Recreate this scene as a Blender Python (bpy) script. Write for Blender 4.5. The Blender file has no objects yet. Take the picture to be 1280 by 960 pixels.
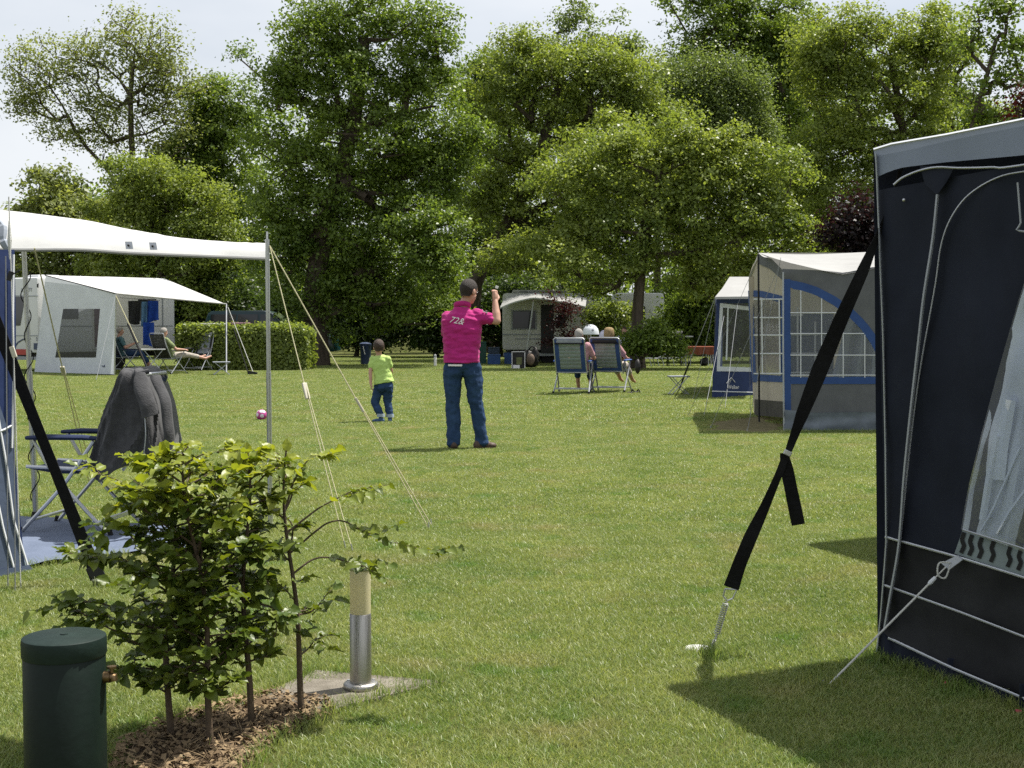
import bpy, bmesh, math, random
import numpy as np
from mathutils import Vector, Matrix, noise as mnoise, bvhtree

random.seed(7)
SC = bpy.context.scene
COL = SC.collection
R = math.radians

# ------------------------------------------------------------------ camera
F, CX, CY, HOR, CAMH = 1700.0, 640.0, 480.0, 403.0, 1.4      # photo pixels, metres
PITCH = math.atan((CY - HOR) / F)
cam = bpy.data.cameras.new('camera')
cam.lens = F / 1280 * 36
cam.sensor_width = 36
cam.clip_start, cam.clip_end = 0.05, 2000
camo = bpy.data.objects.new('camera', cam)
camo.location = (0, 0, CAMH)
camo.rotation_euler = (R(90) - PITCH, 0, 0)
COL.objects.link(camo)
SC.camera = camo

# ------------------------------------------------------------------ sky, sun, exposure
SUN_EL, SUN_AZ = R(63.5), R(60)          # azimuth clockwise from +Y
w = bpy.data.worlds.new('World')
SC.world = w
w.use_nodes = True
nt = w.node_tree
bg = nt.nodes['Background']
sky = nt.nodes.new('ShaderNodeTexSky')
sky.sky_type = 'NISHITA'
sky.sun_disc = False
sky.sun_elevation = SUN_EL
sky.sun_rotation = SUN_AZ
sky.air_density = 1.0
sky.dust_density = 3.0
sky.ozone_density = 1.0
# thin high cloud veil over the blue
tc = nt.nodes.new('ShaderNodeTexCoord')
mp = nt.nodes.new('ShaderNodeMapping'); mp.inputs['Scale'].default_value = (1.2, 1.2, 3.0)
nz = nt.nodes.new('ShaderNodeTexNoise'); nz.inputs['Scale'].default_value = 2.2; nz.inputs['Detail'].default_value = 5
rp = nt.nodes.new('ShaderNodeMapRange')
rp.inputs[1].default_value = 0.36; rp.inputs[2].default_value = 0.62
rp.inputs[3].default_value = 0.45; rp.inputs[4].default_value = 0.85
mx = nt.nodes.new('ShaderNodeMix'); mx.data_type = 'RGBA'
mx.inputs[7].default_value = (7.7, 7.95, 8.25, 1)
nt.links.new(tc.outputs['Generated'], mp.inputs[0]); nt.links.new(mp.outputs[0], nz.inputs['Vector'])
nt.links.new(nz.outputs[0], rp.inputs[0]); nt.links.new(rp.outputs[0], mx.inputs[0])
nt.links.new(sky.outputs[0], mx.inputs[6]); nt.links.new(mx.outputs[2], bg.inputs['Color'])
bg.inputs['Strength'].default_value = 0.080
sl = bpy.data.lights.new('sun', 'SUN')
sl.energy = 5.0; sl.angle = R(0.5); sl.color = (1.0, 0.955, 0.88)
so = bpy.data.objects.new('sun', sl)
sd = Vector((math.sin(SUN_AZ) * math.cos(SUN_EL), math.cos(SUN_AZ) * math.cos(SUN_EL), math.sin(SUN_EL)))
so.rotation_euler = sd.to_track_quat('Z', 'Y').to_euler()
so.location = (20, 10, 40)
COL.objects.link(so)
SC.view_settings.view_transform = 'Standard'
SC.view_settings.look = 'None'
SC.view_settings.exposure = 0.66
SC.view_settings.gamma = 1
SC.render.engine = 'CYCLES'
SC.cycles.use_denoising = False
SC.cycles.use_adaptive_sampling = False
SC.cycles.max_bounces = 8
SC.cycles.transparent_max_bounces = 12
SC.cycles.sample_clamp_indirect = 3

# ------------------------------------------------------------------ pixels to points
_c, _s = math.cos(PITCH), math.sin(PITCH)
def ray(px, py):
    x, y = (px - CX) / F, -(py - CY) / F
    return np.array([x, _c + y * _s, y * _c - _s])
CAM = np.array([0, 0, CAMH])
def P(px, py, Y):                       # point of that pixel's ray at depth Y
    d = ray(px, py)
    return CAM + d * (Y / d[1])
def G(px, py, z=0.0):                   # ... where it meets the ground
    d = ray(px, py)
    return CAM + d * ((z - CAMH) / d[2])
def plane_from(a, b):                   # vertical plane through two ground points
    a, b = np.array(a, float), np.array(b, float)
    n = np.array([b[1] - a[1], -(b[0] - a[0]), 0]); n /= np.linalg.norm(n)
    def f(px, py, off=0.0):             # off > 0 : towards the camera
        d = ray(px, py)
        s = 1 if n @ (CAM - a) > 0 else -1
        t = (n @ (a - CAM) + s * off) / (n @ d)
        return CAM + d * t
    return f

# ------------------------------------------------------------------ materials
MAT = {}
def mat(name, col, rough=0.6, spec=0.3, metal=0.0, var=0.12, vscale=6.0, bump=0.0, bscale=60.0, trans=0.0,
        tcol=None, attr=None, col2=None, objrand=None, stretch=None, alpha=None, sheen=0.0, coord='Object', aw=0.65):
    m = bpy.data.materials.new(name); m.use_nodes = True
    n, l = m.node_tree.nodes, m.node_tree.links
    b = n['Principled BSDF']; out = n['Material Output']
    b.inputs['Roughness'].default_value = rough
    b.inputs['Metallic'].default_value = metal
    b.inputs['Specular IOR Level'].default_value = spec
    if sheen: b.inputs['Sheen Weight'].default_value = sheen
    t = n.new('ShaderNodeTexCoord')
    src = t.outputs[coord]
    if stretch:
        mp_ = n.new('ShaderNodeMapping'); mp_.inputs['Scale'].default_value = stretch
        l.new(src, mp_.inputs[0]); src = mp_.outputs[0]
    no = n.new('ShaderNodeTexNoise'); no.inputs['Scale'].default_value = vscale; no.inputs['Detail'].default_value = 6
    no.inputs['Roughness'].default_value = 0.65
    l.new(src, no.inputs['Vector'])
    c2 = col2 or tuple(min(1, c * (1 - 2.2 * var)) for c in col)
    c1 = col if col2 else tuple(min(1, c * (1 + var)) for c in col)
    r_ = n.new('ShaderNodeMapRange'); r_.inputs[1].default_value = 0.3; r_.inputs[2].default_value = 0.7
    l.new(no.outputs[0], r_.inputs[0])
    mix = n.new('ShaderNodeMix'); mix.data_type = 'RGBA'
    mix.inputs[6].default_value = (*c2, 1); mix.inputs[7].default_value = (*c1, 1)
    fac = r_.outputs[0]
    if attr:
        a = n.new('ShaderNodeAttribute'); a.attribute_name = attr
        ad = n.new('ShaderNodeMath'); ad.operation = 'MULTIPLY_ADD'; ad.inputs[1].default_value = aw
        ml = n.new('ShaderNodeMath'); ml.operation = 'MULTIPLY'; ml.inputs[1].default_value = 1 - aw
        l.new(fac, ml.inputs[0]); l.new(a.outputs['Fac'], ad.inputs[0]); l.new(ml.outputs[0], ad.inputs[2])
        fac = ad.outputs[0]
    if objrand:
        oi = n.new('ShaderNodeObjectInfo')
        ad = n.new('ShaderNodeMath'); ad.operation = 'MULTIPLY_ADD'; ad.inputs[1].default_value = objrand
        ml = n.new('ShaderNodeMath'); ml.operation = 'MULTIPLY'; ml.inputs[1].default_value = 1 - objrand
        l.new(fac, ml.inputs[0]); l.new(oi.outputs['Random'], ad.inputs[0]); l.new(ml.outputs[0], ad.inputs[2])
        fac = ad.outputs[0]
    l.new(fac, mix.inputs[0])
    l.new(mix.outputs[2], b.inputs['Base Color'])
    if bump:
        nb = n.new('ShaderNodeTexNoise'); nb.inputs['Scale'].default_value = bscale; nb.inputs['Detail'].default_value = 5
        l.new(src, nb.inputs['Vector'])
        bp = n.new('ShaderNodeBump'); bp.inputs['Strength'].default_value = bump; bp.inputs['Distance'].default_value = 0.02
        l.new(nb.outputs[0], bp.inputs['Height']); l.new(bp.outputs[0], b.inputs['Normal'])
    last = b.outputs[0]
    if trans:
        tr = n.new('ShaderNodeBsdfTranslucent')
        if tcol:
            mt = n.new('ShaderNodeMix'); mt.data_type = 'RGBA'; mt.blend_type = 'MULTIPLY'; mt.inputs[0].default_value = 1
            mt.inputs[7].default_value = (*tcol, 1); l.new(mix.outputs[2], mt.inputs[6]); l.new(mt.outputs[2], tr.inputs[0])
        else:
            l.new(mix.outputs[2], tr.inputs[0])
        ms = n.new('ShaderNodeMixShader'); ms.inputs[0].default_value = trans
        l.new(last, ms.inputs[1]); l.new(tr.outputs[0], ms.inputs[2]); last = ms.outputs[0]
    if alpha is not None:
        tp = n.new('ShaderNodeBsdfTransparent')
        ms = n.new('ShaderNodeMixShader'); ms.inputs[0].default_value = alpha
        l.new(tp.outputs[0], ms.inputs[1]); l.new(last, ms.inputs[2]); last = ms.outputs[0]
    l.new(last, out.inputs[0])
    MAT[name] = m
    return m

# ------------------------------------------------------------------ mesh builder
WL = {}                                 # world location of every object made (no rotation unless local)
def link(o, parent=None):
    COL.objects.link(o)
    if parent is not None: o.parent = parent
    return o
def nrm(v):
    v = np.asarray(v, float); L = np.linalg.norm(v)
    return v / L if L > 1e-12 else np.array([0, 0, 1.0])
def frame(t, up=(0, 0, 1)):
    t = nrm(t); u = np.array(up, float)
    if abs(t @ u) > 0.98: u = np.array([0, 1.0, 0])
    a = nrm(np.cross(u, t)); b = np.cross(t, a)
    return a, b
class MB:
    def __init__(s): s.v = []; s.f = []; s.m = []; s.mi = 0
    def add(s, vs, fs):
        o = len(s.v); s.v += [tuple(map(float, v)) for v in vs]
        s.f += [tuple(i + o for i in f) for f in fs]; s.m += [s.mi] * len(fs); return s
    def box(s, c, size, rz=0.0, rx=0.0, ry=0.0, taper=1.0):
        M = Matrix.Rotation(rz, 3, 'Z') @ Matrix.Rotation(ry, 3, 'Y') @ Matrix.Rotation(rx, 3, 'X')
        x, y, z = [k / 2 for k in size]
        vs = []
        for sz in (-1, 1):
            k = taper if sz > 0 else 1
            for sx, sy in ((-1, -1), (1, -1), (1, 1), (-1, 1)):
                vs.append(M @ Vector((sx * x * k, sy * y * k, sz * z)) + Vector(c))
        return s.add(vs, [(3, 2, 1, 0), (4, 5, 6, 7), (0, 1, 5, 4), (1, 2, 6, 5), (2, 3, 7, 6), (3, 0, 4, 7)])
    def tube(s, pts, r, n=8, cap=True, flat=None):
        pts = [np.asarray(p, float) for p in pts]; k = len(pts)
        rs = [r] * k if np.isscalar(r) else list(r)
        vs, fs = [], []
        a = None
        for i, p in enumerate(pts):
            t = pts[min(i + 1, k - 1)] - pts[max(i - 1, 0)]
            if a is None: a, b = frame(t)
            else:
                t = nrm(t); a = nrm(a - t * (a @ t)); b = np.cross(t, a)
            for j in range(n):
                q = 2 * math.pi * j / n
                vs.append(p + rs[i] * (math.cos(q) * a + math.sin(q) * b * (flat or 1)))
        for i in range(k - 1):
            for j in range(n):
                j2 = (j + 1) % n
                fs.append((i * n + j, i * n + j2, (i + 1) * n + j2, (i + 1) * n + j))
        if cap:
            fs.append(tuple(range(n - 1, -1, -1))); fs.append(tuple((k - 1) * n + j for j in range(n)))
        return s.add(vs, fs)
    def lathe(s, c, prof, n=32, cap=True):          # prof: (radius, z)
        vs, fs = [], []
        for r, z in prof:
            for j in range(n):
                q = 2 * math.pi * j / n
                vs.append((c[0] + r * math.cos(q), c[1] + r * math.sin(q), c[2] + z))
        for i in range(len(prof) - 1):
            for j in range(n):
                j2 = (j + 1) % n
                fs.append((i * n + j, i * n + j2, (i + 1) * n + j2, (i + 1) * n + j))
        if cap:
            fs.append(tuple(range(n - 1, -1, -1))); fs.append(tuple((len(prof) - 1) * n + j for j in range(n)))
        return s.add(vs, fs)
    def grid(s, rows):                               # rows of points, same length
        nv, nu = len(rows), len(rows[0])
        vs = [p for r_ in rows for p in r_]
        fs = [(j * nu + i, j * nu + i + 1, (j + 1) * nu + i + 1, (j + 1) * nu + i) for j in range(nv - 1) for i in range(nu - 1)]
        return s.add(vs, fs)
    def poly(s, pts, thick=None, nrm_=(0, 0, 1)):    # flat polygon, optional thickness along nrm_
        pts = [np.asarray(p, float) for p in pts]; n = len(pts)
        if not thick: return s.add(pts, [tuple(range(n))])
        d = np.asarray(nrm_, float) * thick
        vs = pts + [p + d for p in pts]
        fs = [tuple(range(n - 1, -1, -1)), tuple(range(n, 2 * n))]
        fs += [(i, (i + 1) % n, n + (i + 1) % n, n + i) for i in range(n)]
        return s.add(vs, fs)
    def ell(s, c, rad, n=12, m=8, M=None):
        vs, fs = [], []
        for i in range(m + 1):
            th = math.pi * i / m
            for j in range(n):
                q = 2 * math.pi * j / n
                v = Vector((rad[0] * math.sin(th) * math.cos(q), rad[1] * math.sin(th) * math.sin(q), rad[2] * math.cos(th)))
                if M is not None: v = M @ v
                vs.append(np.array(c) + np.array(v))
        for i in range(m):
            for j in range(n):
                j2 = (j + 1) % n
                fs.append((i * n + j, (i + 1) * n + j, (i + 1) * n + j2, i * n + j2))
        return s.add(vs, fs)
    def build(s, name, mats, parent=None, local=False, smooth=False, bevel=0.0, auto=None):
        me = bpy.data.meshes.new(name)
        off = np.zeros(3)
        if parent is not None and not local: off = WL.get(parent, np.zeros(3))
        me.from_pydata([tuple(np.array(v) - off) for v in s.v], [], s.f)
        ms = mats if isinstance(mats, (list, tuple)) else [mats]
        for m in ms: me.materials.append(MAT[m] if isinstance(m, str) else m)
        if len(ms) > 1: me.polygons.foreach_set('material_index', s.m)
        bm = bmesh.new(); bm.from_mesh(me)
        bmesh.ops.remove_doubles(bm, verts=bm.verts, dist=1e-5)
        bmesh.ops.recalc_face_normals(bm, faces=bm.faces)
        if bevel:
            es = [e for e in bm.edges if len(e.link_faces) == 2 and e.calc_face_angle(0) > 0.7]
            bmesh.ops.bevel(bm, geom=es, offset=bevel, segments=2, profile=0.6, affect='EDGES', clamp_overlap=True)
        bm.to_mesh(me); bm.free()
        if smooth:
            me.polygons.foreach_set('use_smooth', [True] * len(me.polygons))
            me.set_sharp_from_angle(angle=R(auto or 45))
        o = bpy.data.objects.new(name, me)
        link(o, parent)
        WL[o] = off if parent is not None else np.zeros(3)
        return o
def tag(o, label=None, cat=None, group=None, kind=None):
    if label: o['label'] = label
    if cat: o['category'] = cat
    if group: o['group'] = group
    if kind: o['kind'] = kind
    return o
def thing(name, loc, label, cat, group=None, rz=0.0):
    o = bpy.data.objects.new(name, None); o.location = tuple(map(float, loc)); o.rotation_euler.z = rz
    o.empty_display_size = 0.1
    link(o); WL[o] = np.array(loc, float)
    return tag(o, label, cat, group)
def copy_tree(o, parent=None):
    c = o.copy(); COL.objects.link(c)
    if parent is not None: c.parent = parent
    for ch in list(o.children): copy_tree(ch, c)
    return c
def fast_mesh(name, v, quads, m, parent=None, rnd=None, local=False):
    v = np.asarray(v, np.float64)
    if parent is not None and not local: v = v - WL.get(parent, np.zeros(3))
    me = bpy.data.meshes.new(name)
    nq, k = quads.shape
    me.vertices.add(len(v)); me.vertices.foreach_set('co', v.astype(np.float32).ravel())
    me.loops.add(nq * k); me.loops.foreach_set('vertex_index', quads.astype(np.int32).ravel())
    me.polygons.add(nq); me.polygons.foreach_set('loop_start', np.arange(0, nq * k, k, dtype=np.int32))
    me.update(calc_edges=True)
    if rnd is not None:
        at = me.attributes.new('rnd', 'FLOAT', 'FACE'); at.data.foreach_set('value', rnd.astype(np.float32))
    me.materials.append(MAT[m] if isinstance(m, str) else m)
    o = bpy.data.objects.new(name, me); link(o, parent)
    WL[o] = WL.get(parent, np.zeros(3)) if parent is not None else np.zeros(3)
    return o
def smoothstep(x): x = np.clip(x, 0, 1); return x * x * (3 - 2 * x)
def curve(pts, n=12):                    # Catmull-Rom through points
    pts = [np.asarray(p, float) for p in pts]
    if len(pts) == 2: return [pts[0] + (pts[1] - pts[0]) * i / n for i in range(n + 1)]
    q = [2 * pts[0] - pts[1]] + pts + [2 * pts[-1] - pts[-2]]
    out = []
    for i in range(1, len(q) - 2):
        for j in range(n):
            t = j / n
            a, b, c, d = q[i - 1], q[i], q[i + 1], q[i + 2]
            out.append(0.5 * (2 * b + (c - a) * t + (2 * a - 5 * b + 4 * c - d) * t * t + (3 * b - a - 3 * c + d) * t ** 3))
    out.append(pts[-1]); return out
def text_mesh(txt, size, shear=0.0, extrude=0.0):
    cu = bpy.data.curves.new('text', 'FONT'); cu.body = txt; cu.size = size; cu.shear = shear; cu.extrude = extrude
    cu.align_x = 'CENTER'; cu.align_y = 'CENTER'; cu.resolution_u = 3
    o = bpy.data.objects.new('text', cu); COL.objects.link(o)
    dg = bpy.context.evaluated_depsgraph_get()
    me = bpy.data.meshes.new_from_object(o.evaluated_get(dg))
    vs = [np.array(v.co) for v in me.vertices]; fs = [tuple(p.vertices) for p in me.polygons]
    bpy.data.objects.remove(o); bpy.data.curves.remove(cu); bpy.data.meshes.remove(me)
    return vs, fs
def place_text(mb, txt, size, o, ux, uz, shear=0.0):
    vs, fs = text_mesh(txt, size, shear)
    mb.add([np.asarray(o) + v[0] * np.asarray(ux) + v[1] * np.asarray(uz) for v in vs], fs)
    return mb
def fuse(mb, voxel, smooth=4, wrinkle=0.0, wscale=9.0, wseed=0.0, wdir=None):
    """overlapping closed shapes -> one continuous skin (verts, faces)"""
    me = bpy.data.meshes.new('tmp'); me.from_pydata(mb.v, [], mb.f); me.update()
    bm = bmesh.new(); bm.from_mesh(me); bmesh.ops.remove_doubles(bm, verts=bm.verts, dist=1e-6)
    bmesh.ops.recalc_face_normals(bm, faces=bm.faces); bm.to_mesh(me); bm.free()
    o = bpy.data.objects.new('tmp', me); COL.objects.link(o)
    r_ = o.modifiers.new('r', 'REMESH'); r_.mode = 'VOXEL'; r_.voxel_size = voxel
    if smooth:
        s_ = o.modifiers.new('s', 'SMOOTH'); s_.factor = 0.5; s_.iterations = smooth
    dg = bpy.context.evaluated_depsgraph_get()
    ev = bpy.data.meshes.new_from_object(o.evaluated_get(dg))
    n = len(ev.vertices)
    co = np.empty(n * 3, np.float32); ev.vertices.foreach_get('co', co); co = co.reshape(-1, 3).astype(float)
    no = np.empty(n * 3, np.float32); ev.vertex_normals.foreach_get('vector', no); no = no.reshape(-1, 3)
    if wrinkle:
        sc = np.array(wdir if wdir is not None else (1, 1, 1)) * wscale
        for i in range(n):
            p = co[i] * sc
            h = mnoise.noise((p[0] + wseed, p[1], p[2])) + 0.5 * mnoise.noise((p[0] * 2.3, p[1] * 2.3 + wseed, p[2] * 2.3))
            co[i] += no[i] * h * wrinkle
    fs = [tuple(p.vertices) for p in ev.polygons]
    bpy.data.objects.remove(o); bpy.data.meshes.remove(me); bpy.data.meshes.remove(ev)
    out = MB(); out.v = [tuple(c) for c in co]; out.f = fs; out.m = [0] * len(fs)
    return out
def cap(mb, pts, rs, n=10, flat=None):   # limb: tapered tube with rounded ends
    pts = [np.asarray(p, float) for p in pts]
    mb.tube(pts, rs, n)
    rs = [rs] * len(pts) if np.isscalar(rs) else rs
    for p, r_ in zip(pts, rs): mb.ell(p, (r_, r_, r_), 10, 7)
    return mb
def loft(mb, rings, n=16):               # rings: (centre, rx, ry) horizontal ellipses
    vs, fs = [], []
    for c, rx, ry, *a in rings:
        an = a[0] if a else 0
        for j in range(n):
            q = 2 * math.pi * j / n
            x, y = rx * math.copysign(abs(math.cos(q)) ** 0.85, math.cos(q)), ry * math.copysign(abs(math.sin(q)) ** 0.85, math.sin(q))
            vs.append((c[0] + x * math.cos(an) - y * math.sin(an), c[1] + x * math.sin(an) + y * math.cos(an), c[2]))
    for i in range(len(rings) - 1):
        for j in range(n):
            j2 = (j + 1) % n
            fs.append((i * n + j, i * n + j2, (i + 1) * n + j2, (i + 1) * n + j))
    fs.append(tuple(range(n - 1, -1, -1))); fs.append(tuple((len(rings) - 1) * n + j for j in range(n)))
    return mb.add(vs, fs)
# ------------------------------------------------------------------ palette
def world_coord(m):                       # switch a material's noise to world position (instances)
    n, l = m.node_tree.nodes, m.node_tree.links
    g = n.new('ShaderNodeNewGeometry')
    for k in n:
        if k.type == 'TEX_NOISE': l.new(g.outputs['Position'], k.inputs['Vector'])
mat('soil_grass', (0.105, 0.115, 0.038), 0.95, 0.1, var=0.2, vscale=1.6, bump=0.9, bscale=90, col2=(0.095, 0.10, 0.03))
world_coord(MAT['soil_grass'])
mat('blade', (0.475, 0.490, 0.190), 0.42, 0.5, col2=(0.085, 0.180, 0.028), aw=0.62, vscale=1.1, attr='rnd', trans=0.45, tcol=(1.0, 1.0, 0.6))
world_coord(MAT['blade'])
def dry_patches(m, col, scale, lo, hi, amt):
    n, l = m.node_tree.nodes, m.node_tree.links
    b = n['Principled BSDF']; src = b.inputs['Base Color'].links[0].from_socket
    g = n.new('ShaderNodeNewGeometry'); no = n.new('ShaderNodeTexNoise'); no.inputs['Scale'].default_value = scale; no.inputs['Detail'].default_value = 4
    r_ = n.new('ShaderNodeMapRange'); r_.inputs[1].default_value = lo; r_.inputs[2].default_value = hi; r_.inputs[4].default_value = amt
    mx_ = n.new('ShaderNodeMix'); mx_.data_type = 'RGBA'; mx_.inputs[7].default_value = (*col, 1)
    l.new(g.outputs['Position'], no.inputs['Vector']); l.new(no.outputs[0], r_.inputs[0]); l.new(r_.outputs[0], mx_.inputs[0]); l.new(src, mx_.inputs[6])
    for k in [k for k in l if k.from_socket == src and k.to_socket != mx_.inputs[6]]:
        t = k.to_socket; l.new(mx_.outputs[2], t)
dry_patches(MAT['blade'], (0.42, 0.34, 0.19), 1.7, .55, .76, .55)
dry_patches(MAT['blade'], (0.10, 0.24, 0.03), 2.9, .56, .70, .55)
mat('straw', (0.34, 0.25, 0.14), 0.8, 0.15, col2=(0.085, 0.055, 0.034), attr='rnd')
mat('mulch', (0.105, 0.080, 0.052), 0.95, 0.1, col2=(0.07, 0.045, 0.03), vscale=25, bump=1.0, bscale=120)
mat('dirt', (0.21, 0.18, 0.10), 0.95, 0.1, col2=(0.12, 0.11, 0.05), vscale=7, bump=0.8, bscale=90)
mat('concrete', (0.265, 0.24, 0.20), 0.95, 0.15, col2=(0.130, 0.115, 0.09), vscale=9, bump=0.6, bscale=150)
mat('bark', (0.115, 0.092, 0.070), 0.9, 0.15, col2=(0.045, 0.036, 0.028), vscale=9, bump=0.9, bscale=30, stretch=(1, 1, 0.25))
mat('bark_thin', (0.12, 0.085, 0.055), 0.7, 0.25, col2=(0.06, 0.045, 0.03), vscale=30, bump=0.3, bscale=120)
def leafmat(name, a, b, trans=0.54, rough=0.42, spec=0.4, tcol=(1.0, 1.0, 0.45)):
    mat(name, a, rough, spec, col2=b, vscale=0.35, attr='rnd', trans=trans, tcol=tcol)
leafmat('leaf_oak', (0.260, 0.350, 0.066), (0.066, 0.120, 0.025))
leafmat('leaf_light', (0.365, 0.425, 0.105), (0.115, 0.178, 0.042))
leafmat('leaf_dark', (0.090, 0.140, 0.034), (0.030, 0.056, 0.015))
leafmat('leaf_alder', (0.350, 0.390, 0.140), (0.125, 0.165, 0.055))
leafmat('leaf_willow', (0.250, 0.320, 0.110), (0.115, 0.165, 0.055))
leafmat('leaf_copper', (0.075, 0.022, 0.022), (0.030, 0.014, 0.016), tcol=(1, .35, .25))
leafmat('leaf_plum', (0.036, 0.025, 0.026), (0.018, 0.014, 0.015), tcol=(1, .5, .5))
mat('leaf_beech', (0.215, 0.260, 0.036), 0.40, 0.42, col2=(0.055, 0.100, 0.018), vscale=14, objrand=0.6, trans=0.40, tcol=(1.15, 1.1, 0.35), bump=0.25, bscale=40)
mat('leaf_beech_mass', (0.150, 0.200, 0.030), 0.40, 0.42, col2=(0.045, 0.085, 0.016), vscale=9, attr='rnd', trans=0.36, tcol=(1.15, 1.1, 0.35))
mat('leaf_young_lit', (0.36, 0.39, 0.055), 0.40, 0.42, col2=(0.20, 0.26, 0.035), vscale=14, objrand=0.6, trans=0.48, tcol=(1.1, 1.05, 0.35), bump=0.25, bscale=40)  # highest leaves only: young growth, with sunlight on top put into the colour
mat('leaf_young_lit_mass', (0.36, 0.39, 0.055), 0.40, 0.42, col2=(0.18, 0.24, 0.032), vscale=9, attr='rnd', trans=0.48, tcol=(1.1, 1.05, 0.35))
mat('canvas_white', (0.66, 0.66, 0.65), 0.8, 0.2, var=0.03, vscale=3, bump=0.12, bscale=14, trans=0.25)
mat('canvas_offwhite', (0.385, 0.385, 0.375), 0.8, 0.2, var=0.05, vscale=3, bump=0.12, bscale=14, trans=0.18)
mat('canvas_steel', (0.235, 0.270, 0.345), 0.75, 0.25, var=0.05, vscale=3, bump=0.15, bscale=9, trans=0.12)
mat('canvas_pale', (0.72, 0.755, 0.81), 0.75, 0.25, var=0.04, vscale=3, bump=0.15, bscale=9, trans=0.22)
mat('canvas_greyblue', (0.27, 0.30, 0.345), 0.75, 0.25, var=0.05, vscale=4, bump=0.12, bscale=11)
mat('canvas_navy', (0.0155, 0.0190, 0.0315), 0.8, 0.16, var=0.16, vscale=2.2, bump=0.22, bscale=6)
mat('canvas_charcoal', (0.0225, 0.0230, 0.0260), 0.75, 0.18, var=0.22, vscale=2.5, bump=0.22, bscale=6)
mat('canvas_blue', (0.034, 0.078, 0.235), 0.7, 0.3, var=0.07, vscale=5, bump=0.1, bscale=14, trans=0.08)
mat('canvas_deepblue', (0.022, 0.040, 0.125), 0.7, 0.3, var=0.1, vscale=5, bump=0.15, bscale=12, trans=0.05)
mat('canvas_slate', (0.095, 0.125, 0.195), 0.7, 0.3, var=0.1, vscale=4, bump=0.25, bscale=9, trans=0.1)
mat('canvas_grey', (0.125, 0.130, 0.140), 0.75, 0.25, var=0.08, vscale=4, bump=0.12, bscale=10, trans=0.06)
mat('canvas_beige', (0.50, 0.45, 0.365), 0.75, 0.25, var=0.05, vscale=4, bump=0.12, bscale=10, trans=0.2)
mat('mud_skirt', (0.150, 0.175, 0.205), 0.55, 0.35, var=0.15, vscale=4, bump=0.3, bscale=9)
mat('skirt_dark', (0.06, 0.055, 0.05), 0.7, 0.3, var=0.2, vscale=5, bump=0.2)
mat('piping', (0.36, 0.38, 0.41), 0.5, 0.4, var=0.05)
mat('white_tape', (0.60, 0.62, 0.65), 0.55, 0.3, var=0.03)
mat('groundsheet', (0.135, 0.165, 0.235), 0.75, 0.25, col2=(0.095, 0.12, 0.175), vscale=5, bump=0.3, bscale=70)
mat('webbing', (0.007, 0.007, 0.008), 0.75, 0.22, var=0.25, vscale=40, bump=0.4, bscale=260)
mat('rope_yellow', (0.62, 0.58, 0.36), 0.7, 0.25, var=0.1, vscale=90, bump=0.4, bscale=400)
mat('rope_white', (0.60, 0.60, 0.57), 0.7, 0.25, var=0.06, vscale=90, bump=0.4, bscale=400)
mat('rope_grey', (0.24, 0.25, 0.26), 0.7, 0.25, var=0.06, vscale=90)
mat('toggle', (0.55, 0.52, 0.42), 0.5, 0.4, var=0.05)
mat('aluminium', (0.55, 0.56, 0.58), 0.36, 0.5, metal=0.85, var=0.06, vscale=20)
mat('tube_grey', (0.42, 0.44, 0.47), 0.35, 0.5, metal=0.35, var=0.06, vscale=20)
mat('steel', (0.40, 0.385, 0.36), 0.40, 0.5, metal=1.0, var=0.05, vscale=30, bump=0.15, bscale=300, stretch=(1, 1, 0.05))
mat('galvanised', (0.50, 0.51, 0.50), 0.42, 0.5, metal=0.8, var=0.12, vscale=50)
mat('peg_white', (0.50, 0.50, 0.48), 0.5, 0.4, var=0.05)
mat('peg_pink', (0.55, 0.10, 0.13), 0.4, 0.4, var=0.05)
mat('opal', (0.74, 0.68, 0.44), 0.35, 0.45, var=0.03, trans=0.35)
mat('drum_green', (0.0045, 0.0125, 0.0085), 0.5, 0.22, col2=(0.003, 0.008, 0.006), vscale=14, bump=0.06, bscale=40)
mat('drum_lid', (0.012, 0.025, 0.021), 0.55, 0.22, col2=(0.007, 0.016, 0.013), vscale=18, bump=0.08, bscale=50)
mat('brass', (0.20, 0.135, 0.07), 0.4, 0.5, metal=0.9, var=0.2, vscale=40)
mat('caravan_white', (0.66, 0.67, 0.67), 0.38, 0.45, var=0.03, vscale=2, bump=0.05, bscale=40)
mat('caravan_cream', (0.56, 0.56, 0.52), 0.45, 0.4, var=0.05, vscale=2, bump=0.05, bscale=40)
mat('caravan_trim', (0.27, 0.29, 0.31), 0.45, 0.4, var=0.05)
mat('dark_glass', (0.012, 0.015, 0.018), 0.08, 0.6, var=0.1, vscale=1)
mat('dark_trim', (0.018, 0.018, 0.020), 0.5, 0.35, var=0.2)
mat('black_rubber', (0.014, 0.014, 0.014), 0.8, 0.25, var=0.2)
mat('tail_red', (0.42, 0.018, 0.02), 0.25, 0.5, var=0.08)
mat('curtain_plum', (0.10, 0.035, 0.06), 0.85, 0.2, var=0.2, vscale=6, stretch=(5, 5, 1))
mat('decal_navy', (0.03, 0.05, 0.11), 0.4, 0.4, var=0.05)
mat('car_teal', (0.006, 0.040, 0.045), 0.18, 0.5, var=0.08, vscale=2)
mat('board_pink', (0.40, 0.22, 0.28), 0.4, 0.4, var=0.05)
mat('board_white', (0.66, 0.66, 0.66), 0.35, 0.4, var=0.03)
mat('sling_navy', (0.020, 0.032, 0.085), 0.7, 0.3, var=0.12, vscale=12, bump=0.2, bscale=200)
mat('sling_blue', (0.034, 0.075, 0.240), 0.7, 0.3, var=0.1, vscale=12, bump=0.2, bscale=200)
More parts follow.
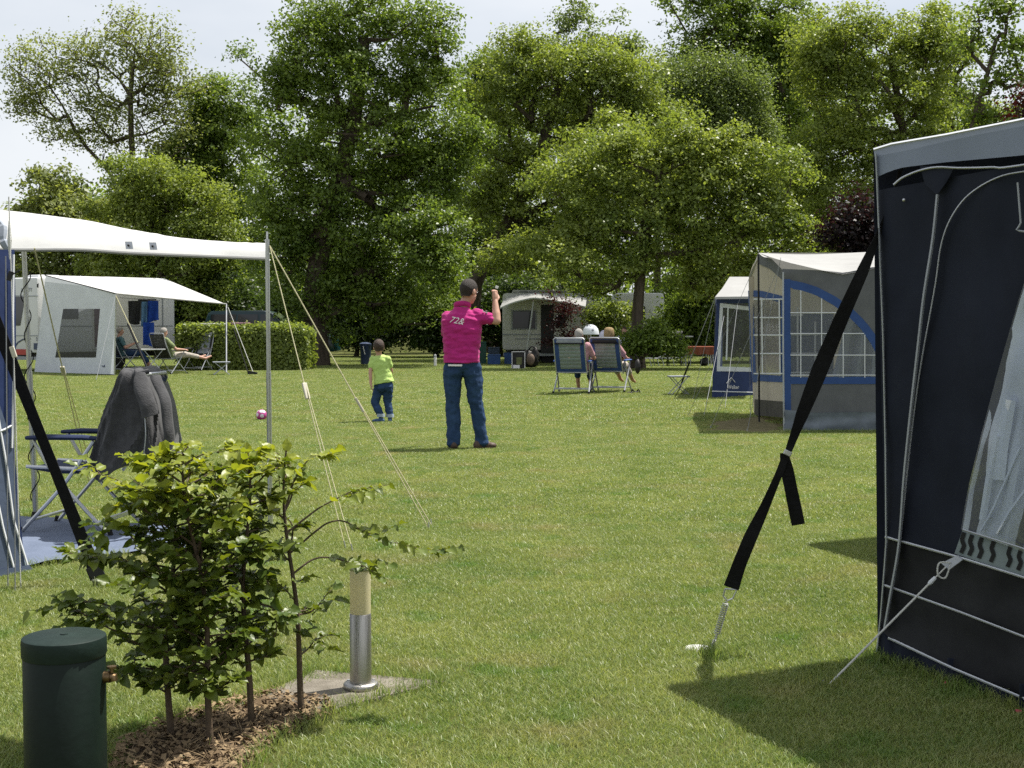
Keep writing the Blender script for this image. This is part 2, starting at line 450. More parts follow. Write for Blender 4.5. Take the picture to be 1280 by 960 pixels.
mat('sling_sage', (0.23, 0.28, 0.29), 0.75, 0.25, var=0.08, vscale=12, bump=0.3, bscale=90)
mat('sling_black', (0.022, 0.023, 0.026), 0.7, 0.3, var=0.12, vscale=12, bump=0.2, bscale=200)
mat('sling_olive', (0.040, 0.042, 0.036), 0.75, 0.25, var=0.12, vscale=12, bump=0.2, bscale=200)
mat('pillow_grey', (0.27, 0.29, 0.32), 0.8, 0.2, var=0.08, vscale=10, bump=0.2, bscale=60)
mat('jacket', (0.062, 0.062, 0.066), 0.85, 0.2, var=0.15, vscale=22, bump=0.3, bscale=120, sheen=0.15)
mat('skin', (0.50, 0.285, 0.21), 0.5, 0.35, var=0.06, vscale=14, bump=0.05, bscale=120)
mat('hair_fade', (0.17, 0.105, 0.08), 0.7, 0.2, var=0.2, vscale=80)
mat('hair_dark', (0.034, 0.025, 0.020), 0.6, 0.3, var=0.3, vscale=60, bump=0.6, bscale=220)
mat('hair_brown', (0.058, 0.034, 0.022), 0.55, 0.35, var=0.3, vscale=60, bump=0.6, bscale=220)
mat('hair_grey', (0.36, 0.34, 0.31), 0.7, 0.25, var=0.2, vscale=60, bump=0.6, bscale=220)
mat('hair_straw', (0.34, 0.24, 0.12), 0.75, 0.25, var=0.2, vscale=60, bump=0.6, bscale=220)
mat('pink_shirt', (0.43, 0.020, 0.175), 0.8, 0.2, var=0.08, vscale=16, bump=0.25, bscale=60, sheen=0.1)
mat('lime_shirt', (0.44, 0.60, 0.18), 0.8, 0.2, var=0.05, vscale=16, bump=0.25, bscale=60)
mat('rose_shirt', (0.50, 0.28, 0.30), 0.8, 0.2, var=0.1, vscale=24, bump=0.2, bscale=60)
mat('teal_shirt', (0.075, 0.15, 0.17), 0.8, 0.2, var=0.1, vscale=24, bump=0.2, bscale=60)
mat('floral_shirt', (0.30, 0.34, 0.16), 0.8, 0.2, col2=(0.09, 0.13, 0.06), vscale=26, bump=0.2, bscale=60)
mat('lilac_shirt', (0.55, 0.53, 0.66), 0.8, 0.2, var=0.06)
mat('orange_cloth', (0.50, 0.12, 0.03), 0.8, 0.2, var=0.1)
mat('khaki', (0.40, 0.36, 0.31), 0.8, 0.2, var=0.1, vscale=20, bump=0.2)
mat('jeans', (0.030, 0.066, 0.145), 0.8, 0.2, col2=(0.014, 0.034, 0.085), vscale=9, bump=0.35, bscale=70)
mat('jeans_cuff', (0.34, 0.40, 0.46), 0.8, 0.2, var=0.08)
mat('shoe_brown', (0.085, 0.055, 0.040), 0.6, 0.35, var=0.2, vscale=20)
mat('shoe_blue', (0.06, 0.12, 0.24), 0.6, 0.3, var=0.15, vscale=20)
mat('print_white', (0.78, 0.76, 0.76), 0.7, 0.2, var=0.02)
mat('towel_blue', (0.020, 0.060, 0.30), 0.9, 0.1, var=0.12, vscale=14, bump=0.4, bscale=120)
mat('towel_sky', (0.10, 0.20, 0.34), 0.9, 0.1, var=0.12, vscale=14, bump=0.4, bscale=120)
mat('bag_black', (0.018, 0.016, 0.015), 0.55, 0.4, var=0.3, vscale=8, bump=0.5, bscale=16)
mat('bag_tan', (0.20, 0.145, 0.11), 0.7, 0.3, var=0.2, vscale=10)
mat('bag_olive', (0.16, 0.17, 0.07), 0.7, 0.3, var=0.2, vscale=10)
mat('crate_blue', (0.020, 0.070, 0.22), 0.45, 0.4, var=0.08)
mat('bin_green', (0.016, 0.075, 0.060), 0.5, 0.35, var=0.1)
mat('redwood', (0.23, 0.058, 0.028), 0.5, 0.4, var=0.15, vscale=9, bump=0.15, stretch=(1, 12, 1))
mat('ball_pink', (0.46, 0.06, 0.26), 0.35, 0.45, var=0.03)
mat('ball_white', (0.72, 0.66, 0.72), 0.35, 0.45, var=0.03)
mat('stripe_dark', (0.018, 0.018, 0.020), 0.7, 0.2, var=0.1)
mat('stripe_sage', (0.21, 0.25, 0.26), 0.7, 0.2, var=0.06)
mat('curtain_silver', (0.62, 0.66, 0.74), 0.6, 0.35, var=0.08, vscale=3, bump=0.15, bscale=10, trans=0.15)
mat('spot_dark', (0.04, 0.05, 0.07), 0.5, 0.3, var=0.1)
def panemat(name, tint, refl, rough=0.07, see=0.8):
    m = bpy.data.materials.new(name); m.use_nodes = True
    n, l = m.node_tree.nodes, m.node_tree.links; n.clear()
    out = n.new('ShaderNodeOutputMaterial'); tp = n.new('ShaderNodeBsdfTransparent'); tp.inputs[0].default_value = (*tint, 1)
    gl = n.new('ShaderNodeBsdfGlossy'); gl.inputs['Roughness'].default_value = rough + .08
    df = n.new('ShaderNodeBsdfDiffuse'); df.inputs[0].default_value = (0.5, 0.52, 0.55, 1)
    t = n.new('ShaderNodeTexCoord'); nz_ = n.new('ShaderNodeTexNoise'); nz_.inputs['Scale'].default_value = 5
    bp = n.new('ShaderNodeBump'); bp.inputs['Strength'].default_value = 0.12; bp.inputs['Distance'].default_value = 0.03
    l.new(t.outputs['Object'], nz_.inputs['Vector']); l.new(nz_.outputs[0], bp.inputs['Height']); l.new(bp.outputs[0], gl.inputs['Normal'])
    fr = n.new('ShaderNodeFresnel'); fr.inputs[0].default_value = refl - .2
    m1 = n.new('ShaderNodeMixShader'); m1.inputs[0].default_value = see
    l.new(df.outputs[0], m1.inputs[1]); l.new(tp.outputs[0], m1.inputs[2])
    m2 = n.new('ShaderNodeMixShader'); l.new(fr.outputs[0], m2.inputs[0]); l.new(m1.outputs[0], m2.inputs[1]); l.new(gl.outputs[0], m2.inputs[2])
    l.new(m2.outputs[0], out.inputs[0]); MAT[name] = m
panemat('pane_clear', (0.86, 0.90, 0.95), 1.35, see=0.84)
panemat('pane_smoke', (0.40, 0.43, 0.47), 1.5, see=0.92)

# ------------------------------------------------------------------ ground
def in_poly(x, y, poly):
    poly = np.asarray(poly)[:, :2]; n = len(poly)
    ins = np.zeros(x.shape, bool); j = n - 1
    for i in range(n):
        xi, yi = poly[i]; xj, yj = poly[j]
        c = ((yi > y) != (yj > y)) & (x < (xj - xi) * (y - yi) / (yj - yi + 1e-12) + xi)
        ins ^= c; j = i
    return ins
g = MB()
rows = []
for yy in [-60, -5, 0, 3, 6, 10, 15, 20, 30, 40, 60, 120, 400, 1500]:
    rows.append([(xx, yy, 0.0) for xx in (-1500, -300, -60, -30, -15, -6, 0, 6, 15, 30, 60, 300, 1500)])
g.grid(rows)
tag(g.build('lawn', 'soil_grass'), kind='structure')

BED = [G(128, 990), G(150, 935), G(205, 905), G(290, 880), G(345, 868), G(408, 880), G(420, 893), G(345, 930), G(300, 975), G(290, 1010)]
bed = MB()
cen = np.mean(BED, axis=0)
bed.add([cen + [0, 0, 0.022]] + [p + [0, 0, 0.004] for p in BED], [(0, i + 1, (i + 1) % len(BED) + 1) for i in range(len(BED))])
tag(bed.build('planting_bed', 'mulch'), kind='structure')
SLAB = [G(322, 874), G(394, 841), G(556, 855), G(408, 892)]
sb = MB(); sb.poly([p + [0, 0, -0.02] for p in SLAB], 0.033)
tag(sb.build('concrete_slab', 'concrete', bevel=0.004), 'grey concrete slab set in the lawn under the bollard light', 'slab')
SHEET = [G(32, 712), G(160, 694), G(232, 690), G(232, 664), G(150, 657), G(33, 650), G(-160, 650), G(-160, 735)]
PATCH = [G(870, 528), G(905, 520), G(960, 517), G(1000, 525), G(1000, 539), G(940, 542), G(885, 538)]
pt = MB(); c0 = np.mean(PATCH, axis=0)
pt.add([c0 + [0, 0, .008]] + [p + [0, 0, .004] for p in PATCH], [(0, i + 1, (i + 1) % len(PATCH) + 1) for i in range(len(PATCH))])
tag(pt.build('bare_earth', 'dirt'), kind='structure')

# grass: one tile of blades, placed over the lawn by geometry nodes
rng = np.random.default_rng(3)
def grass(name, y0, y1, tile_r, nblade, spacing, hgt, wid, masks, seed, xr=0.46, lim=None):
    r_ = np.random.default_rng(seed)
    q = r_.uniform(0, 2 * np.pi, nblade); rad = tile_r * np.sqrt(r_.uniform(0, 1, nblade))
    c = np.stack([rad * np.cos(q), rad * np.sin(q), np.zeros(nblade)], 1)
    h = hgt * r_.uniform(0.45, 1.25, nblade); a = r_.uniform(0, 2 * np.pi, nblade)
    side = np.stack([np.cos(a), np.sin(a), np.zeros(nblade)], 1) * (wid * r_.uniform(0.6, 1.3, nblade))[:, None]
    la = r_.uniform(0, 2 * np.pi, nblade); ln = r_.uniform(0.2, 1.5, nblade) * h
    lean = np.stack([np.cos(la) * ln, np.sin(la) * ln, np.zeros(nblade)], 1)
    up = np.zeros((nblade, 3)); up[:, 2] = h
    v = np.concatenate([c - side / 2, c + side / 2, c + up * .6 + lean * .35 + side * .4, c + up * .6 + lean * .35 - side * .4, c + up * .95 + lean], 0)
    i = np.arange(nblade)
    quads = np.stack([i, i + nblade, i + 2 * nblade, i + 3 * nblade], 1)
    tris = np.stack([i + 3 * nblade, i + 2 * nblade, i + 4 * nblade], 1)
    xs, ys = [], []
    y = y0
    while y < y1:
        xm = xr * y + 1.0
        n = int(2 * xm / spacing)
        xs.append(np.linspace(-xm, xm, n) + r_.uniform(-.2, .2, n) * spacing)
        ys.append(y + r_.uniform(-.2, .2, n) * spacing); y += spacing
    X, Y = np.concatenate(xs), np.concatenate(ys)
    keep = np.ones(len(X), bool)
    for mk in masks: keep &= ~in_poly(X, Y, mk)
    X, Y = X[keep], Y[keep]; npt = len(X)
    V = np.concatenate([v, np.stack([X, Y, np.zeros(npt)], 1)], 0)
    me = bpy.data.meshes.new(name)
    me.vertices.add(len(V)); me.vertices.foreach_set('co', V.astype(np.float32).ravel())
    loops = np.concatenate([quads.ravel(), tris.ravel()]).astype(np.int32)
    me.loops.add(len(loops)); me.loops.foreach_set('vertex_index', loops)
    st = np.concatenate([np.arange(nblade) * 4, nblade * 4 + np.arange(nblade) * 3]).astype(np.int32)
    me.polygons.add(2 * nblade); me.polygons.foreach_set('loop_start', st)
    me.update(calc_edges=True)
    rv = r_.beta(.85, 1.0, nblade); at = me.attributes.new('rnd', 'FLOAT', 'FACE'); at.data.foreach_set('value', np.concatenate([rv, rv]).astype(np.float32))
    at = me.attributes.new('is_tile', 'BOOLEAN', 'POINT'); at.data.foreach_set('value', np.arange(len(V)) < len(v))
    ro = np.zeros((len(V), 3), np.float32); ro[:, 2] = r_.uniform(0, 6.28, len(V))
    at = me.attributes.new('rot', 'FLOAT_VECTOR', 'POINT'); at.data.foreach_set('vector', ro.ravel())
    at = me.attributes.new('scl', 'FLOAT', 'POINT'); at.data.foreach_set('value', r_.uniform(0.75, 1.2, len(V)).astype(np.float32))
    me.materials.append(MAT['blade'])
    o = bpy.data.objects.new(name, me); link(o)
    ng = bpy.data.node_groups.new(name, 'GeometryNodeTree')
    ng.interface.new_socket('Geometry', in_out='INPUT', socket_type='NodeSocketGeometry')
    ng.interface.new_socket('Geometry', in_out='OUTPUT', socket_type='NodeSocketGeometry')
    n, l = ng.nodes, ng.links
    gi, go = n.new('NodeGroupInput'), n.new('NodeGroupOutput')
    sp = n.new('GeometryNodeSeparateGeometry'); ip = n.new('GeometryNodeInstanceOnPoints')
    def na(nm, ty):
        k = n.new('GeometryNodeInputNamedAttribute'); k.data_type = ty; k.inputs[0].default_value = nm
        return next(s for s in k.outputs if s.enabled)
    l.new(gi.outputs[0], sp.inputs[0]); l.new(na('is_tile', 'BOOLEAN'), sp.inputs['Selection'])
    l.new(sp.outputs['Inverted'], ip.inputs['Points']); l.new(sp.outputs['Selection'], ip.inputs['Instance'])
    l.new(na('rot', 'FLOAT_VECTOR'), ip.inputs['Rotation']); l.new(na('scl', 'FLOAT'), ip.inputs['Scale'])
    l.new(ip.outputs[0], go.inputs[0])
    md = o.modifiers.new('scatter', 'NODES'); md.node_group = ng
    return tag(o, 'short mown green grass of the camping field', 'grass', kind='stuff')
MASKS = [BED, SLAB, SHEET, PATCH]
grass('grass', 3.9, 9.5, 0.17, 1300, 0.17, 0.0195, 0.0026, MASKS, 1)
grass('grass', 9.5, 19.0, 0.26, 1500, 0.27, 0.022, 0.0042, MASKS, 2, xr=0.42)
grass('grass', 19.0, 56.0, 0.50, 1800, 0.52, 0.030, 0.0075, MASKS, 4, xr=0.42)

# longer grass the mower leaves along edges and round pegs
def uncut(lines, spots, dens=520):
    r_ = np.random.default_rng(21); C = []
    for a, b in lines:
        a, b = np.array(a, float), np.array(b, float); k = int(np.linalg.norm(b - a) * dens)
        C.append(a + (b - a) * r_.uniform(0, 1, (k, 1)) + r_.normal(0, .018, (k, 3)))
    for c_, rad, k in spots: C.append(np.array(c_) + r_.normal(0, rad, (k, 3)))
    C = np.concatenate(C); C[:, 2] = 0; k = len(C)
    h = r_.uniform(.025, .07, k); a = r_.uniform(0, 6.28, k); sd = np.stack([np.cos(a), np.sin(a), np.zeros(k)], 1) * .0018
    la = r_.uniform(0, 6.28, k); ln = np.stack([np.cos(la), np.sin(la), np.zeros(k)], 1) * (h * r_.uniform(.2, 1.0, k))[:, None]
    up = np.zeros((k, 3)); up[:, 2] = h
    v = np.concatenate([C - sd, C + sd, C + up * .65 + ln * .4 + sd * .7, C + up * .65 + ln * .4 - sd * .7, C + up + ln + sd * .1, C + up + ln - sd * .1], 0); i = np.arange(k)
    q = np.concatenate([np.stack([i, i + k, i + 2 * k, i + 3 * k], 1), np.stack([i + 3 * k, i + 2 * k, i + 4 * k, i + 5 * k], 1)])
    rv = r_.uniform(0, .8, k)
    tag(fast_mesh('uncut_grass', v, q, 'blade', rnd=np.concatenate([rv, rv])), 'longer grass left along edges and round pegs', 'grass', kind='stuff')
uncut([(SLAB[0], SLAB[1]), (SLAB[1], SLAB[2]), (SLAB[2], SLAB[3]), (BED[4], BED[3]), (BED[3], BED[2]), (BED[6], BED[7]), (BED[7], BED[8]), (G(1095, 826), G(1280, 893)), (G(1095, 826), G(1280, 893)), (SHEET[0], SHEET[1]), (G(980, 541), G(1105, 541)), (G(40, 955), G(130, 955))],
      [(G(886, 822), .05, 260), (G(905, 822), .06, 160), (G(1035, 858), .04, 90), (G(127, 736), .04, 90), (G(338, 666), .04, 90), (G(45, 650), .05, 90), (G(1098, 826), .05, 200), (G(83, 985), .12, 250), (G(1184, 862), .05, 140)])

# litter on the planting bed
n = 2600
bx = np.array([[p[0], p[1]] for p in BED]); lo, hi = bx.min(0), bx.max(0)
pp = rng.uniform(lo, hi, (n * 3, 2)); pp = pp[in_poly(pp[:, 0], pp[:, 1], BED)][:n]; n = len(pp)
def quadleaves(c, t, b, L, W, fold):
    v = np.concatenate([c - t * L[:, None] / 2, c + b * W[:, None] / 2 + fold, c + t * L[:, None] / 2, c - b * W[:, None] / 2 + fold], 0)
    k = len(c); i = np.arange(k)
    return v, np.stack([i, i + k, i + 2 * k, i + 3 * k], 1)
c = np.stack([pp[:, 0], pp[:, 1], rng.uniform(.012, .035, n)], 1)
a = rng.uniform(0, 6.28, n); tilt = rng.normal(0, .35, n)
t = np.stack([np.cos(a), np.sin(a), tilt], 1); b = np.stack([-np.sin(a), np.cos(a), rng.normal(0, .35, n)], 1)
isst = rng.uniform(0, 1, n) < 0.35
L = np.where(isst, rng.uniform(.05, .15, n), rng.uniform(.012, .034, n)); Wd = np.where(isst, .003, L * .6)
v, q = quadleaves(c, t, b, L, Wd, np.stack([np.zeros(n), np.zeros(n), rng.uniform(0, .008, n)], 1))
tag(fast_mesh('leaf_litter', v, q, 'straw', rnd=rng.uniform(0, 1, n)), 'dry brown leaves and straw around the sapling stems', 'leaf litter', kind='stuff')

# ------------------------------------------------------------------ trees
def foliage_pts(subs, per_spray, nspray, rs, leaf, seed, spray_r=0.24, flat=0.9, upbias=0.8, droop=0.0):
    """subs: (N,3) clump centres, rs: (N,) clump radii -> leaf quads"""
    r_ = np.random.default_rng(seed); N = len(subs)
    d = r_.normal(0, 1, (N, nspray, 3)); d[..., 2] += upbias; d /= np.linalg.norm(d, axis=2, keepdims=True)
    low = d[..., 2] < -.25; d[..., 2] = np.where(low, np.abs(d[..., 2]) * .6, d[..., 2])
    rad = (0.62 + 0.42 * np.sqrt(r_.uniform(0, 1, (N, nspray)))) * rs[:, None]
    sp = subs[:, None, :] + d * rad[..., None] * np.array([1, 1, flat])
    sp[..., 2] -= droop * (r_.uniform(0, 1, (N, nspray)) ** 2)
    sp = sp.reshape(-1, 3); dd = d.reshape(-1, 3)
    M = len(sp)
    cnt = M * per_spray
    off = r_.normal(0, 1, (M, per_spray, 3)) * spray_r * np.array([1, 1, .62 + droop])
    c = (sp[:, None, :] + off).reshape(-1, 3)
    nn = (dd[:, None, :] * 0.5 + np.array([0, 0, .45]) + r_.normal(0, .55, (M, per_spray, 3))).reshape(-1, 3)
    nn /= np.linalg.norm(nn, axis=1, keepdims=True)
    t = r_.normal(0, 1, (cnt, 3)); t -= nn * (t * nn).sum(1, keepdims=True); t /= np.linalg.norm(t, axis=1, keepdims=True)
    b = np.cross(nn, t)
    L = leaf * r_.uniform(.65, 1.3, cnt); W_ = L * r_.uniform(.5, .75, cnt)
    v, q = quadleaves(c, t, b, L, W_, nn * (L * r_.uniform(.05, .22, cnt))[:, None])
    tone = np.repeat(np.clip(np.repeat(r_.normal(0, .14, N), nspray) + r_.normal(.5, .15, M), 0, 1), per_spray)
    tone = np.clip(tone + r_.normal(0, .16, cnt), 0, 1)
    return v, q, tone, sp
def fill_lobes(lobes, D, n, rmean, seed, depth=0.85, hollow=0.5):
    """lobes (px,py,rx,ry[,dy]) photo outline -> clump centres around depth D"""
    r_ = np.random.default_rng(seed); out, rs = [], []
    area = np.array([l[2] * l[3] for l in lobes], float); pr = area / area.sum()
    for _ in range(n):
        l = lobes[r_.choice(len(lobes), p=pr)]; k = D / F
        c = P(l[0], l[1], D + (l[4] if len(l) > 4 else 0))
        d = r_.normal(0, 1, 3); d /= np.linalg.norm(d)
        rr = (hollow + (1 - hollow) * r_.uniform(0, 1)) * 1.0
        r1 = rmean * r_.choice([.45, .6, .8, .95, 1.15])
        ex = max(l[2] * k - r1 * .4, .2); ez = max(l[3] * k - r1 * .35, .2); ey = max(depth * (l[2] + l[3]) / 2 * k - r1 * .7, .2)
        hull = 1 + .30 * mnoise.noise(Vector(d * 2.1 + np.array([seed, l[0] * .07, l[1] * .07])))
        if r_.uniform() < .14: r1 *= .55; rr = r_.uniform(1.08, 1.28)
        p = c + d * rr * hull * np.array([ex, ey, ez])
        if p[2] < 0.35: p[2] = 0.35 + r_.uniform(0, .4)
        out.append(p); rs.append(r1)
    return np.array(out), np.array(rs)
def skeleton(trunk, targets, r0, seed, step=0.7, pen=1.5, minr=0.012, limbs=()):
    r_ = np.random.default_rng(seed)
    pos = [np.array(p) for p in trunk]; par = [-1] + list(range(len(trunk) - 1))
    ntr = len(trunk)
    for pl in limbs:
        k = int(np.argmin([np.linalg.norm(q - pl[0]) for q in trunk]))
        for p in pl: pos.append(np.array(p)); par.append(k); k = len(pos) - 1
    cnt = [0] * len(pos)
    top = trunk[-1]
    order = np.argsort(np.linalg.norm(targets - np.mean(trunk[len(trunk) // 2:], axis=0), axis=1))
    ends = []
    for ti in order:
        tgt = targets[ti]; A = np.array(pos)
        dv = tgt - A; dist = np.linalg.norm(dv, axis=1)
        cost = dist + pen * np.maximum(0, -(dv[:, 2]) + 0.15 * dist) + (np.arange(len(A)) < max(2, ntr * 0.28)) * 4.0 + ((np.arange(len(A)) < ntr) & bool(limbs)) * .8
        k = int(np.argmin(cost)); d = dist[k]; m = max(1, int(d / step))
        prev = k
        sag = r_.normal(0, .07, 3) * d
        for j in range(1, m + 1):
            t = j / m
            p = A[k] + dv[k] * t + sag * math.sin(math.pi * t) + (np.array([0, 0, .10 * d]) * math.sin(math.pi * t) * (1 if t < .8 else .5))
            pos.append(p); par.append(prev); cnt.append(0); prev = len(pos) - 1
        ends.append(prev)
    for e in ends:
        k = e
        while k >= 0: cnt[k] += 1; k = par[k]
    mx_ = max(cnt)
    rad = [max(minr, r0 * (c_ / mx_) ** 0.5) for c_ in cnt]
    for i in range(ntr): rad[i] = r0 * (1.0 - 0.55 * i / max(1, ntr - 1)) if cnt[i] else minr
    rad[0] *= 1.35
    return pos, par, rad
def trunk_mesh(pos, par, rad, name, m, parent, n=6):
    mb = MB()
    for i in range(len(pos)):
        if par[i] < 0: continue
        a, b = pos[par[i]], pos[i]
        ra = min(rad[par[i]], rad[i] * 1.6)
        mb.tube([a, b + (b - a) * .04], [ra, rad[i]], n if rad[i] > .04 else 4, cap=False)
    o = mb.build(name, m, parent)
    return o
def tree(name, label, base_px, D, lobes, n_sub, rmean, leaf, lm, seed, trunk=None, r0=0.28, nspray=11, per=24, spray_r=.24,
         group=None, depth=.85, droop=0.0, hollow=.5, limbs=1.0, flat=.92, cat='tree', twigs=False, limb_px=(), minr=.012):
    base = G(base_px, 403 + F * CAMH / D) if np.isscalar(base_px) else np.array([*base_px, 0.0])
    base[2] = -0.05
    t = thing(name, (base[0], base[1], 0), label, cat, group)
    subs, rs = fill_lobes(lobes, D, n_sub, rmean, seed, depth, hollow)
    if trunk is None:
        zt = subs[:, 2].max() * .78; xm = np.median(subs[:, 0]); ym = np.median(subs[:, 1])
        tp = np.array([xm, ym, zt]); trunk = []
        rr = np.random.default_rng(seed)
        for k in range(9):
            u = k / 8
            trunk.append(base + (tp - base) * np.array([u ** 1.6, u ** 1.6, u]) + rr.normal(0, .06, 3) * np.array([1, 1, 0]) * (u > 0))
    else:
        trunk = [base] + [P(x, y, D + (d_[0] if d_ else 0)) for x, y, *d_ in trunk]
    v, q, tone, sp = foliage_pts(subs, per, nspray, rs, leaf, seed + 5, spray_r, flat, droop=droop)
    k = np.random.default_rng(seed).uniform(0, 1, len(subs)) < limbs
    tg = subs[k]
    if twigs: tg = np.concatenate([subs, sp[::3]])
    pos, par, rad = skeleton(trunk, tg, r0, seed, minr=minr, limbs=[[P(x, y, D) for x, y in pl] for pl in limb_px])
    trunk_mesh(pos, par, rad, 'trunk', 'bark', t)
    fast_mesh('crown', v, q, lm, t, rnd=tone)
    return t

tree('alder_tree', 'open thin-leaved tree with a bare left limb against the sky', 172, 58,
     [(150, 60, 60, 45), (190, 90, 50, 50), (110, 80, 40, 40), (215, 95, 28, 45), (40, 95, 45, 40), (30, 130, 30, 25), (80, 115, 45, 35),
      (110, 145, 45, 30), (170, 150, 60, 35), (220, 150, 30, 40), (75, 170, 25, 25), (130, 185, 40, 28), (205, 190, 35, 25), (235, 120, 22, 30)], 120, 1.0, .135, 'leaf_alder', 11,
     trunk=[(171, 380), (170, 300), (168, 230), (164, 170), (163, 120), (166, 80), (170, 50)], r0=.18, nspray=11, per=14, spray_r=.34, depth=.7, hollow=.25, twigs=True, flat=.95, minr=.018,
     limb_px=[[(148, 230), (128, 205), (108, 184), (92, 160), (78, 132), (62, 108), (40, 90)], [(140, 178), (118, 150), (98, 128), (84, 108)], [(182, 168), (205, 156), (228, 150)], [(180, 110), (196, 88), (204, 64), (215, 48)], [(150, 100), (132, 84), (112, 72)], [(155, 130), (128, 118), (105, 92)], [(178, 205), (205, 200), (232, 185)], [(176, 88), (185, 60), (190, 30)]])
tree('round_tree', 'low rounded grey-green tree at the foot of the open thin-leaved tree', 90, 55,
     [(60, 270, 60, 55), (20, 300, 45, 60), (110, 290, 50, 55), (60, 340, 60, 60), (60, 400, 70, 40), (150, 330, 50, 50)], 100, 1.15, .19, 'leaf_alder', 12, r0=.16, nspray=11, per=20)
tree('maple_tree', 'mid green bushy tree behind the white awning canopy', 200, 53,
     [(190, 240, 60, 45), (240, 265, 55, 45), (165, 290, 60, 45), (255, 320, 50, 45), (200, 340, 65, 45), (150, 360, 55, 50), (240, 390, 50, 40)], 130, 1.1, .135, 'leaf_light', 13, r0=.2, nspray=12, per=28, spray_r=.18)
tree('oak_tree', 'dark green tree squeezed between the thin-leaved tree and the largest oak', 285, 60,
     [(285, 135, 35, 40), (265, 165, 30, 40), (290, 200, 42, 55), (260, 230, 35, 40), (300, 280, 45, 60), (290, 360, 45, 60), (248, 150, 30, 40), (238, 205, 45, 45)], 125, 1.2, .145, 'leaf_oak', 14, r0=.2, nspray=12, per=26, spray_r=.19)
tree('oak_tree', 'largest full green oak with its crown reaching down to the ground', 392, 44,
     [(450, 40, 95, 55), (375, 75, 68, 45), (530, 60, 52, 55), (420, 120, 105, 60), (525, 135, 65, 62), (570, 185, 38, 40), (350, 175, 48, 60),
      (440, 210, 110, 70), (545, 210, 55, 55), (380, 265, 80, 60), (500, 265, 70, 45), (350, 320, 52, 55), (440, 330, 95, 55), (530, 300, 48, 45, -1.5), (545, 345, 30, 40, -1.5),
      (400, 385, 75, 45), (500, 385, 75, 45)], 360, 1.0, .118, 'leaf_oak', 15, trunk=[(392, 400), (396, 340), (408, 280), (425, 220), (440, 160), (450, 100), (455, 50)], r0=.42, nspray=12, per=27, spray_r=.17, hollow=.45)
tree('plane_tree', 'broad tree with a leaning forked trunk behind the man in pink', 585, 51,
     [(700, 95, 85, 50), (640, 115, 55, 60), (760, 140, 75, 60), (620, 180, 45, 60), (690, 190, 90, 60), (790, 200, 60, 55), (630, 250, 50, 50), (710, 265, 80, 50), (600, 290, 30, 35),
      (670, 310, 45, 30), (760, 290, 60, 40), (820, 165, 50, 50), (660, 75, 40, 32), (600, 235, 30, 50), (785, 115, 45, 35), (835, 190, 45, 45), (740, 80, 40, 30), (725, 210, 60, 50, -4), (770, 190, 50, 45, -4), (650, 335, 50, 20, -4), (690, 345, 40, 16, -5)], 290, 1.1, .125, 'leaf_light', 16, trunk=[(588, 400), (592, 360), (606, 325), (632, 285), (655, 240), (675, 190), (690, 140), (700, 100)], r0=.36, nspray=12, per=28, spray_r=.18, hollow=.45)
tree('lime_tree', 'spreading low-crowned tree whose dark trunk stands by the distant white caravans', 797, 41,
     [(840, 195, 65, 40), (880, 225, 70, 50), (760, 225, 65, 50), (930, 235, 50, 50), (830, 270, 95, 50), (740, 300, 55, 45), (920, 290, 65, 50), (960, 270, 40, 40), (830, 330, 80, 30),
      (760, 210, 45, 35), (700, 255, 35, 40), (915, 190, 40, 35), (985, 225, 30, 40), (800, 240, 70, 60, 6), (740, 285, 60, 45, 6), (860, 250, 60, 55, 6), (660, 320, 30, 25), (995, 300, 30, 40), (720, 345, 45, 22, -1), (770, 345, 45, 25), (900, 345, 65, 30), (960, 330, 35, 30), (690, 330, 28, 22), (735, 366, 34, 15, 1), (705, 352, 26, 12, 2), (880, 372, 30, 18)], 270, .92, .112, 'leaf_light', 17,
     trunk=[(796, 425), (797, 390), (800, 350), (806, 310), (815, 260), (824, 220), (830, 195)], r0=.20, nspray=12, per=27, spray_r=.16, hollow=.4)
tree('beech_tree', 'tallest tree right of centre with its top cut by the upper edge', 905, 60,
     [(910, 15, 70, 45), (870, 60, 45, 40), (950, 40, 60, 50), (920, 80, 80, 50), (1000, 75, 40, 45), (960, 120, 70, 50), (900, 150, 70, 50), (970, 200, 60, 50), (1000, 280, 50, 60)], 170, 1.15, .14, 'leaf_oak', 18, r0=.4, nspray=12, per=30, spray_r=.19)
tree('willow_tree', 'soft feathery pale tree in front of the tallest tree', 880, 55,
     [(890, 95, 50, 40), (850, 115, 34, 36), (930, 110, 40, 45), (885, 150, 55, 45), (850, 175, 40, 35), (915, 190, 45, 45), (838, 145, 26, 45), (945, 150, 30, 50), (865, 80, 30, 22)], 130, .85, .105, 'leaf_willow', 19, r0=.2, nspray=12, per=36, spray_r=.19, droop=.9, hollow=.3)
tree('ash_tree', 'wide leafy tree standing beyond the grey and blue awning', 1128, 49,
     [(1090, 55, 75, 50), (1150, 70, 45, 60), (1040, 100, 50, 55), (1110, 120, 80, 55), (1160, 150, 45, 50), (1050, 180, 60, 55), (1120, 210, 70, 50), (1040, 250, 60, 50), (1100, 290, 70, 50), (1010, 230, 40, 50), (1180, 200, 30, 50),
      (1060, 350, 80, 50), (1150, 340, 70, 60), (1020, 60, 40, 40), (1180, 60, 30, 50)], 270, 1.0, .120, 'leaf_light', 20, trunk=[(1130, 380), (1130, 300), (1132, 220), (1128, 160), (1120, 110), (1112, 70)], r0=.22, nspray=12, per=26, spray_r=.18, hollow=.45)
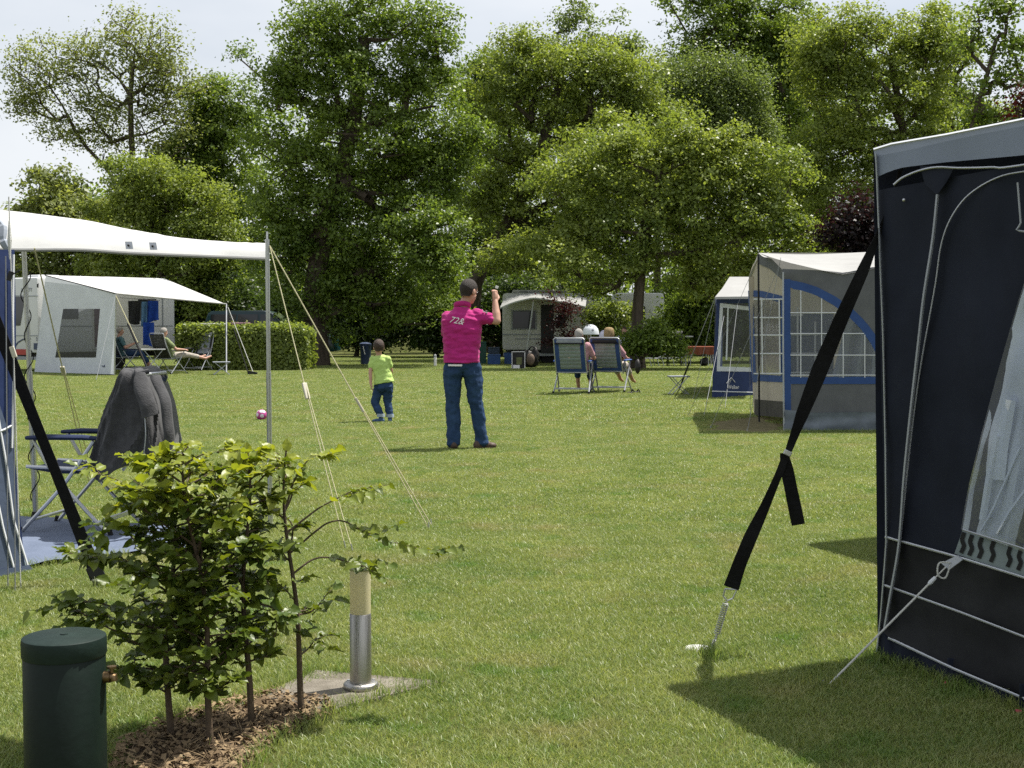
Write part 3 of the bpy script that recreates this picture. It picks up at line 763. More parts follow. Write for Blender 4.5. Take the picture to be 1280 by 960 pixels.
tree('background_tree', 'tree filling the gap between the largest oak and the leaning plane tree', 612, 63,
     [(606, 125, 42, 45), (628, 98, 36, 34), (598, 165, 40, 40), (622, 200, 50, 70), (590, 250, 50, 60), (600, 330, 50, 60)], 90, 1.2, .15, 'leaf_oak', 51, r0=.2, nspray=12, per=26, spray_r=.2, group='trees filling the back row')
tree('background_tree', 'tree filling the gap behind the feathery pale tree', 822, 66,
     [(815, 104, 36, 32), (842, 140, 45, 50), (790, 180, 50, 60), (830, 240, 60, 60)], 90, 1.2, .155, 'leaf_light', 52, r0=.2, nspray=12, per=26, spray_r=.2, group='trees filling the back row')
tree('background_tree', 'tree between the tallest tree and the wide tree beyond the grey awning', 1000, 66,
     [(1005, 62, 50, 42), (965, 80, 50, 50), (1040, 80, 50, 48), (985, 150, 60, 60), (1030, 170, 60, 60), (980, 260, 60, 70)], 120, 1.2, .155, 'leaf_light', 53, r0=.22, nspray=12, per=26, spray_r=.2, group='trees filling the back row')
tree('background_tree', 'tree behind the thin see-through tree above the navy awning roof', 1190, 60,
     [(1180, 80, 34, 60), (1205, 150, 45, 40), (1240, 175, 55, 32), (1180, 190, 40, 50), (1290, 180, 50, 40)], 90, 1.1, .145, 'leaf_light', 54, r0=.2, nspray=12, per=24, spray_r=.19, group='trees filling the back row')
tree('sparse_tree', 'thin see-through tree above the roof of the navy awning', 1215, 44,
     [(1235, 30, 40, 30), (1270, 70, 30, 40), (1215, 60, 25, 30), (1250, 105, 35, 30), (1215, 130, 30, 25), (1290, 120, 30, 40), (1265, 20, 30, 25), (1235, 160, 40, 25)], 46, .75, .15, 'leaf_oak', 21, trunk=[(1212, 350), (1208, 250), (1210, 180), (1222, 130), (1235, 90), (1245, 50)], r0=.13, nspray=8, per=12, spray_r=.2, depth=.6, hollow=.2, twigs=True)
tree('birch_tree', 'slim tree top showing above the woods, the taller of two', 715, 76,
     [(715, 20, 26, 30), (700, 50, 22, 28), (730, 55, 25, 30), (715, 85, 38, 35), (680, 60, 15, 20), (710, 150, 40, 60)], 60, .95, .19, 'leaf_willow', 22, r0=.16, nspray=9, per=15, spray_r=.26, hollow=.2)
tree('birch_tree', 'slim tree top showing above the woods, the shorter of two', 772, 76,
     [(772, 35, 14, 22), (765, 65, 20, 22), (785, 65, 18, 20), (772, 90, 30, 28), (775, 150, 35, 60)], 46, .85, .19, 'leaf_willow', 23, r0=.14, nspray=9, per=15, spray_r=.26, hollow=.2)
tree('copper_beech', 'dark red leaved tree at the right edge over the awning roof', 1300, 38,
     [(1295, 140, 28, 30), (1305, 120, 22, 25), (1310, 165, 26, 26), (1330, 145, 40, 50)], 26, .6, .13, 'leaf_copper', 24, r0=.12, nspray=9, per=16)
tree('plum_tree', 'dark purple leaved small tree behind the grey and blue awning', 1070, 40,
     [(1070, 275, 30, 24), (1055, 305, 32, 28), (1090, 310, 35, 34), (1075, 345, 40, 35)], 44, .7, .13, 'leaf_plum', 25, r0=.1, nspray=10, per=20)
tree('purple_sapling', 'small reddish leaved tree in front of the middle caravan', 707, 43.5,
     [(700, 385, 16, 10), (712, 395, 14, 12), (690, 378, 12, 8), (704, 410, 14, 10), (690, 432, 11, 12), (716, 425, 12, 10), (725, 415, 8, 6)], 24, .32, .085, 'leaf_copper', 26, r0=.035, nspray=6, per=12, spray_r=.13, hollow=.2)
tree('leafy_shrub', 'sunlit light green shrub to the left of the distant tree trunk', 765, 44.5,
     [(765, 395, 26, 18), (745, 402, 15, 12), (785, 405, 14, 14), (765, 425, 26, 20)], 38, .42, .105, 'leaf_light', 27, r0=.05, nspray=9, per=16, spray_r=.15, cat='shrub')
tree('leafy_shrub', 'dark green shrub at the foot of the distant tree trunk', 800, 39.5,
     [(800, 430, 22, 20), (825, 432, 22, 18), (780, 436, 14, 14), (843, 440, 12, 12), (815, 415, 14, 10)], 44, .36, .095, 'leaf_oak', 28, r0=.05, nspray=9, per=16, spray_r=.14, cat='shrub')
tree('leafy_shrub', 'large dark bush beyond the red table', 890, 47,
     [(880, 400, 50, 35), (930, 410, 40, 40), (860, 425, 35, 25), (900, 370, 50, 30)], 90, .8, .14, 'leaf_oak', 29, r0=.08, nspray=11, per=20, cat='shrub')
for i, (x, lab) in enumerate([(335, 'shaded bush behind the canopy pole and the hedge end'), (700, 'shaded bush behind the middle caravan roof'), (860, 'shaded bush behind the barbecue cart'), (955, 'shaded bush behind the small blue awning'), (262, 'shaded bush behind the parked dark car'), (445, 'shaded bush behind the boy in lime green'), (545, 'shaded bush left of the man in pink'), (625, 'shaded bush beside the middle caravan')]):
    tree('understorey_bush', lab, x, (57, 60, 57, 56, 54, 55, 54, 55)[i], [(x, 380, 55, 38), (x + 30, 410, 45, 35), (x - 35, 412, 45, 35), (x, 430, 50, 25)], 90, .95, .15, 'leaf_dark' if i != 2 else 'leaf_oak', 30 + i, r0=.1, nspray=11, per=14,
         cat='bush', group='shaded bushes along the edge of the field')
# the wood beyond, one mass
rw = np.random.default_rng(77)
ws = []
for k in range(1100):
    px = rw.uniform(-80, 1500); top = np.interp(px, [-80, 20, 230, 330, 600, 800, 850, 1000, 1170, 1230, 1500], [300, 285, 215, 150, 105, 112, 70, 55, 65, 185, 185])
    ws.append(P(px, rw.uniform(top, 440), rw.uniform(82, 100)))
for k in range(330): ws.append(P(rw.uniform(150, 1280), rw.uniform(320, 446), rw.uniform(64, 80)))
ws = np.array(ws); ws[:, 2] = np.maximum(ws[:, 2], .8)
v, q, tone, _ = foliage_pts(ws, 8, 11, rw.uniform(1.4, 2.8, len(ws)), .32, 78, .5)
tag(fast_mesh('woodland', v, q, 'leaf_oak', rnd=tone), 'far wood closing off the camping field', 'woodland', kind='stuff')

# hedge with a rounded end
def hedge(name, label, px0, px1, top, D, lm, seed, thick=1.0):
    a, b = P(px0, top, D), P(px1, top, D)
    t = thing(name, ((a[0] + b[0]) / 2, D, 0), label, 'hedge')
    rr = np.random.default_rng(seed); N = 30000
    u = rr.uniform(0, 1, N); X = a[0] + (b[0] - a[0]) * u; H = a[2]
    f = rr.integers(0, 3, N)
    Y = np.where(f == 0, D - thick / 2, np.where(f == 1, D + thick / 2, D + rr.uniform(-.5, .5, N) * thick))
    Z = np.where(f == 2, H, rr.uniform(.05, 1, N) * H)
    ed = np.clip((1 - u) * 8, 0, 1); Z *= .88 + .12 * np.sqrt(ed)
    C = np.stack([X, Y, Z], 1) + rr.normal(0, .07, (N, 3)); C[:, 2] = np.maximum(C[:, 2], .06)
    nn = np.stack([np.zeros(N), np.where(f == 0, -1, np.where(f == 1, 1, 0)), np.where(f == 2, 1.0, .4)], 1) + rr.normal(0, .6, (N, 3))
    nn /= np.linalg.norm(nn, axis=1, keepdims=True)
    t_ = rr.normal(0, 1, (N, 3)); t_ -= nn * (t_ * nn).sum(1, keepdims=True); t_ /= np.linalg.norm(t_, axis=1, keepdims=True)
    L_ = .10 * rr.uniform(.6, 1.3, N)
    v, q = quadleaves(C, t_, np.cross(nn, t_), L_, L_ * .65, nn * (L_ * .15)[:, None])
    fast_mesh('foliage', v, q, lm, t, rnd=rr.beta(2, 2, N))
    st = MB()
    for k in range(14):
        x = a[0] + (b[0] - a[0]) * (k + .5) / 14
        st.tube([(x, D, 0), (x + rr.normal(0, .05), D + rr.normal(0, .1), H * .9)], [.03, .012], 5)
    st.build('stems', 'bark', t)
    return t
hedge('hedge', 'clipped green hedge in front of the parked dark car', 228, 388, 411, 40.0, 'leaf_light', 40)
# ------------------------------------------------------------------ strips between two pixel curves on a plane
def resample(pts, n):
    p = np.array(pts, float); d = np.r_[0, np.cumsum(np.linalg.norm(np.diff(p, axis=0), axis=1))]
    s = np.linspace(0, d[-1], n)
    return np.stack([np.interp(s, d, p[:, k]) for k in range(p.shape[1])], 1)
def strip(mb, pf, A, B, n=16, m=3, off=0.0, rip=None):
    A, B = resample(A, n), resample(B, n)
    rows = []
    for j in range(m + 1):
        t = j / m; r_ = []
        for i in range(n):
            x, y = A[i] * (1 - t) + B[i] * t
            o = off + (rip(i / (n - 1), t) if rip else 0)
            r_.append(pf(x, y, o))
        rows.append(r_)
    return mb.grid(rows)
def tape(mb, pf, pts, wpx, off=0.006, th=0.004, n=None):
    p = resample(pts, n or max(2, len(pts) * 4))
    d = np.gradient(p, axis=0); d /= np.linalg.norm(d, axis=1, keepdims=True)
    nn = np.stack([-d[:, 1], d[:, 0]], 1) * wpx / 2
    lo = [pf(x, y, off) for x, y in p + nn]; mid = [pf(x, y, off + th) for x, y in p]; hi = [pf(x, y, off) for x, y in p - nn]
    return mb.grid([lo, mid, hi])

# ------------------------------------------------------------------ navy awning at the right
wa, wb = G(1097, 822), G(1280, 889)
NP = plane_from(wa, wb)
aw = thing('awning', wa, 'navy blue caravan awning with pale roof band at the right edge', 'awning')
def rip(u, t): return 0.014 * mnoise.noise(Vector((u * 16 + t * 5, t * 3, 1.0))) + 0.009 * mnoise.noise(Vector((u * 9 - t * 6, t * 6 + u * 10, 4.0))) + 0.012 * math.sin(u * 9 + 1) * t + 0.010 * math.sin(u * 23 + 3 * t) * (1 - t) + .006 * math.sin(t * 14 + u * 5)
XR = 1520
left = [(1095, 192), (1097, 240), (1104, 420), (1107, 560), (1108, 680), (1101, 770), (1096, 815)]
def yl(v0, v1, x): return v0 + (v1 - v0) * (x - 1105) / 175.0       # image line through (1105,v0),(1280,v1)
m = MB()
strip(m, NP, [(1096, 238), (1280, 205), (XR, 162)], [(1106, 671), (1200, 697), (1280, 722), (XR, 796)], 40, 24, 0, rip)
m.build('wall', 'canvas_navy', aw, smooth=True)
m = MB(); strip(m, NP, [(1106, 671), (1200, 697), (1280, 722), (XR, 796)], [(1098, 783), (1110, 797), (1190, 835), (1280, 873), (XR, 975)], 40, 8, .001, rip)
m.build('lower_wall', 'canvas_charcoal', aw, smooth=True)
m = MB(); strip(m, NP, [(1098, 783), (1110, 797), (1190, 835), (1280, 873), (XR, 975)], [(1095, 822), (1113, 829), (1190, 861), (1280, 893), (XR, 985)], 40, 4, .012, lambda u, t: .02 * math.sin(u * 40) * t + .012 * math.sin(u * 91))
m.build('mud_flap', 'canvas_navy', aw, smooth=True)
m = MB(); strip(m, NP, [(1092, 187), (1115, 180), (1180, 170), (1280, 150), (XR, 95)], [(1097, 221), (1112, 214), (1130, 209), (1180, 203), (1280, 194), (XR, 146)], 40, 6, .016, lambda u, t: .004 * math.sin(u * 17) * t)
m.build('roof_band', 'canvas_steel', aw, smooth=True)
m = MB(); tape(m, NP, [(1092, 187), (1115, 180), (1180, 169), (1280, 149), (XR, 94)], 3.5, .016, .01); m.build('roof_piping', 'white_tape', aw, smooth=True)
m = MB(); tape(m, NP, left, 2.6, .022, .010); m.build('corner_piping', 'piping', aw, smooth=True)
# roof sheet running back to its caravan, and the far walls
du = nrm(wb - wa); dn = np.array([-du[1], du[0], 0]); dn = dn if dn[0] > 0 else -dn
A0 = NP(1092, 187); B0 = NP(XR, 95)
m = MB()
rows = []
for t in np.linspace(0, 1, 8):
    rows.append([A0 * (1 - u) + B0 * u + dn * 2.4 * t + np.array([0, 0, .22 * math.sin(t * 1.6) - .03 * math.sin(3.14 * u) * math.sin(3.14 * t)]) for u in np.linspace(0, 1, 12)])
m.grid(rows); m.build('roof', 'canvas_steel', aw, smooth=True)
m = MB(); w2 = wa + dn * 2.4
m.grid([[wa * (1 - t) + w2 * t + [0, 0, .02] for t in np.linspace(0, 1, 8)], [(A0 * (1 - t) + (A0 + dn * 2.4) * t) + [0, 0, .2 * math.sin(t * 1.6)] for t in np.linspace(0, 1, 8)]])
m.build('rear_wall', 'canvas_navy', aw)
# overlapping hem piping, zips and seams
m = MB(); tape(m, NP, curve([(1117, 231), (1128, 222), (1150, 213), (1172, 209), (1200, 210), (1240, 209), (1280, 206), (XR, 166)], 6), 2.6, .022, .010, 70); m.build('hem_piping', 'white_tape', aw, smooth=True)
m = MB(); tape(m, NP, curve([(1172, 243), (1166, 300), (1155, 370), (1147, 440), (1138, 520), (1130, 600), (1124, 680), (1113, 745), (1106, 785)], 5), 4.2, .03, .018, 70); m.build('pole_sleeve', 'piping', aw, smooth=True)
m = MB(); tape(m, NP, curve([(1300, 210), (1282, 214), (1255, 219), (1230, 230), (1208, 246), (1193, 265), (1182, 287), (1175, 313), (1170, 350), (1163, 390), (1152, 450), (1142, 520), (1133, 600), (1127, 660), (1121, 700)], 6), 1.8, .02, .006, 90); m.build('door_zip', 'white_tape', aw, smooth=True)
m = MB()
for pts, w_ in (([(1106, 671), (1200, 697), (1280, 722), (XR, 796)], 3.0), ([(1104, 731), (1130, 740), (1200, 765), (1280, 796), (XR, 890)], 2.8), ([(1110, 797), (1190, 835), (1280, 873), (XR, 975)], 3.2)):
    m = MB(); tape(m, NP, pts, w_, .022, .006, 30); m.build('seam_tape', 'white_tape', aw, smooth=True)
m = MB(); strip(m, NP, [(1150, 208), (1170, 207), (1194, 207)], [(1156, 230), (1171, 244), (1183, 228)], 8, 4, .020, lambda u, t: .010 * t * math.sin(3.14 * u)); m.build('pole_cap', 'canvas_navy', aw, smooth=True)
m = MB(); m.ell(NP(1130, 250, .03), (.007, .007, .007)); m.build('stud', 'aluminium', aw)
# window with silver curtain and striped panel behind clear film
wl = [(1290, 330), (1276, 372), (1262, 420), (1245, 480), (1228, 545), (1212, 610), (1203, 662)]
m = MB(); strip(m, NP, wl, [(XR, 280), (XR, 360), (XR, 440), (XR, 520), (XR, 600), (XR, 680), (XR, 775)], 40, 40, .014, lambda u, t: .016 * math.sin(t * 30 + u * 6 + 2 * math.sin(u * 5)) + .009 * math.sin(t * 71 - 5 * u) + .014 * mnoise.noise(Vector((u * 6, t * 9, 3.3))))
m.build('window_curtain', 'curtain_silver', aw, smooth=True)
m = MB(); strip(m, NP, [(1203, 663), (1280, 686), (XR, 775)], [(1193, 692), (1280, 721), (XR, 794)], 24, 2, .014); sp_ = m.build('window_panel', 'stripe_sage', aw)
for x in (1204, 1214, 1226, 1241, 1262, 1275, 1295, 1320):
    m = MB(); yt = 664 + (x - 1203) * .3; tape(m, NP, [(x + 1, yt + 1), (x - 2, yt + 10), (x + 1, yt + 18), (x - 3, yt + 27)], 5, .018, .001, 14); m.build('window_stripe', 'stripe_dark', aw, smooth=True)
m = MB(); strip(m, NP, [(x - 2, y) for x, y in wl], [(XR, 280), (XR, 360), (XR, 440), (XR, 520), (XR, 600), (XR, 680), (XR, 775)], 24, 14, .055, lambda u, t: .012 * math.sin(t * 25 + u * 7) + .008 * math.sin(u * 12 - t * 9))
m.build('window_film', 'pane_clear', aw, smooth=True)
m = MB(); tape(m, NP, [(1203, 662), (1280, 686), (XR, 775)], 2.5, .070, .004, 20); m.build('window_seam', 'piping', aw)
# silver folds / gear seen in the window
m = MB()
for pts, w_ in (([(1262, 500), (1252, 560), (1248, 600)], 16), ([(1247, 545), (1236, 600), (1228, 650)], 9), ([(1275, 560), (1262, 590), (1240, 640), (1226, 664)], 4), ([(1284, 610), (1262, 640), (1246, 668)], 5)):
    tape(m, NP, pts, w_, .036, .012, 12)
m.build('window_fold', 'canvas_pale', aw, smooth=True)
m = MB(); tape(m, NP, [(1272, 228), (1276, 280), (1270, 288), (1284, 290)], 2.5, .03, .004); m.build('zip_pull', 'piping', aw)
for k, (x, y) in enumerate([(1100, 820), (1184, 855), (1275, 890)]):
    p = G(x, y + 3)
    m = MB(); m.tube([p + [-.02, -.03, .03], p + [.0, -.01, -.04]], [.006, .005], 7); m.box(p + [-.022, -.03, .032], (.03, .03, .012)); m.v = [tuple(np.array(v) * .55 + p * .45) for v in m.v]; m.build('peg', 'peg_pink', aw)
    m = MB(); m.box(p + [.03, .02, .06], (.05, .015, .09)); m.build('peg_loop', 'canvas_navy', aw, bevel=.004)
# its caravan, mostly out of the frame
cv = thing('caravan', (wa + dn * 3.6), 'white caravan behind the navy awning', 'caravan')
cc = wa + dn * 3.55 + du * .3
m = MB(); m.box((cc[0], cc[1], 1.45), (6.0, 2.1, 2.1), rz=math.atan2(du[1], du[0])); m.build('body', 'caravan_white', cv, bevel=.12)
m = MB(); m.box((cc[0] - dn[0] * 1.06 - du[0] * 1.9, cc[1] - dn[1] * 1.06 - du[1] * 1.9, 1.6), (1.1, .03, .6), rz=math.atan2(du[1], du[0])); m.build('window', 'dark_glass', cv, bevel=.01)
for s in (-1, 1):
    m = MB(); m.lathe((0, 0, 0), [(.1, -.09), (.3, -.09), (.32, -.05), (.32, .05), (.3, .09), (.1, .09)], 20)
    M_ = Matrix.Rotation(math.atan2(du[1], du[0]), 3, 'Z') @ Matrix.Rotation(R(90), 3, 'X')
    m.v = [tuple(np.array(M_ @ Vector(v)) + cc * [1, 1, 0] + dn * .95 * s + [0, 0, .32]) for v in m.v]; m.build('wheel', 'black_rubber', cv)

# white guy line with spring tab
def rope(mb, a, b, r=.004, n=10, sag=.0):
    a, b = np.asarray(a), np.asarray(b)
    mb.tube([a + (b - a) * t - np.array([0, 0, sag * 4 * t * (1 - t)]) for t in np.linspace(0, 1, n)], r, 6)
gl_ = thing('guy_line', G(1035, 857), 'taut white guy line pegged beside the navy awning wall', 'guy line')
gt, gb = NP(1188, 703, .05), G(1035, 857)
gm = gt + (gb - gt) * .16
m = MB(); rope(m, gm, gb, .0042); rope(m, gt + (gb - gt) * .05 + [.006, 0, .006], gm, .003); m.build('cord', 'rope_white', gl_)
m = MB(); m.poly([NP(1178, 704, .05), NP(1188, 712, .05), NP(1204, 700, .03), NP(1198, 694, .03)], .006, -dn); m.build('tab', 'piping', gl_)
m = MB(); m.tube([gm + (gt - gm) * .25, gm, gm - (gt - gm) * .1], [.007, .009, .006], 8); m.build('tensioner', 'white_tape', gl_)
m = MB(); m.tube(curve([gt + [0, 0, -.01], gt + (gb - gt) * .06 + [.01, 0, -.03], gt + (gb - gt) * .1 + [.0, 0, .0], gt + (gb - gt) * .07 + [-.01, 0, .03], gt], 6), .0035, 6); m.build('hook', 'rope_white', gl_)
m = MB(); m.tube([gb + [-.02, 0, .02], gb + [.02, 0, -.06]], .004, 6); m.build('peg', 'galvanised', gl_)

# black storm strap with spring and white ground peg
st = thing('storm_strap', G(890, 816), 'black storm strap of the navy awning with a loose end and a spring', 'strap')
DS = 5.72
def sp(x, y): return P(x, y, 5.60 + (y - 235) / 580 * 0.20)
def band(mb, pts, th=.003):
    """pts: (px, py, width px): webbing strip facing the viewer, with thickness"""
    k = []
    for a, b in zip(pts[:-1], pts[1:]):
        for t in np.linspace(0, 1, 7)[:-1]: k.append([a[i] + (b[i] - a[i]) * t for i in range(3)])
    k.append(pts[-1]); k = np.array(k, float)
    d = np.gradient(k[:, :2], axis=0); d /= np.linalg.norm(d, axis=1, keepdims=True)
    nn = np.stack([-d[:, 1], d[:, 0]], 1) * k[:, 2:3] / 2
    off = np.array([0, th, 0])
    L_ = [sp(*q) for q in k[:, :2] + nn]; R_ = [sp(*q) for q in k[:, :2] - nn]
    ty = [math.sin(i * .45) * .006 for i in range(len(k))]
    L_ = [p + [0, t_, 0] for p, t_ in zip(L_, ty)]; R_ = [p - [0, t_, 0] for p, t_ in zip(R_, ty)]
    mb.grid([L_, R_, [p + off for p in R_], [p + off for p in L_], L_])
    return mb
m = MB(); band(m, [(1122, 226, 3), (1112, 258, 4), (1096, 298, 8), (1078, 340, 14), (1050, 402, 19), (1025, 462, 20), (1002, 520, 16), (990, 552, 10), (985, 566, 7)]); m.build('webbing', 'webbing', st)
m = MB(); band(m, [(984, 566, 8), (974, 592, 9), (956, 634, 13), (938, 672, 16), (924, 706, 18), (914, 735, 19)]); m.build('webbing', 'webbing', st)
m = MB(); band(m, [(980, 566, 10), (984, 588, 16), (991, 622, 17), (998, 656, 16)]); m.build('loose_end', 'webbing', st)
m = MB(); q = sp(984, 566); m.box(q - [0, .008, 0], (.034, .014, .022), ry=R(25)); m.build('buckle', 'galvanised', st, bevel=.003)
m = MB(); band(m, [(1126, 214, 2), (1121, 228, 3)]); rope(m, sp(1129, 208), sp(1118, 240), .004); rope(m, sp(1124, 212), sp(1115, 250), .004); m.build('tie_cord', 'webbing', st)
m = MB(); m.tube([sp(*q) for q in [(906, 737), (904, 745), (909, 751), (916, 748), (921, 737), (906, 736)]], .004, 6); m.build('ring', 'galvanised', st)
m = MB(); a, b = sp(908, 752), sp(893, 802); ax = b - a; ea, eb = frame(ax)
m.tube([a + ax * t + (ea * math.cos(t * 120) + eb * math.sin(t * 120)) * (.012 if .04 < t < .8 else .004) for t in np.linspace(0, 1, 200)], .0028, 5); m.build('spring', 'galvanised', st)
pc = G(875, 813)
m = MB(); m.lathe(pc + [-.01, 0, .006], [(.0, .012), (.02, .012), (.052, .008), (.058, 0), (.05, -.006), (.0, -.006)][::-1], 24, False); m.build('peg_disc', 'peg_white', st, smooth=True)
m = MB(); m.tube([sp(893, 800), sp(890, 808), G(888, 818) + [0, 0, .02], G(888, 818) - [0, 0, .08]], .007, 8); m.build('peg', 'galvanised', st)

# ------------------------------------------------------------------ awning with canopy at the left
b0, b1 = G(34, 714), G(-330, 790)
lt = thing('awning', b0, 'blue awning with a big white sun canopy on poles at the left edge', 'awning')
dl = nrm(b1 - b0)
T0 = P(20, 316, b0[1] - .02); LP = plane_from(b0, b0 + (b1 - b0))
m = MB()
rows = []
for t in np.linspace(0, 1, 24):
    r_ = []
    for u in np.linspace(0, 1, 14):
        xr = 18 + 2 * math.sin(t * 5) + max(0, t - .62) * 42; x = xr * (1 - u) + (-330) * u; y = 312 * (1 - t) + (714 + u * 76) * t
        r_.append(LP(x, y, .012 * math.sin(u * 30 + t * 3)))
    rows.append(r_)
m.grid(rows); m.build('side_wall', 'canvas_deepblue', lt, smooth=True)
m = MB(); strip(m, LP, [(16, 556), (18, 600), (24, 660), (31, 712)], [(-12, 470), (-10, 560), (-8, 640), (-8, 722)], 10, 4, .02); m.build('splayed_wall', 'canvas_slate', lt, smooth=True)
for pts in ([(17, 318), (16, 400), (17, 480), (15, 560)], [(-6, 500), (8, 580), (17, 650), (35, 708)], [(-6, 610), (4, 660), (18, 712)], [(-6, 541), (6, 537), (15, 532)]):
    m = MB(); tape(m, LP, pts, 3, .024, .006, 16); m.build('piping', 'white_tape', lt)
m = MB(); strip(m, LP, [(36, 706), (20, 709), (-8, 713)], [(46, 716), (22, 724), (-8, 728)], 8, 2, .03); m.build('mud_flap', 'canvas_slate', lt)
# canopy: near slope, ridge, far slope
DR, DF, DB = 9.45, 8.95, 10.5
ridge = curve([(-130, 252), (-60, 256), (0, 262), (60, 269), (120, 278), (170, 288), (215, 296), (270, 301), (334, 305)], 5)
eave = curve([(-130, 305), (-60, 308), (0, 311), (30, 312), (100, 312), (162, 316), (230, 319), (280, 321), (334, 323)], 5)
rows = []
nR = len(ridge)
for t in np.linspace(0, 1, 9):
    r_ = []
    for i in range(nR):
        a = P(ridge[i][0], ridge[i][1], DR); b = P(eave[i][0], eave[i][1], DF + .25 * i / nR)
        p = a * (1 - t) + b * t; u = i / nR
        p = p + np.array([0, -.05 * math.sin(3.14 * t), .02 * math.sin(3.14 * t) + .005 * math.sin(u * 60 + t * 6) * max(0, u - .78) * 4 + .004 * math.sin(u * 21 + t * 4) + .012 * mnoise.noise(Vector((u * 7, t * 2.5, 2.0))) + .008 * mnoise.noise(Vector((u * 30 - t * 6, t * 3, 5.0))) * max(.2, u)])
        r_.append(p)
    rows.append(r_)
m = MB(); m.grid(rows)
back = []
for t in np.linspace(0, 1, 6)[0:]:
    back.append([P(ridge[i][0], ridge[i][1], DR) + np.array([0, (DB - DR) * t * (1 - .92 * (i / nR) ** 2), -.10 * t - .05 * math.sin(3.14 * t)]) for i in range(nR)])
m.grid(back)
m.build('canopy', 'canvas_white', lt, smooth=True)
m = MB(); hem = [P(e[0], e[1] + .5, DF + .25 * i / nR) for i, e in enumerate(eave)]
m.tube(hem, .012, 6); m.build('canopy_hem', 'canvas_offwhite', lt, smooth=True)
for x, y in ((163, 306), (193, 307)):
    m = MB(); p = P(x, y, 9.0); m.poly([p + [-.028, -.02, .02], p + [.018, -.02, .02], p + [.03, -.035, -.03], p + [-.018, -.035, -.03]], .008, (0, -1, 0)); k = m.build('clip', 'tube_grey', lt)
    m = MB(); m.ell(p + [.0, -.048, -.006], (.008, .006, .008)); m.build('rivet', 'dark_trim', k)
for top, bot, r_ in (((334, 299), (338, 664), .017), ((30, 312), (45, 648), .021)):
    gb_ = G(*bot); tp = P(top[0], top[1], gb_[1] * .99)
    m = MB(); m.tube([gb_, gb_ * .45 + tp * .55], r_, 12); m.tube([gb_ * .47 + tp * .53, tp], r_ * .82, 12); m.build('pole', 'aluminium', lt, smooth=True)
    m = MB(); m.lathe(gb_, [(r_ * 1.7, 0), (r_ * 1.7, .015), (r_ * 1.2, .05)], 12); m.build('pole_foot', 'black_rubber', lt)
    if top[0] < 100:
        w_ = tp - gb_
        m = MB(); m.tube([gb_ + w_ * t + np.array([math.cos(t * 42), math.sin(t * 42), 0]) * (.024 + .012 * (math.sin(t * 9) ** 2)) for t in np.linspace(.03, .92, 120)], .004, 5); m.build('wound_cord', 'webbing', lt)
    else:
        m = MB(); m.tube([tp, tp + [0, 0, .05]], .006, 6); m.build('pole_spike', 'aluminium', lt)
m = MB(); a = P(0, 262, DR); m.tube(curve([P(-20, 270, 8.9), P(2, 282, 8.85), P(4, 300, 8.8), P(10, 312, 8.8)], 5), [.02, .03, .028, .026, .024] * 3 + [.02], 6); m.build('canopy_tie', 'canvas_greyblue', lt)

def guy(label, top, tog, bots, col='rope_yellow', r=.0035, tog_d=None, ty='guy rope', tl=.11):
    g_ = G(*bots[0]); t = thing('guy_rope', g_, label, ty, 'guy ropes of the big white canopy')
    f_ = (tog[1] - 0) if tog_d is None else 0
    tg = None
    for k, b in enumerate(bots):
        gb_ = G(*b)
        if tg is None:
            lo, hi = 0.0, 1.0                      # toggle sits on the rope, where its pixel row is reached
            for s in np.linspace(0, 1, 400):
                p = top + (gb_ - top) * s
                d = p - CAM; py = CY - F * ((d[2] * _c + d[1] * _s) / (d[1] * _c - d[2] * _s))
                if py >= tog[1]: tg = p; break
            m = MB(); rope(m, top, tg, r); m.build('rope', col, t)
        m = MB(); rope(m, tg + (gb_ - tg) * .0 + [.008 * k, 0, 0], gb_, r * .9); m.build('rope', col, t)
        m = MB(); m.tube([gb_ + [-.01, 0, .05], gb_ + [.01, 0, -.05]], .004, 6); m.build('peg', 'galvanised', t)
    d = nrm(G(*bots[0]) - top)
    m = MB(); m.box((0, 0, 0), (.034, .016, tl)); q = Vector(d).to_track_quat('Z', 'Y').to_matrix()
    m.v = [tuple(np.array(q @ Vector(v)) + tg + d * tl * .3) for v in m.v]; m.build('toggle', 'toggle', t, bevel=.005)
    return t
PT = P(337, 307, G(338, 664)[1] * .99)
guy('yellow guy rope from the canopy pole with its toggle beside the boy', PT, (450, 500), [(537, 662), (540, 658)], 'rope_yellow', .005)
guy('double yellow guy rope with a slanted toggle left of the boy', PT, (386, 482), [(432, 686), (441, 690)], 'rope_yellow', .0038)
guy('yellow guy rope with a toggle in front of the grey awning side wall', P(43, 310, 9.0), (84, 460), [(112, 606), (118, 600)], 'rope_yellow', .005)
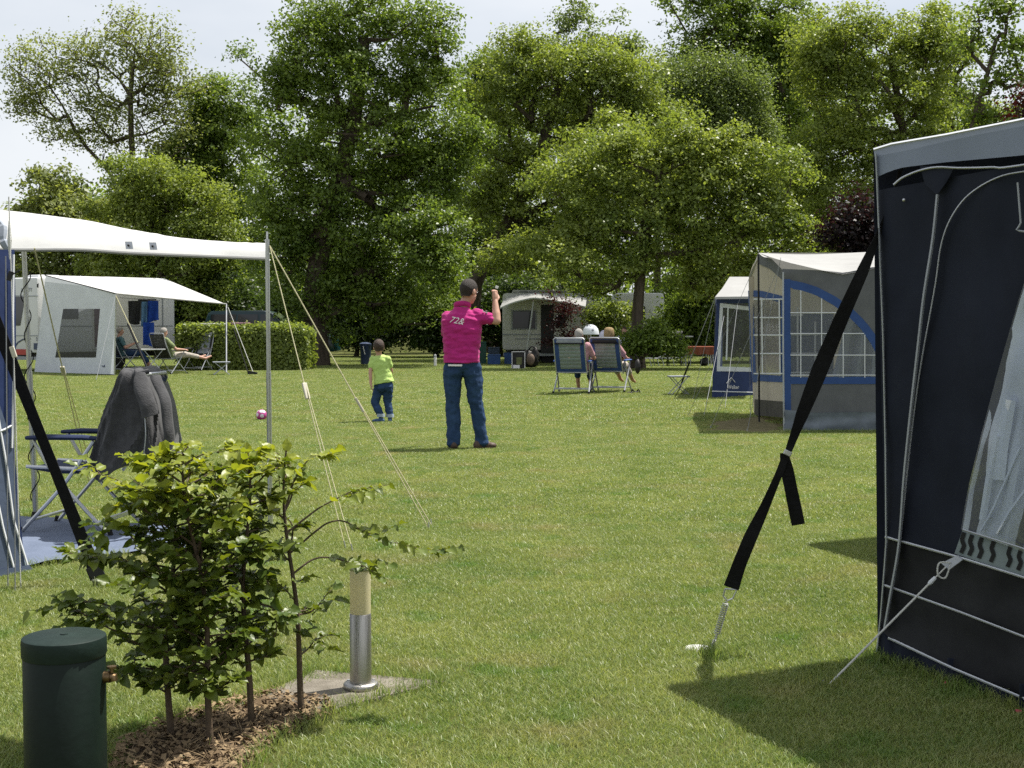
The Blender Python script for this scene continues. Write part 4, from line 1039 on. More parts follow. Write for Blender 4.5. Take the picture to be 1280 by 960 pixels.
for k, (xt, yt, xb, yb, lab) in enumerate([(11, 246, 26, 738, 'hanging white cord with a small cleat beside the blue awning wall'), (7, 320, 10, 736, 'straight grey cord closest to the blue awning wall'), (17, 450, 19, 742, 'short grey cord between the two cords at the blue awning wall')]):
    gb_ = G(xb, yb); t = thing('tension_cord', gb_, lab, 'cord', 'cords beside the blue awning wall')
    tp = P(xt, yt, gb_[1] * (1.0))
    m = MB(); rope(m, tp, gb_, .0032 if k else .0036); m.build('rope', 'rope_white' if k == 0 else 'rope_grey', t)
    if k == 0:
        p = P(12.5, 345, gb_[1] - .01); m = MB(); m.box(p, (.022, .014, .05), ry=.3); m.tube([p, p + [.05, 0, .03]], .004, 5); m.build('cleat', 'dark_trim', t)
        p = P(12, 300, gb_[1] - .01); m = MB(); m.tube([p + [0, 0, .1], p + [0, 0, 0], p - [0, 0, .1]], [.004, .012, .004], 6); m.build('cord_knot', 'rope_white', t)
        p = P(16.5, 440, gb_[1] - .01); m = MB(); m.box(p, (.025, .014, .06), ry=-.3); m.build('runner', 'toggle', t, bevel=.004)
    m = MB(); m.tube([gb_ + [0, 0, .04], gb_ - [0, 0, .06]], .004, 6); m.build('peg', 'galvanised', t)
# black storm strap of the left awning
s0, s1 = P(-85, 205, 7.35), G(127, 734)
st2 = thing('storm_strap', s1, 'wide black storm strap pegged beside the blue groundsheet', 'strap')
dd = nrm(s1 - s0); side = nrm(np.cross(dd, np.array([0, 1.0, 0])))
m = MB(); n = 30; L_, R_ = [], []
for i in range(n + 1):
    t = i / n; p = s0 + (s1 - s0) * t; tw = .35 * math.sin(t * 7); w_ = .034
    e = side * math.cos(tw) + np.array([0, 1, 0]) * math.sin(tw); L_.append(p - e * w_); R_.append(p + e * w_)
o_ = np.array([0, .004, 0]); m.grid([L_, R_, [p + o_ for p in R_], [p + o_ for p in L_], L_]); m.build('webbing', 'webbing', st2)
m = MB(); m.box(s1 + (s0 - s1) * .035, (.085, .012, .07), ry=-.37); m.build('buckle', 'dark_trim', st2, bevel=.004)
m = MB(); m.tube([s1 + [-.02, 0, .04], s1 + [.02, 0, -.1]], .007, 8); m.lathe(s1 + [-.02, 0, .035], [(.001, 0), (.03, 0), (.03, .008), (.001, .01)], 14, False); m.build('peg', 'galvanised', st2)
# groundsheet
m = MB(); SH = resample(SHEET[:6] + [SHEET[6]], 40)
c0 = np.mean(SHEET, axis=0)
rows = []
near = resample([SHEET[7], SHEET[0], SHEET[1], SHEET[2]], 30); far = resample([SHEET[6], SHEET[5], SHEET[4], SHEET[3]], 30)
for t in np.linspace(0, 1, 12):
    rows.append([near[i] * (1 - t) + far[i] * t + np.array([0, 0, .026 + .006 * math.sin(i * 1.3 + t * 6) + .005 * math.sin(i * .5 - t * 11)]) for i in range(30)])
m.grid(rows); gsh = m.build('groundsheet', 'groundsheet', smooth=True)
tag(gsh, 'slate blue groundsheet spread under the folding chair with the jacket', 'groundsheet')

# ------------------------------------------------------------------ bollard light and green standpipe
bp = G(451, 864)
bl = thing('bollard_light', bp, 'short stainless steel bollard light with cream glass top', 'bollard light')
bp = bp + [0, 0, .012]
m = MB(); m.lathe(bp, [(.064, 0), (.066, .004), (.066, .018), (.060, .024), (.045, .025)], 40); m.build('base_ring', 'steel', bl, smooth=True)
for a in (.6, 2.7, 4.8):
    m = MB(); m.lathe(bp + [.055 * math.cos(a), .055 * math.sin(a), .022], [(.006, 0), (.006, .005), (.001, .006)], 6); m.build('bolt', 'galvanised', bl)
m = MB(); m.lathe(bp, [(.041, .02), (.041, .285), (.0385, .288)], 40); m.build('post', 'steel', bl, smooth=True)
m = MB(); m.lathe(bp, [(.0395, .288), (.0395, .452)], 40); m.build('glass', 'opal', bl, smooth=True)
m = MB(); m.lathe(bp, [(.041, .452), (.042, .456), (.042, .472), (.038, .477), (.001, .478)], 40); m.build('cap', 'steel', bl, smooth=True)
gp = G(83, 993)
gd = thing('standpipe', gp, 'dark green round water post with a brass tap at the left corner', 'water post')
hz = P(83, 797, gp[1])[2]; rr_ = .1215
m = MB(); m.lathe(gp, [(rr_ * .97, -.02), (rr_ * .97, hz - .04), (rr_ * .9, hz - .03)], 48); m.build('body', 'drum_green', gd, smooth=True)
m = MB(); m.lathe(gp, [(rr_ * .985, hz - .052), (rr_ * 1.0, hz - .048), (rr_ * 1.0, hz - .006), (rr_ * .985, hz + .003), (rr_ * .94, hz + .006), (.012, hz + .010), (.011, hz + .013), (.001, hz + .013)], 48); m.build('lid', 'drum_lid', gd, smooth=True, auto=30)
tp_ = P(133, 846, gp[1])
m = MB(); m.tube([tp_ + [-.02, 0, 0], tp_ + [.012, 0, 0]], .018, 12); m.tube([tp_ + [.012, 0, 0], tp_ + [.02, 0, 0], tp_ + [.022, 0, -.012]], [.013, .014, .012], 10); m.lathe(tp_ + [.016, 0, .012], [(.006, 0), (.006, .012), (.014, .014), (.014, .02), (.004, .021)], 10); m.build('tap', 'brass', gd, smooth=True)

# ------------------------------------------------------------------ beech saplings
def leaf_mesh(name, L, W, curl, seed):
    r_ = random.Random(seed); mb = MB(); rows = []
    prof = [.08, .72, .98, 1.0, .86, .52, .04]
    for i, p in enumerate(prof):
        u = i / (len(prof) - 1); z = -curl * u * u * L; wv = .075 * L * math.sin(i * 2.2 + seed)
        w_ = p * W / 2
        rows.append([(u * L, -w_, z + w_ * .38 + wv), (u * L, -w_ * .5, z + w_ * .16), (u * L, 0, z), (u * L, w_ * .5, z + w_ * .16), (u * L, w_, z + w_ * .38 - wv)])
    mb.grid(rows)
    me = bpy.data.meshes.new(name); me.from_pydata(mb.v, [], mb.f); me.materials.append(MAT['leaf_beech'])
    me.polygons.foreach_set('use_smooth', [True] * len(me.polygons)); return me, np.array(mb.v), np.array(mb.f)
LEAVES = [leaf_mesh('leaf', .050, .037, c_, i) for i, c_ in enumerate((.15, .35, -.05, .55))]
YOUNG_LIT = []
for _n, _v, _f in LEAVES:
    _m = _n.copy(); _m.materials[0] = MAT['leaf_young_lit']; YOUNG_LIT.append((_m, _v, _f))
def sapling(label, base_px, hgt, wander, spread, nbr, z0, seed, nobj, nmass, droop=.0, r0=.011, lean=(0, 0), extra=(), leafgap=.030, dens=1.0):
    rr = random.Random(seed); base = G(*base_px)
    t = thing('beech_sapling', base, label, 'sapling', 'beech saplings in the planting bed')
    stem = [base + np.array([lean[0] * u + wander * math.sin(u * 7 + seed) * u, lean[1] * u + wander * math.cos(u * 5 + seed) * u, hgt * u]) for u in np.linspace(0, 1, 14)]
    stem[0] = stem[0] - [0, 0, .03]
    m = MB(); m.tube(stem, [r0 * (1.15 - .85 * u) for u in np.linspace(0, 1, 14)], 8); twigs = []
    leaves = []                                   # (pos, dir, normal, scale)
    def add_leaves(path, start=.2, gap=leafgap, sc=1.0):
        P_ = np.array(path); d = np.r_[0, np.cumsum(np.linalg.norm(np.diff(P_, axis=0), axis=1))]
        s = d[-1] * start + rr.uniform(0, gap); side_ = 1
        while s < d[-1] + .002:
            p = np.array([np.interp(s, d, P_[:, k]) for k in range(3)])
            q = np.array([np.interp(min(s + .01, d[-1]), d, P_[:, k]) for k in range(3)]) - np.array([np.interp(max(s - .01, 0), d, P_[:, k]) for k in range(3)])
            tdir = nrm(q); a, b = frame(tdir)
            if s >= d[-1] - gap * .5: ld = tdir
            else: ld = nrm(tdir * .65 + a * side_ + np.array([0, 0, rr.uniform(-.35, .15)]))
            nn = nrm(np.array([rr.gauss(0, .42), rr.gauss(0, .42) - .12, 1.0]))
            if rr.random() < dens: leaves.append((p, ld, nn, sc * rr.uniform(.55, 1.2)))
            side_ = -side_; s += gap * rr.uniform(.7, 1.3)
    def branch(p0, ang, L, up, r_, lvl=0):
        d = np.array([math.cos(ang), math.sin(ang), up]); pts = [p0]; n = 7; p = p0
        for k in range(n):
            u = (k + 1) / n
            d = nrm(d + np.array([rr.gauss(0, .10), rr.gauss(0, .10), rr.gauss(0, .07) - droop * u]))
            p = p + d * L / n; pts.append(p)
        m.tube(pts, [r_ * (1 - .8 * i / n) for i in range(n + 1)], 5)
        add_leaves(pts, .25 if lvl == 0 else .12)
        if lvl < 2:
            for k in range(2 if lvl else max(2, int(L / .075))):
                i = rr.randint(1, n - 1)
                branch(pts[i], ang + rr.choice((-1, 1)) * rr.uniform(.5, 1.1), L * rr.uniform(.35, .6) * (1 - .3 * i / n), up * .5 + rr.uniform(-.1, .3), r_ * .6, lvl + 1)
        return pts
    ga = rr.uniform(0, 6)
    for k in range(nbr):
        u = z0 + (1 - z0) * (k + rr.random() * .5) / nbr
        i = min(12, int(u * 13)); p0 = stem[i] + (stem[i + 1] - stem[i]) * (u * 13 - i)
        ga += 2.4; L = spread * (math.sin(math.pi * min(1, (u - z0) / (1 - z0) * .74 + .16)) ** .9) * rr.uniform(.4, 1.35)
        branch(p0, ga, max(.06, L), rr.uniform(.1, .9), r0 * .38)
    for (u, pts) in extra:                        # branches traced one by one
        i = min(12, int(u * 13)); p0 = stem[i]
        pp_ = curve([p0] + list(pts), 5); m.tube(pp_, np.linspace(r0 * .4, r0 * .1, len(pp_)), 5); add_leaves(pp_, .35, leafgap * .8)
        for q in range(3):
            j = int(len(pp_) * rr.uniform(.45, .95)); dq = pp_[min(j + 1, len(pp_) - 1)] - pp_[j - 1]
            branch(pp_[j], math.atan2(dq[1], dq[0]) + rr.choice((-1, 1)) * rr.uniform(.4, 1), rr.uniform(.06, .13), rr.uniform(0, .3), r0 * .16, 2)
    add_leaves(stem, .9)
    m.build('stem', 'bark_thin', t, smooth=True)
    rr.shuffle(leaves)
    leaves.sort(key=lambda q: q[0][1] + rr.gauss(0, .06))       # the nearest ones singly
    def mtx(p, ld, nn, s):
        x = ld; y = nrm(np.cross(nn, x)); z = np.cross(x, y); return np.stack([x, y, z], 1) * s
    for p, ld, nn, s in leaves[:nobj]:
        top_lit = (q_z := (p[2] / hgt)) > .74 and rr.random() < (q_z - .70) * 3.2  # paler copy picked by height, as the sun brightens the top
        o = bpy.data.objects.new('leaf', (YOUNG_LIT if top_lit else LEAVES)[rr.randint(0, 3)][0])
        M_ = mtx(p, ld, nn, s); q = p - base
        o.matrix_basis = Matrix([[*M_[0], q[0]], [*M_[1], q[1]], [*M_[2], q[2]], [0, 0, 0, 1]])
        COL.objects.link(o); o.parent = t
    rest = leaves[nobj:nobj + nmass]
    young_lit = [q for q in rest if q[0][2] / hgt > .74 and rr.random() < (q[0][2] / hgt - .70) * 3.2]; yid = set(map(id, young_lit))
    for rest, fm, fn in (([q for q in rest if id(q) not in yid], 'leaf_beech_mass', 'foliage'), (young_lit, 'leaf_young_lit_mass', 'young_lit_foliage')):
     if rest:
        V, Q, T = [], [], []
        for p, ld, nn, s in rest:
            _, lv, lf = LEAVES[rr.randint(0, 3)]; M_ = mtx(p, ld, nn, s)
            Q.append(lf + sum(len(v_) for v_ in V)); V.append(lv @ M_.T + p); T += [rr.random()] * len(lf)
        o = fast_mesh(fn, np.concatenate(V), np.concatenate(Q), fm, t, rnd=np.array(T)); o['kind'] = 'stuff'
        o.data.polygons.foreach_set('use_smooth', [True] * len(o.data.polygons))
    print('sapling', label[:30], len(leaves))
    return t
def D_(px, py, dy=0, d=4.6): return P(px, py, d + dy)
sapling('bushy beech sapling nearest the green water post, reaching out low to the left', (214, 928), .95, .035, .24, 50, .17, 3, 295, 4000, lean=(-.02, .02), leafgap=.0165, dens=.86,
        extra=[(.45, [D_(170, 770, -.05), D_(110, 752, -.1), D_(40, 765, -.12)]), (.42, [D_(150, 790, 0, 4.5), D_(100, 765, 0, 4.5), D_(70, 748, 0, 4.5)]), (.72, [D_(190, 640), D_(155, 605), D_(118, 590)]), (.6, [D_(180, 690), D_(140, 650), D_(125, 690)])])
sapling('densest beech sapling with the thicker leaning stem, second from the water post', (264, 936), .99, .03, .235, 54, .16, 5, 295, 4500, lean=(-.07, .05), leafgap=.0165, dens=.86,
        extra=[(.85, [D_(240, 590), D_(270, 565), D_(310, 580)]), (.6, [D_(310, 690), D_(340, 740), D_(350, 770)])])
sapling('slender beech sapling with a bare lower stem, behind the densest one', (314, 912), .95, .025, .13, 40, .22, 8, 295, 3000, lean=(-.03, .03), leafgap=.0165,
        extra=[(.9, [D_(325, 600, .1), D_(345, 585, .1), D_(350, 610, .1)]), (.5, [D_(340, 760), D_(345, 790), D_(330, 810)])])
sapling('open airy beech sapling beside the bollard light with a long branch to the right', (377, 896), .95, .02, .13, 11, .30, 12, 295, 200, lean=(-.05, .0), leafgap=.023, r0=.0105,
        extra=[(.63, [D_(395, 664, .22), D_(412, 653, .22), D_(431, 652, .22), D_(459, 667, .22), D_(500, 680, .25), D_(540, 688, .25), D_(575, 684, .25)]),
               (.71, [D_(392, 640, .22), D_(406, 631, .22), D_(428, 620, .22), D_(444, 613, .22), D_(487, 606, .22)]),
               (.54, [D_(390, 700, .22), D_(412, 697, .2), D_(444, 705, .15), D_(462, 712, .1), D_(478, 726, .1)]),
               (.77, [D_(365, 614, .24), D_(350, 586, .24), D_(347, 567, .24), D_(322, 566, .24), D_(300, 572, .24)]),
               (.80, [D_(368, 600, .24), D_(381, 580, .24), D_(392, 570, .24), D_(408, 572, .24)]),
               (.66, [D_(366, 660, .24), D_(357, 646, .24), D_(345, 640, .24)]), (.40, [D_(388, 765, .24), D_(402, 752, .24), D_(410, 740, .24)]), (.30, [D_(384, 812, .24), D_(394, 800, .24), D_(402, 798, .24)])])

# ------------------------------------------------------------------ grey and blue awning (middle right)
N0 = np.array([G(980, 539)[0], G(980, 539)[1], 0]); F0 = G(941, 518)
ga_ = thing('awning', N0, 'grey awning with blue framed arched window and white sagging roof', 'awning')
FP = plane_from(N0, N0 + np.array([1.0, 0, 0])); SP = plane_from(N0, F0)
eav = [(978, 338), (1000, 337), (1028, 340), (1055, 343), (1080, 338), (1110, 331), (1190, 338), (1260, 330)]
arch_o = [(988, 350), (1003, 353), (1022, 359), (1045, 371), (1065, 385), (1082, 402), (1097, 422), (1108, 445), (1116, 478)]
arch_i = [(988, 361), (1002, 363), (1020, 369), (1041, 381), (1060, 395), (1076, 411), (1089, 430), (1099, 450), (1106, 472)]
m = MB(); strip(m, FP, [(978, 336), (1028, 338), (1055, 341), (1090, 334), (1120, 332)], [(978, 349)] + arch_o, 20, 4, -.002, lambda u, t: .01 * math.sin(u * 11 + t * 3)); 
strip(m, FP, [(1120, 332), (1260, 330)], [(1116, 478), (1260, 478)], 10, 6, -.002); m.build('upper_wall', 'canvas_grey', ga_, smooth=True)
m = MB(); strip(m, FP, [(978, 349)] + arch_o, [(986, 358)] + arch_i, 24, 1, .006); strip(m, FP, [(979, 349), (981, 520)], [(988, 349), (989, 520)], 8, 1, .008); strip(m, FP, [(988, 471), (1116, 471)], [(988, 480), (1116, 480)], 8, 1, .010); m.build('window_frame', 'canvas_blue', ga_)
m = MB(); strip(m, FP, arch_i, [(988, 472), (1106, 472)], 24, 10, .002, lambda u, t: .01 * math.sin(u * 17 + t * 5)); m.build('window_film', 'pane_clear', ga_, smooth=True)
def arch_y(x): a = np.array(arch_i); return float(np.interp(x, a[:, 0], a[:, 1]))
for x in (1001, 1027, 1054, 1081):
    m = MB(); tape(m, FP, [(x, arch_y(x)), (x, 472)], 1.3, .010, .004); m.build('glazing_bar', 'white_tape', ga_)
for y in (391, 417, 444, 469):
    a = np.array(arch_i); xe = float(np.interp(y, a[:, 1], a[:, 0]))
    m = MB(); tape(m, FP, [(988, y), (xe, y)], 1.3, .011, .004); m.build('glazing_bar', 'white_tape', ga_)
m = MB(); strip(m, FP, [(989, 480), (1260, 480)], [(989, 516), (1260, 516)], 20, 4, .001, lambda u, t: .012 * math.sin(u * 19) * t); m.build('lower_wall', 'canvas_grey', ga_, smooth=True)
m = MB(); strip(m, FP, [(980, 512), (1020, 516), (1060, 515), (1260, 516)], [(980, 540), (1060, 540), (1260, 540)], 36, 5, .012, lambda u, t: .022 * math.sin(u * 33 + t * 2) * t + .012 * math.sin(t * 9 + u * 8)); m.build('mud_flap', 'mud_skirt', ga_, smooth=True)
m = MB(); tape(m, FP, [(979, 340), (979, 440), (980, 539)], 2, .014, .01); m.build('corner_pole', 'tube_grey', ga_)
# side wall
m = MB(); strip(m, SP, [(936, 346), (941, 331), (948, 322), (962, 326), (978, 338)], [(936, 353), (948, 353), (978, 353)], 12, 3, 0); strip(m, SP, [(936, 353), (978, 353)], [(936, 364), (955, 364), (978, 372)], 8, 2, 0); m.build('gable_wall', 'canvas_beige', ga_)
m = MB(); strip(m, SP, [(936, 363), (950, 363), (978, 370)], [(936, 371), (950, 371), (978, 379)], 8, 1, .006); strip(m, SP, [(935, 363), (939, 470), (941, 478)], [(941, 366), (945, 470), (946, 478)], 8, 1, .008)
strip(m, SP, [(940, 467), (979, 470)], [(941, 476), (979, 478)], 4, 1, .010); strip(m, SP, [(974, 372), (976, 474)], [(979, 372), (979, 474)], 4, 1, .009); m.build('window_frame', 'canvas_blue', ga_)
m = MB(); strip(m, SP, [(941, 370), (978, 377)], [(945, 469), (978, 470)], 8, 8, .0); m.build('window_film', 'pane_clear', ga_)
for x0, x1 in ((952, 953), (974, 975)):
    m = MB(); tape(m, SP, [(x0, 373), (x1, 468)], 1.8, .02, .004); m.build('glazing_bar', 'white_tape', ga_)
for y in (374, 397, 419, 442, 467):
    m = MB(); tape(m, SP, [(942, y), (978, y)], 1.8, .022, .004); m.build('glazing_bar', 'white_tape', ga_)
m = MB(); strip(m, SP, [(941, 476), (979, 478)], [(943, 500), (980, 503)], 6, 3, 0); m.build('lower_wall', 'canvas_beige', ga_)
m = MB(); strip(m, SP, [(943, 499), (980, 502)], [(943, 519), (980, 522)], 6, 2, .01); m.build('mud_flap', 'skirt_dark', ga_)
# rear and inside: far wall, inner window, curtain
RW = plane_from(F0, F0 + np.array([1.0, 0, 0]))
m = MB(); strip(m, RW, [(936, 346), (1180, 346)], [(942, 516), (1180, 516)], 12, 6, 0); m.build('rear_wall', 'canvas_beige', ga_)
m = MB(); strip(m, RW, [(985, 392), (1042, 392)], [(985, 470), (1042, 470)], 8, 4, .02); m.build('inner_window', 'canvas_slate', ga_)
for pts in ([(997, 384), (997, 466)], [(1019, 402), (1019, 466)], [(988, 394), (1004, 394)], [(988, 418), (1025, 418)], [(988, 442), (1025, 442)], [(988, 466), (1025, 466)]):
    m = MB(); tape(m, RW, pts, 2.4, .04, .006); m.build('glazing_bar', 'white_tape', ga_)
m = MB(); strip(m, RW, [(1060, 395), (1130, 380)], [(1040, 470), (1130, 500)], 20, 6, .5, lambda u, t: .06 * math.sin(u * 26)); m.build('inner_curtain', 'canvas_greyblue', ga_, smooth=True)
# roof
RD = 20.0
rows = []
rx = np.linspace(0, 1, 24)
for t in np.linspace(0, 1, 8):
    r_ = []
    for u in rx:
        a = P(948 + u * 330, 316 + 3 * math.sin(u * 9) * .6, RD)
        ex = 962 + u * 300; ey = float(np.interp(ex, [962, 985, 1028, 1055, 1080, 1110, 1190, 1262], [321, 328, 338, 343, 338, 333, 340, 330])); b = P(ex, ey, N0[1] - .02)
        r_.append(a * (1 - t) + b * t + np.array([0, 0, -.03 * math.sin(3.14 * t)]))
    rows.append(r_)
m = MB(); m.grid(rows); m.build('roof', 'canvas_offwhite', ga_, smooth=True)
m = MB(); m.grid([[P(948 + u * 330, 316, RD) for u in rx], [P(936 + u * 330, 346, F0[1] + .3) for u in rx]]); m.build('roof_back', 'canvas_offwhite', ga_)
m = MB(); m.grid([[P(948, 316, RD), P(962, 321, 18.8), P(978, 337, N0[1])], [P(948, 330, RD), P(962, 336, 18.8), P(978, 350, N0[1])]]); m.build('roof_fringe', 'canvas_grey', ga_)
gb_ = G(949, 528); m = MB(); m.tube([gb_, P(948, 318, gb_[1])], .014, 8); m.build('porch_pole', 'dark_trim', ga_)
for k, (top, bot) in enumerate([((976, 322), (934, 540)), ((975, 330), (888, 536)), ((940, 340), (860, 520)), ((936, 350), (938, 519))]):
    b_ = G(*bot); t = thing('guy_rope', b_, ['thin guy rope ending beside the porch pole of the grey awning', 'thin guy rope slanting far out from the grey awning corner', 'long thin guy rope slanting left from the grey awning gable', 'upright thin cord at the back corner of the grey awning'][k], 'guy rope', 'guy ropes of the grey awning')
    m = MB(); rope(m, P(top[0], top[1], 17.5 if k < 2 else 20.2), b_, .0032); m.build('rope', 'rope_grey', t)
    m = MB(); m.tube([b_ + [0, 0, .04], b_ - [0, 0, .06]], .006, 6); m.build('peg', 'galvanised', t)

# ------------------------------------------------------------------ small blue awning behind it
k0 = G(891, 498); k1 = G(952, 495)
ba = thing('awning', k0, 'small deep blue awning with pale roof behind the grey awning', 'awning')
BP = plane_from(k0, k1)
m = MB(); strip(m, BP, [(891, 463), (960, 465)], [(890, 499), (960, 499)], 10, 4, 0, lambda u, t: .01 * math.sin(u * 15)); m.build('lower_wall', 'canvas_deepblue', ba, smooth=True)
m = MB(); strip(m, BP, [(896, 372), (960, 370)], [(895, 380), (960, 378)], 6, 1, .004); strip(m, BP, [(896, 372), (894, 420), (891, 463)], [(900, 372), (898, 420), (896, 463)], 6, 1, .006); m.build('wall_trim', 'canvas_deepblue', ba)
m = MB(); strip(m, BP, [(899, 378), (960, 380)], [(897, 464), (960, 464)], 8, 6, -.004, lambda u, t: .012 * math.sin(u * 12 + t * 4)); m.build('window_film', 'pane_smoke', ba, smooth=True)
m = MB(); strip(m, BP, [(900, 379), (960, 386)], [(901, 384), (960, 391)], 5, 1, .008); strip(m, BP, [(900, 379), (896, 459)], [(904, 379), (900, 459)], 5, 1, .010); strip(m, BP, [(896, 458), (960, 460)], [(896, 464), (960, 465)], 5, 1, .011); strip(m, BP, [(909, 384), (907, 450)], [(911, 384), (909, 450)], 4, 1, .012); m.build('window_frame', 'canvas_pale', ba)
m = MB(); tape(m, BP, [(890, 489), (960, 491)], 1.3, .012, .004); m.build('seam_tape', 'white_tape', ba)
m = MB(); m.grid([[P(912, 346, 26.2), P(990, 346, 26.2)], [P(903, 360, 25.5), P(985, 362, 25.5)], [P(894, 371, k0[1] - .05), P(980, 370, k0[1] - .05)], [P(894, 374, k0[1] - .06), P(980, 373, k0[1] - .06)]]); m.build('roof', 'canvas_offwhite', ba)
m = MB(); m.grid([[P(912, 346, 26.2), P(990, 346, 26.2)], [P(900, 372, 28), P(990, 372, 28)]]); m.build('roof_back', 'canvas_offwhite', ba)
m = MB(); m.grid([[k0, P(894, 374, k0[1])], [G(903, 484), P(903, 372, G(903, 484)[1])]]); m.build('end_wall', 'canvas_deepblue', ba)
m = MB()
pk = [BP(910, 478, .012), BP(914, 472.5, .012), BP(918, 476, .012), BP(922, 479, .012)]
m.tube([BP(908, 479, .012), BP(914, 472, .012), BP(919, 478, .012)], .007, 5); m.tube([BP(912, 477, .012), BP(914, 475, .012)], .005, 5); kk = m.build('logo', 'print_white', ba)
ux = nrm(BP(930, 480) - BP(910, 480)); m = MB(); place_text(m, 'Walker', .10, BP(917, 484, .012), ux, (0, 0, 1)); m.build('lettering', 'print_white', ba)
for k, (top, bot) in enumerate([((895, 372), (866, 500)), ((905, 395), (880, 520)), ((922, 380), (906, 512))]):
    b_ = G(*bot); t = thing('guy_rope', b_, ['thin guy rope slanting left from the roof corner of the small blue awning', 'thin guy rope ending on the grass left of the bare earth', 'thin guy rope in front of the small blue awning wall'][k], 'guy rope', 'guy ropes of the small blue awning')
    m = MB(); rope(m, P(top[0], top[1], 24.5), b_, .004); m.build('rope', 'rope_grey', t)
    m = MB(); m.tube([b_ + [0, 0, .04], b_ - [0, 0, .06]], .006, 6); m.build('peg', 'galvanised', t)
b_ = G(849, 470); t = thing('guy_rope', G(849, 487), 'guy rope with a dark strap end slanting left of the small blue awning', 'guy rope')
m = MB(); rope(m, P(894, 372, 24.8), P(862, 452, 25.5), .008); m.build('rope', 'rope_grey', t); m = MB(); rope(m, P(862, 452, 25.5), G(849, 487), .018); m.build('strap_end', 'webbing', t)
